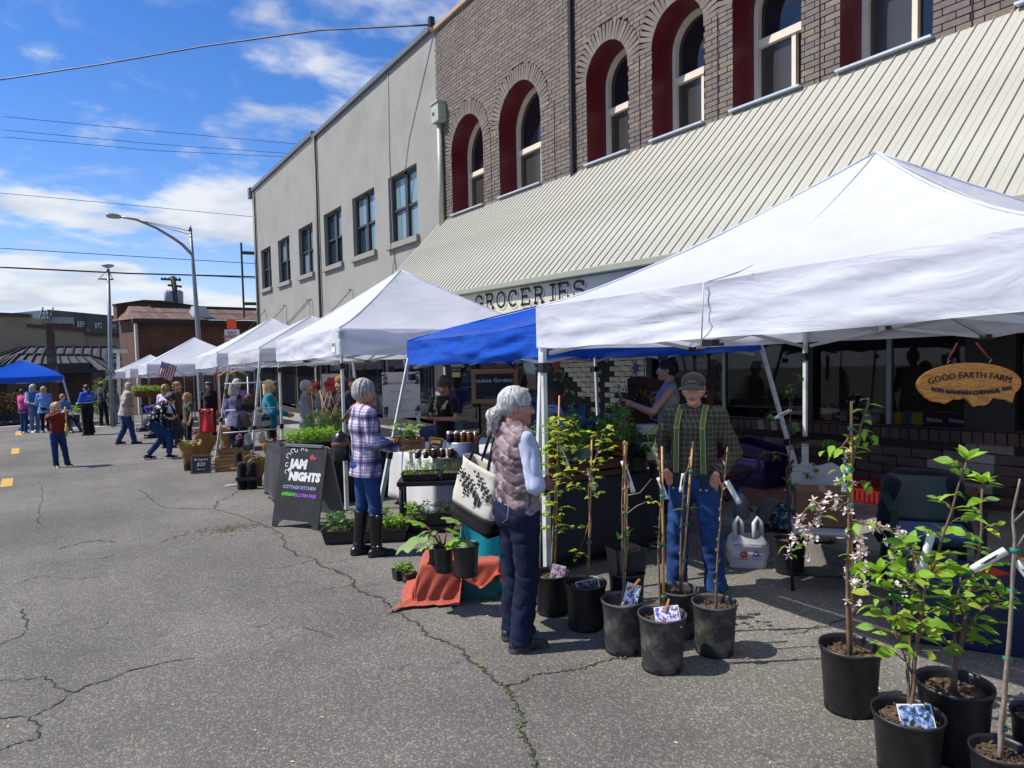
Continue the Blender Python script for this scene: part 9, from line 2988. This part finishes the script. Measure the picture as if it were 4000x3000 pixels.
for k, px in enumerate((548, 590)):
 p = up_from(col_at(px, 21.0), px, 1530)
 t = thing('hanging_basket', 'hanging coir flower basket %s under the flag tent edge' % ('on the left', 'on the right')[k], 'flower basket', p, 0, 'hanging baskets')
 MB().lathe([(0, -.16), (.12, -.13), (.22, 0), (.2, .01)], (0, 0, 0), 16).build('liner', mat('coir', '#6a3f1c', .95, bump=.6), t)
 foliage(t, 60, .2, .2, 0, .16, .06, l_bright, 90+k, stem=False); foliage(t, 14, .2, .2, .06, .18, .05, leafm('pansy', '#c9a24a', .2), 95+k, stem=False, name='blooms')
 for a in (0, 2.1, 4.2): MB().tube([(.2*math.cos(a), .2*math.sin(a), 0), (0, 0, .42)], .004, 4).build('wire', m_wd, t)
# flag
q4 = [up_from(col_at(p[0], 19.2), *p) for p in ((632, 1411), (692, 1429), (671, 1492), (617, 1466))]
t = thing('small_flag', 'small American flag hanging from the tent corner', 'flag', q4[0])
def fl(u, w): return q4[0].lerp(q4[1], u).lerp(q4[3].lerp(q4[2], u), w)-q4[0]+V((0, .02*math.sin(u*9+w*4), 0))
m_fr, m_fw, m_fb = mat('flag_red', '#a3202c', .7), mat('flag_white', '#cfcac6', .7), mat('flag_blue', '#1c2a5a', .7)
for i in range(13): MB().grid(lambda u, w: fl((i+u)/13, w), 2, 10).build('stripe', m_fr if i % 2 == 0 else m_fw, t, solid=.002)
ct = MB().grid(lambda u, w: fl(u*7/13, w*.42)-AW*.006, 6, 5).build('canton', m_fb, t, solid=.002)
mb = MB()
for i in range(6):
 for j in range(5):
  p = fl((.5+i)*7/13/6, (.5+j)*.42/5)-AW*.012
  mb.add([p+V((.011*math.cos(a)*.85, -.011*math.cos(a)*.5, .011*math.sin(a))) for a in np.linspace(0, 6.28, 11)[:-1]], [tuple(range(10))])
mb.build('stars', m_fw, ct, kind='stuff')
MB().tube([q4[0]-q4[0]+V((-.02, 0, .02)), q4[1]-q4[0]+(q4[1]-q4[0])*.9+V((0, 0, -.25))], .008, 5).build('staff', m_bamboo, t)
# ------------------------------------------------------------------ street furniture
m_galv = mat('galvanised_pole', '#7d838a', .4, metal=.5, var=.15, vs=3)
g = col_at(780, 27.5)
U = lambda x, y: up_from(g, x, y)-g
t = thing('street_lamp', 'tall steel street lamp with a long curved arm over the street', 'street lamp', g)
MB().tube([(0, 0, 0), U(776, 1320), U(758, 1080), U(744, 893)], [.10, .09, .065, .045], 12).build('pole', m_galv, t)
MB().tube([U(744, 900), U(743, 878)], [.07, .01], 8).build('finial', m_galv, t)
MB().tube([U(748, 992), U(712, 955), U(678, 931), U(610, 890), U(533, 858), U(470, 847)], [.06, .055, .05, .045, .04, .035], 8).build('arm', m_galv, t)
MB().tube([U(474, 848), U(462, 846), U(440, 843), U(418, 841), U(413, 841)], [.04, .08, .10, .08, .02], 10).build('lamp_head', mat('lamp_casting', '#8d9499', .45), t)
for y_ in (903, 917): MB().tube([U(533, 857), U(744, y_)], .012, 5).build('stay', m_galv, t)
g = col_at(434, 30.5)
t = thing('lamp_post', 'slim straight lamp post with a disc shaped head', 'street lamp', g)
MB().tube([(0, 0, 0), U(433, 1450), U(423, 1050)], [.10, .09, .05], 10).build('pole', m_galv, t)
hd_ = U(421, 1040)
MB().lathe([(0, -.08), (.08, -.06), (.22, .01), (.2, .06), (0, .09)], hd_, 18).build('lamp_head', mat('lamp_casting', '#8d9499', .45), t)
MB().tube([U(382, 1089), U(443, 1092)], .03, 6).build('crossbar', m_wd, t)
for x_ in (386, 440): MB().tube([U(x_, 1090), U(423, 1052)], .012, 4).build('brace', m_wd, t)
g = col_at(690, 52)
t = thing('utility_pole', 'wooden utility pole with crossarms and grey transformers above the shingled roof', 'utility pole', g)
MB().tube([(0, 0, 0), U(694, 1200), U(674, 1079)], [.22, .2, .15], 10).build('pole', mat('weathered_pole', '#4f4638', .9, var=.2), t)
for a, b_ in (((628, 1090), (708, 1094)), ((655, 1114), (711, 1120))): MB().bar(U(*a), U(*b_), .12, .14).build('crossarm', mat('weathered_pole', '#4f4638', .9), t)
for x_ in (655, 664, 703): MB().lathe([(0, -.5), (.2, -.5), (.22, .4), (.1, .5), (0, .55)], U(x_, 1164), 12).build('transformer', mat('transformer_grey', '#8f979c', .5), t)
for k in range(6): MB().tube([U(632+k*14, 1090), U(632+k*14, 1083)], .05, 6).build('insulator', m_wd, t)
WIRES = [((-40, 318), (800, 180), (1745, 28), 14, .022, 'thick twisted service cable'), ((-40, 450), (600, 512), (1300, 575), 46, .014, 'topmost of the three thin wires'), ((-40, 503), (600, 562), (1300, 612), 46, .014, 'middle of the three thin wires'), ((-40, 530), (600, 588), (1300, 622), 46, .014, 'lowest of the three thin wires'), ((-40, 750), (500, 800), (1100, 858), 46, .014, 'single wire above the street lamp'), ((-40, 967), (500, 1000), (1100, 1036), 46, .02, 'wire crossing just below the lamp arm'), ((-40, 1042), (500, 1068), (1100, 1084), 46, .045, 'heavy black cable'), ((700, 1074), (850, 1080), (1100, 1092), 46, .02, 'short wire just under the heavy cable')]
for a, m_, b_, Y, r, lab in WIRES:
 if Y == 14: q = [aty(a[0], a[1], 26), aty(430, 246, 23.5), aty(m_[0], m_[1], 20.5), aty(1250, 118, 17.8), V((7.45, 15.1, 9.35))]
 else: q = [aty(*a, Y), aty(*m_, Y), aty(*b_, Y)]
 pts = []
 for i in range(len(q)-1):
  for k in range(6): pts.append(q[i].lerp(q[i+1], k/6))
 pts.append(q[-1])
 props(MB().tube([p-q[0] for p in pts], r, 5).build('overhead_wire', m_blackp, None, q[0]), lab+' strung across the sky', 'wire', 'overhead wires')
bk = thing('cable_bracket', 'small black cable bracket on the brick parapet corner', 'bracket', (7.4, 15.0, 9.25)); MB().box((0, 0, .12), (.12, .12, .2)).build('box', m_blackp, bk); MB().tube([(0, 0, -.1), (.05, 0, .1)], .03, 6).build('conduit', m_coping, bk)
def signpost(label, px, dist, plates, hb=None):
 g = col_at(px, dist)
 t = thing('sign_post', label, 'sign', g, -math.atan2(g.x, g.y))
 k = (g-CAM).dot(FW)/FPX
 tops = []
 for (x0, x1, y0, y1, mm, lines) in plates:
  z1, z0 = up_from(g, px, y0).z-g.z, up_from(g, px, y1).z-g.z
  xo = ((x0+x1)/2-px)*k
  pb = MB().box((xo, -.04, (z0+z1)/2), ((x1-x0)*k, .006, z1-z0)).build('plate', mm, t, bevel=.002)
  for (txt, fz, s_, lm_) in lines: letter(t, txt, (xo, -.046, z0+(z1-z0)*fz), f3, lm_, s_, bold=.004, extrude=.0006)
  tops.append(z1)
 MB().bar((0, 0, 0), (0, 0, max(tops)), .05, .05, up=(0, 1, 0)).build('post', m_galv, t)
m_sw, m_sr = mat('sign_white', '#b5b5b3', .4), mat('sign_red', '#9a1d2a', .5)
signpost('NO PARKING sign with an orange square plate above it', 914, 20.6, [(888, 942, 1287, 1362, m_sw, (('NO', .82, .13, m_sr), ('PARKING', .62, .12, m_sr), ('8AM-5PM TUESDAYS', .42, .05, m_sr), ('JUNE 1 - OCTOBER', .30, .05, m_sr), ('TOW AWAY', .16, .05, m_sr))), (897, 932, 1247, 1284, mat('sign_orange', '#d5420f', .5), ())])
signpost('ONE WAY sign on a post at the street corner', 433, 29.6, [(418, 448, 1445, 1481, m_sw, (('ONE', .78, .15, m_ink), ('WAY', .48, .15, m_ink), ('<', .17, .16, m_ink)))])
g = col_at(462, 33); t = thing('flood_light_post', 'white post with a flat white box light on top', 'post', g); MB().bar((0, 0, 0), U(461, 1376), .12, .12, up=(0, 1, 0)).build('post', m_leg, t); MB().box(U(464, 1372), (.62, .4, .16)).build('box', mat('white_corner_board', '#b7b2a6', .6), t)
# hedge, shrubs, clutter at the left end
def bush(label, px, dist, w_, h_, lms, seed, n=420):
 g = col_at(px, dist); t = thing('shrub', label, 'shrub', g, 0, 'shrubs across the street'); r_ = random.Random(seed)
 for q, lm in enumerate(lms):
  mb = MB()
  for k in range(n):
   a = r_.uniform(0, 6.28); zz_ = r_.uniform(.05, 1); rr = math.sqrt(r_.random())*(1-.5*zz_**3)
   add_leaf(mb, V((rr*math.cos(a)*w_, rr*math.sin(a)*w_*.5, zz_*h_+.1*vn(a*2, zz_*3, seed))), V((math.cos(a), math.sin(a), r_.uniform(-.2, 1))), .16, .6)
  mb.build('leaves', lm, t, kind='stuff')
 for k in range(4): MB().tube([(r_.uniform(-.3, .3)*w_, 0, 0), (r_.uniform(-.6, .6)*w_, 0, h_*.7)], .03, 5).build('stem', m_twig, t)
bush('russet leaved hedge at the far left edge', 30, 47, 1.7, 1.25, (l_red, l_dark), 3, 650)
bush('green laurel shrub beside the far lamp post', 408, 41, .6, 1.9, (l_mid, l_bright), 4)
bush('low green weeds along the far wall', 330, 44, 2.2, .45, (l_bright,), 6)
bush('ivy clump climbing the brick building corner', 452, 40, .4, 3.4, (l_dark, l_mid), 7)
v = PEOPLE['seated']
t = thing('lawn_chair', 'dark folding chair under the seated woman', 'chair', world_of(v, (0, -.2, 0)), v['root'].rotation_euler.z)
MB().box((0, 0, .46), (.46, .42, .03)).build('seat', m_blk, t); MB().box((0, -.2, .72), (.46, .03, .4)).build('backrest', m_blk, t)
for sx in (-.2, .2):
 for sy in (-.18, .18): MB().tube([(sx, sy, 0), (sx, sy, .46)], .012, 6).build('leg', m_leg_grey, t)
g = at(48, 1662); t = thing('guitar_case', 'open black guitar case lying on the road', 'case', g, R(20))
grow('case', [ell((-.35, 0, .1), (.28, .22, .12)), ell((.05, 0, .1), (.24, .19, .12)), cone((.2, 0, .1), (.75, 0, .1), .10, .09, 0, .03)], .025, [m_boot], t); MB().box((-.1, .15, .32), (1.0, .03, .34), rotm(R(-15), 0, 0)).build('lid', m_boot, t, bevel=.02)
g = at(294, 1655); t = thing('black_bucket', 'black bucket beside the blue canopy leg', 'bucket', g); MB().lathe([(0, 0), (.16, 0), (.19, .36), (.17, .36), (.15, .03)], (0, 0, 0), 16).build('bucket', m_blackp, t)
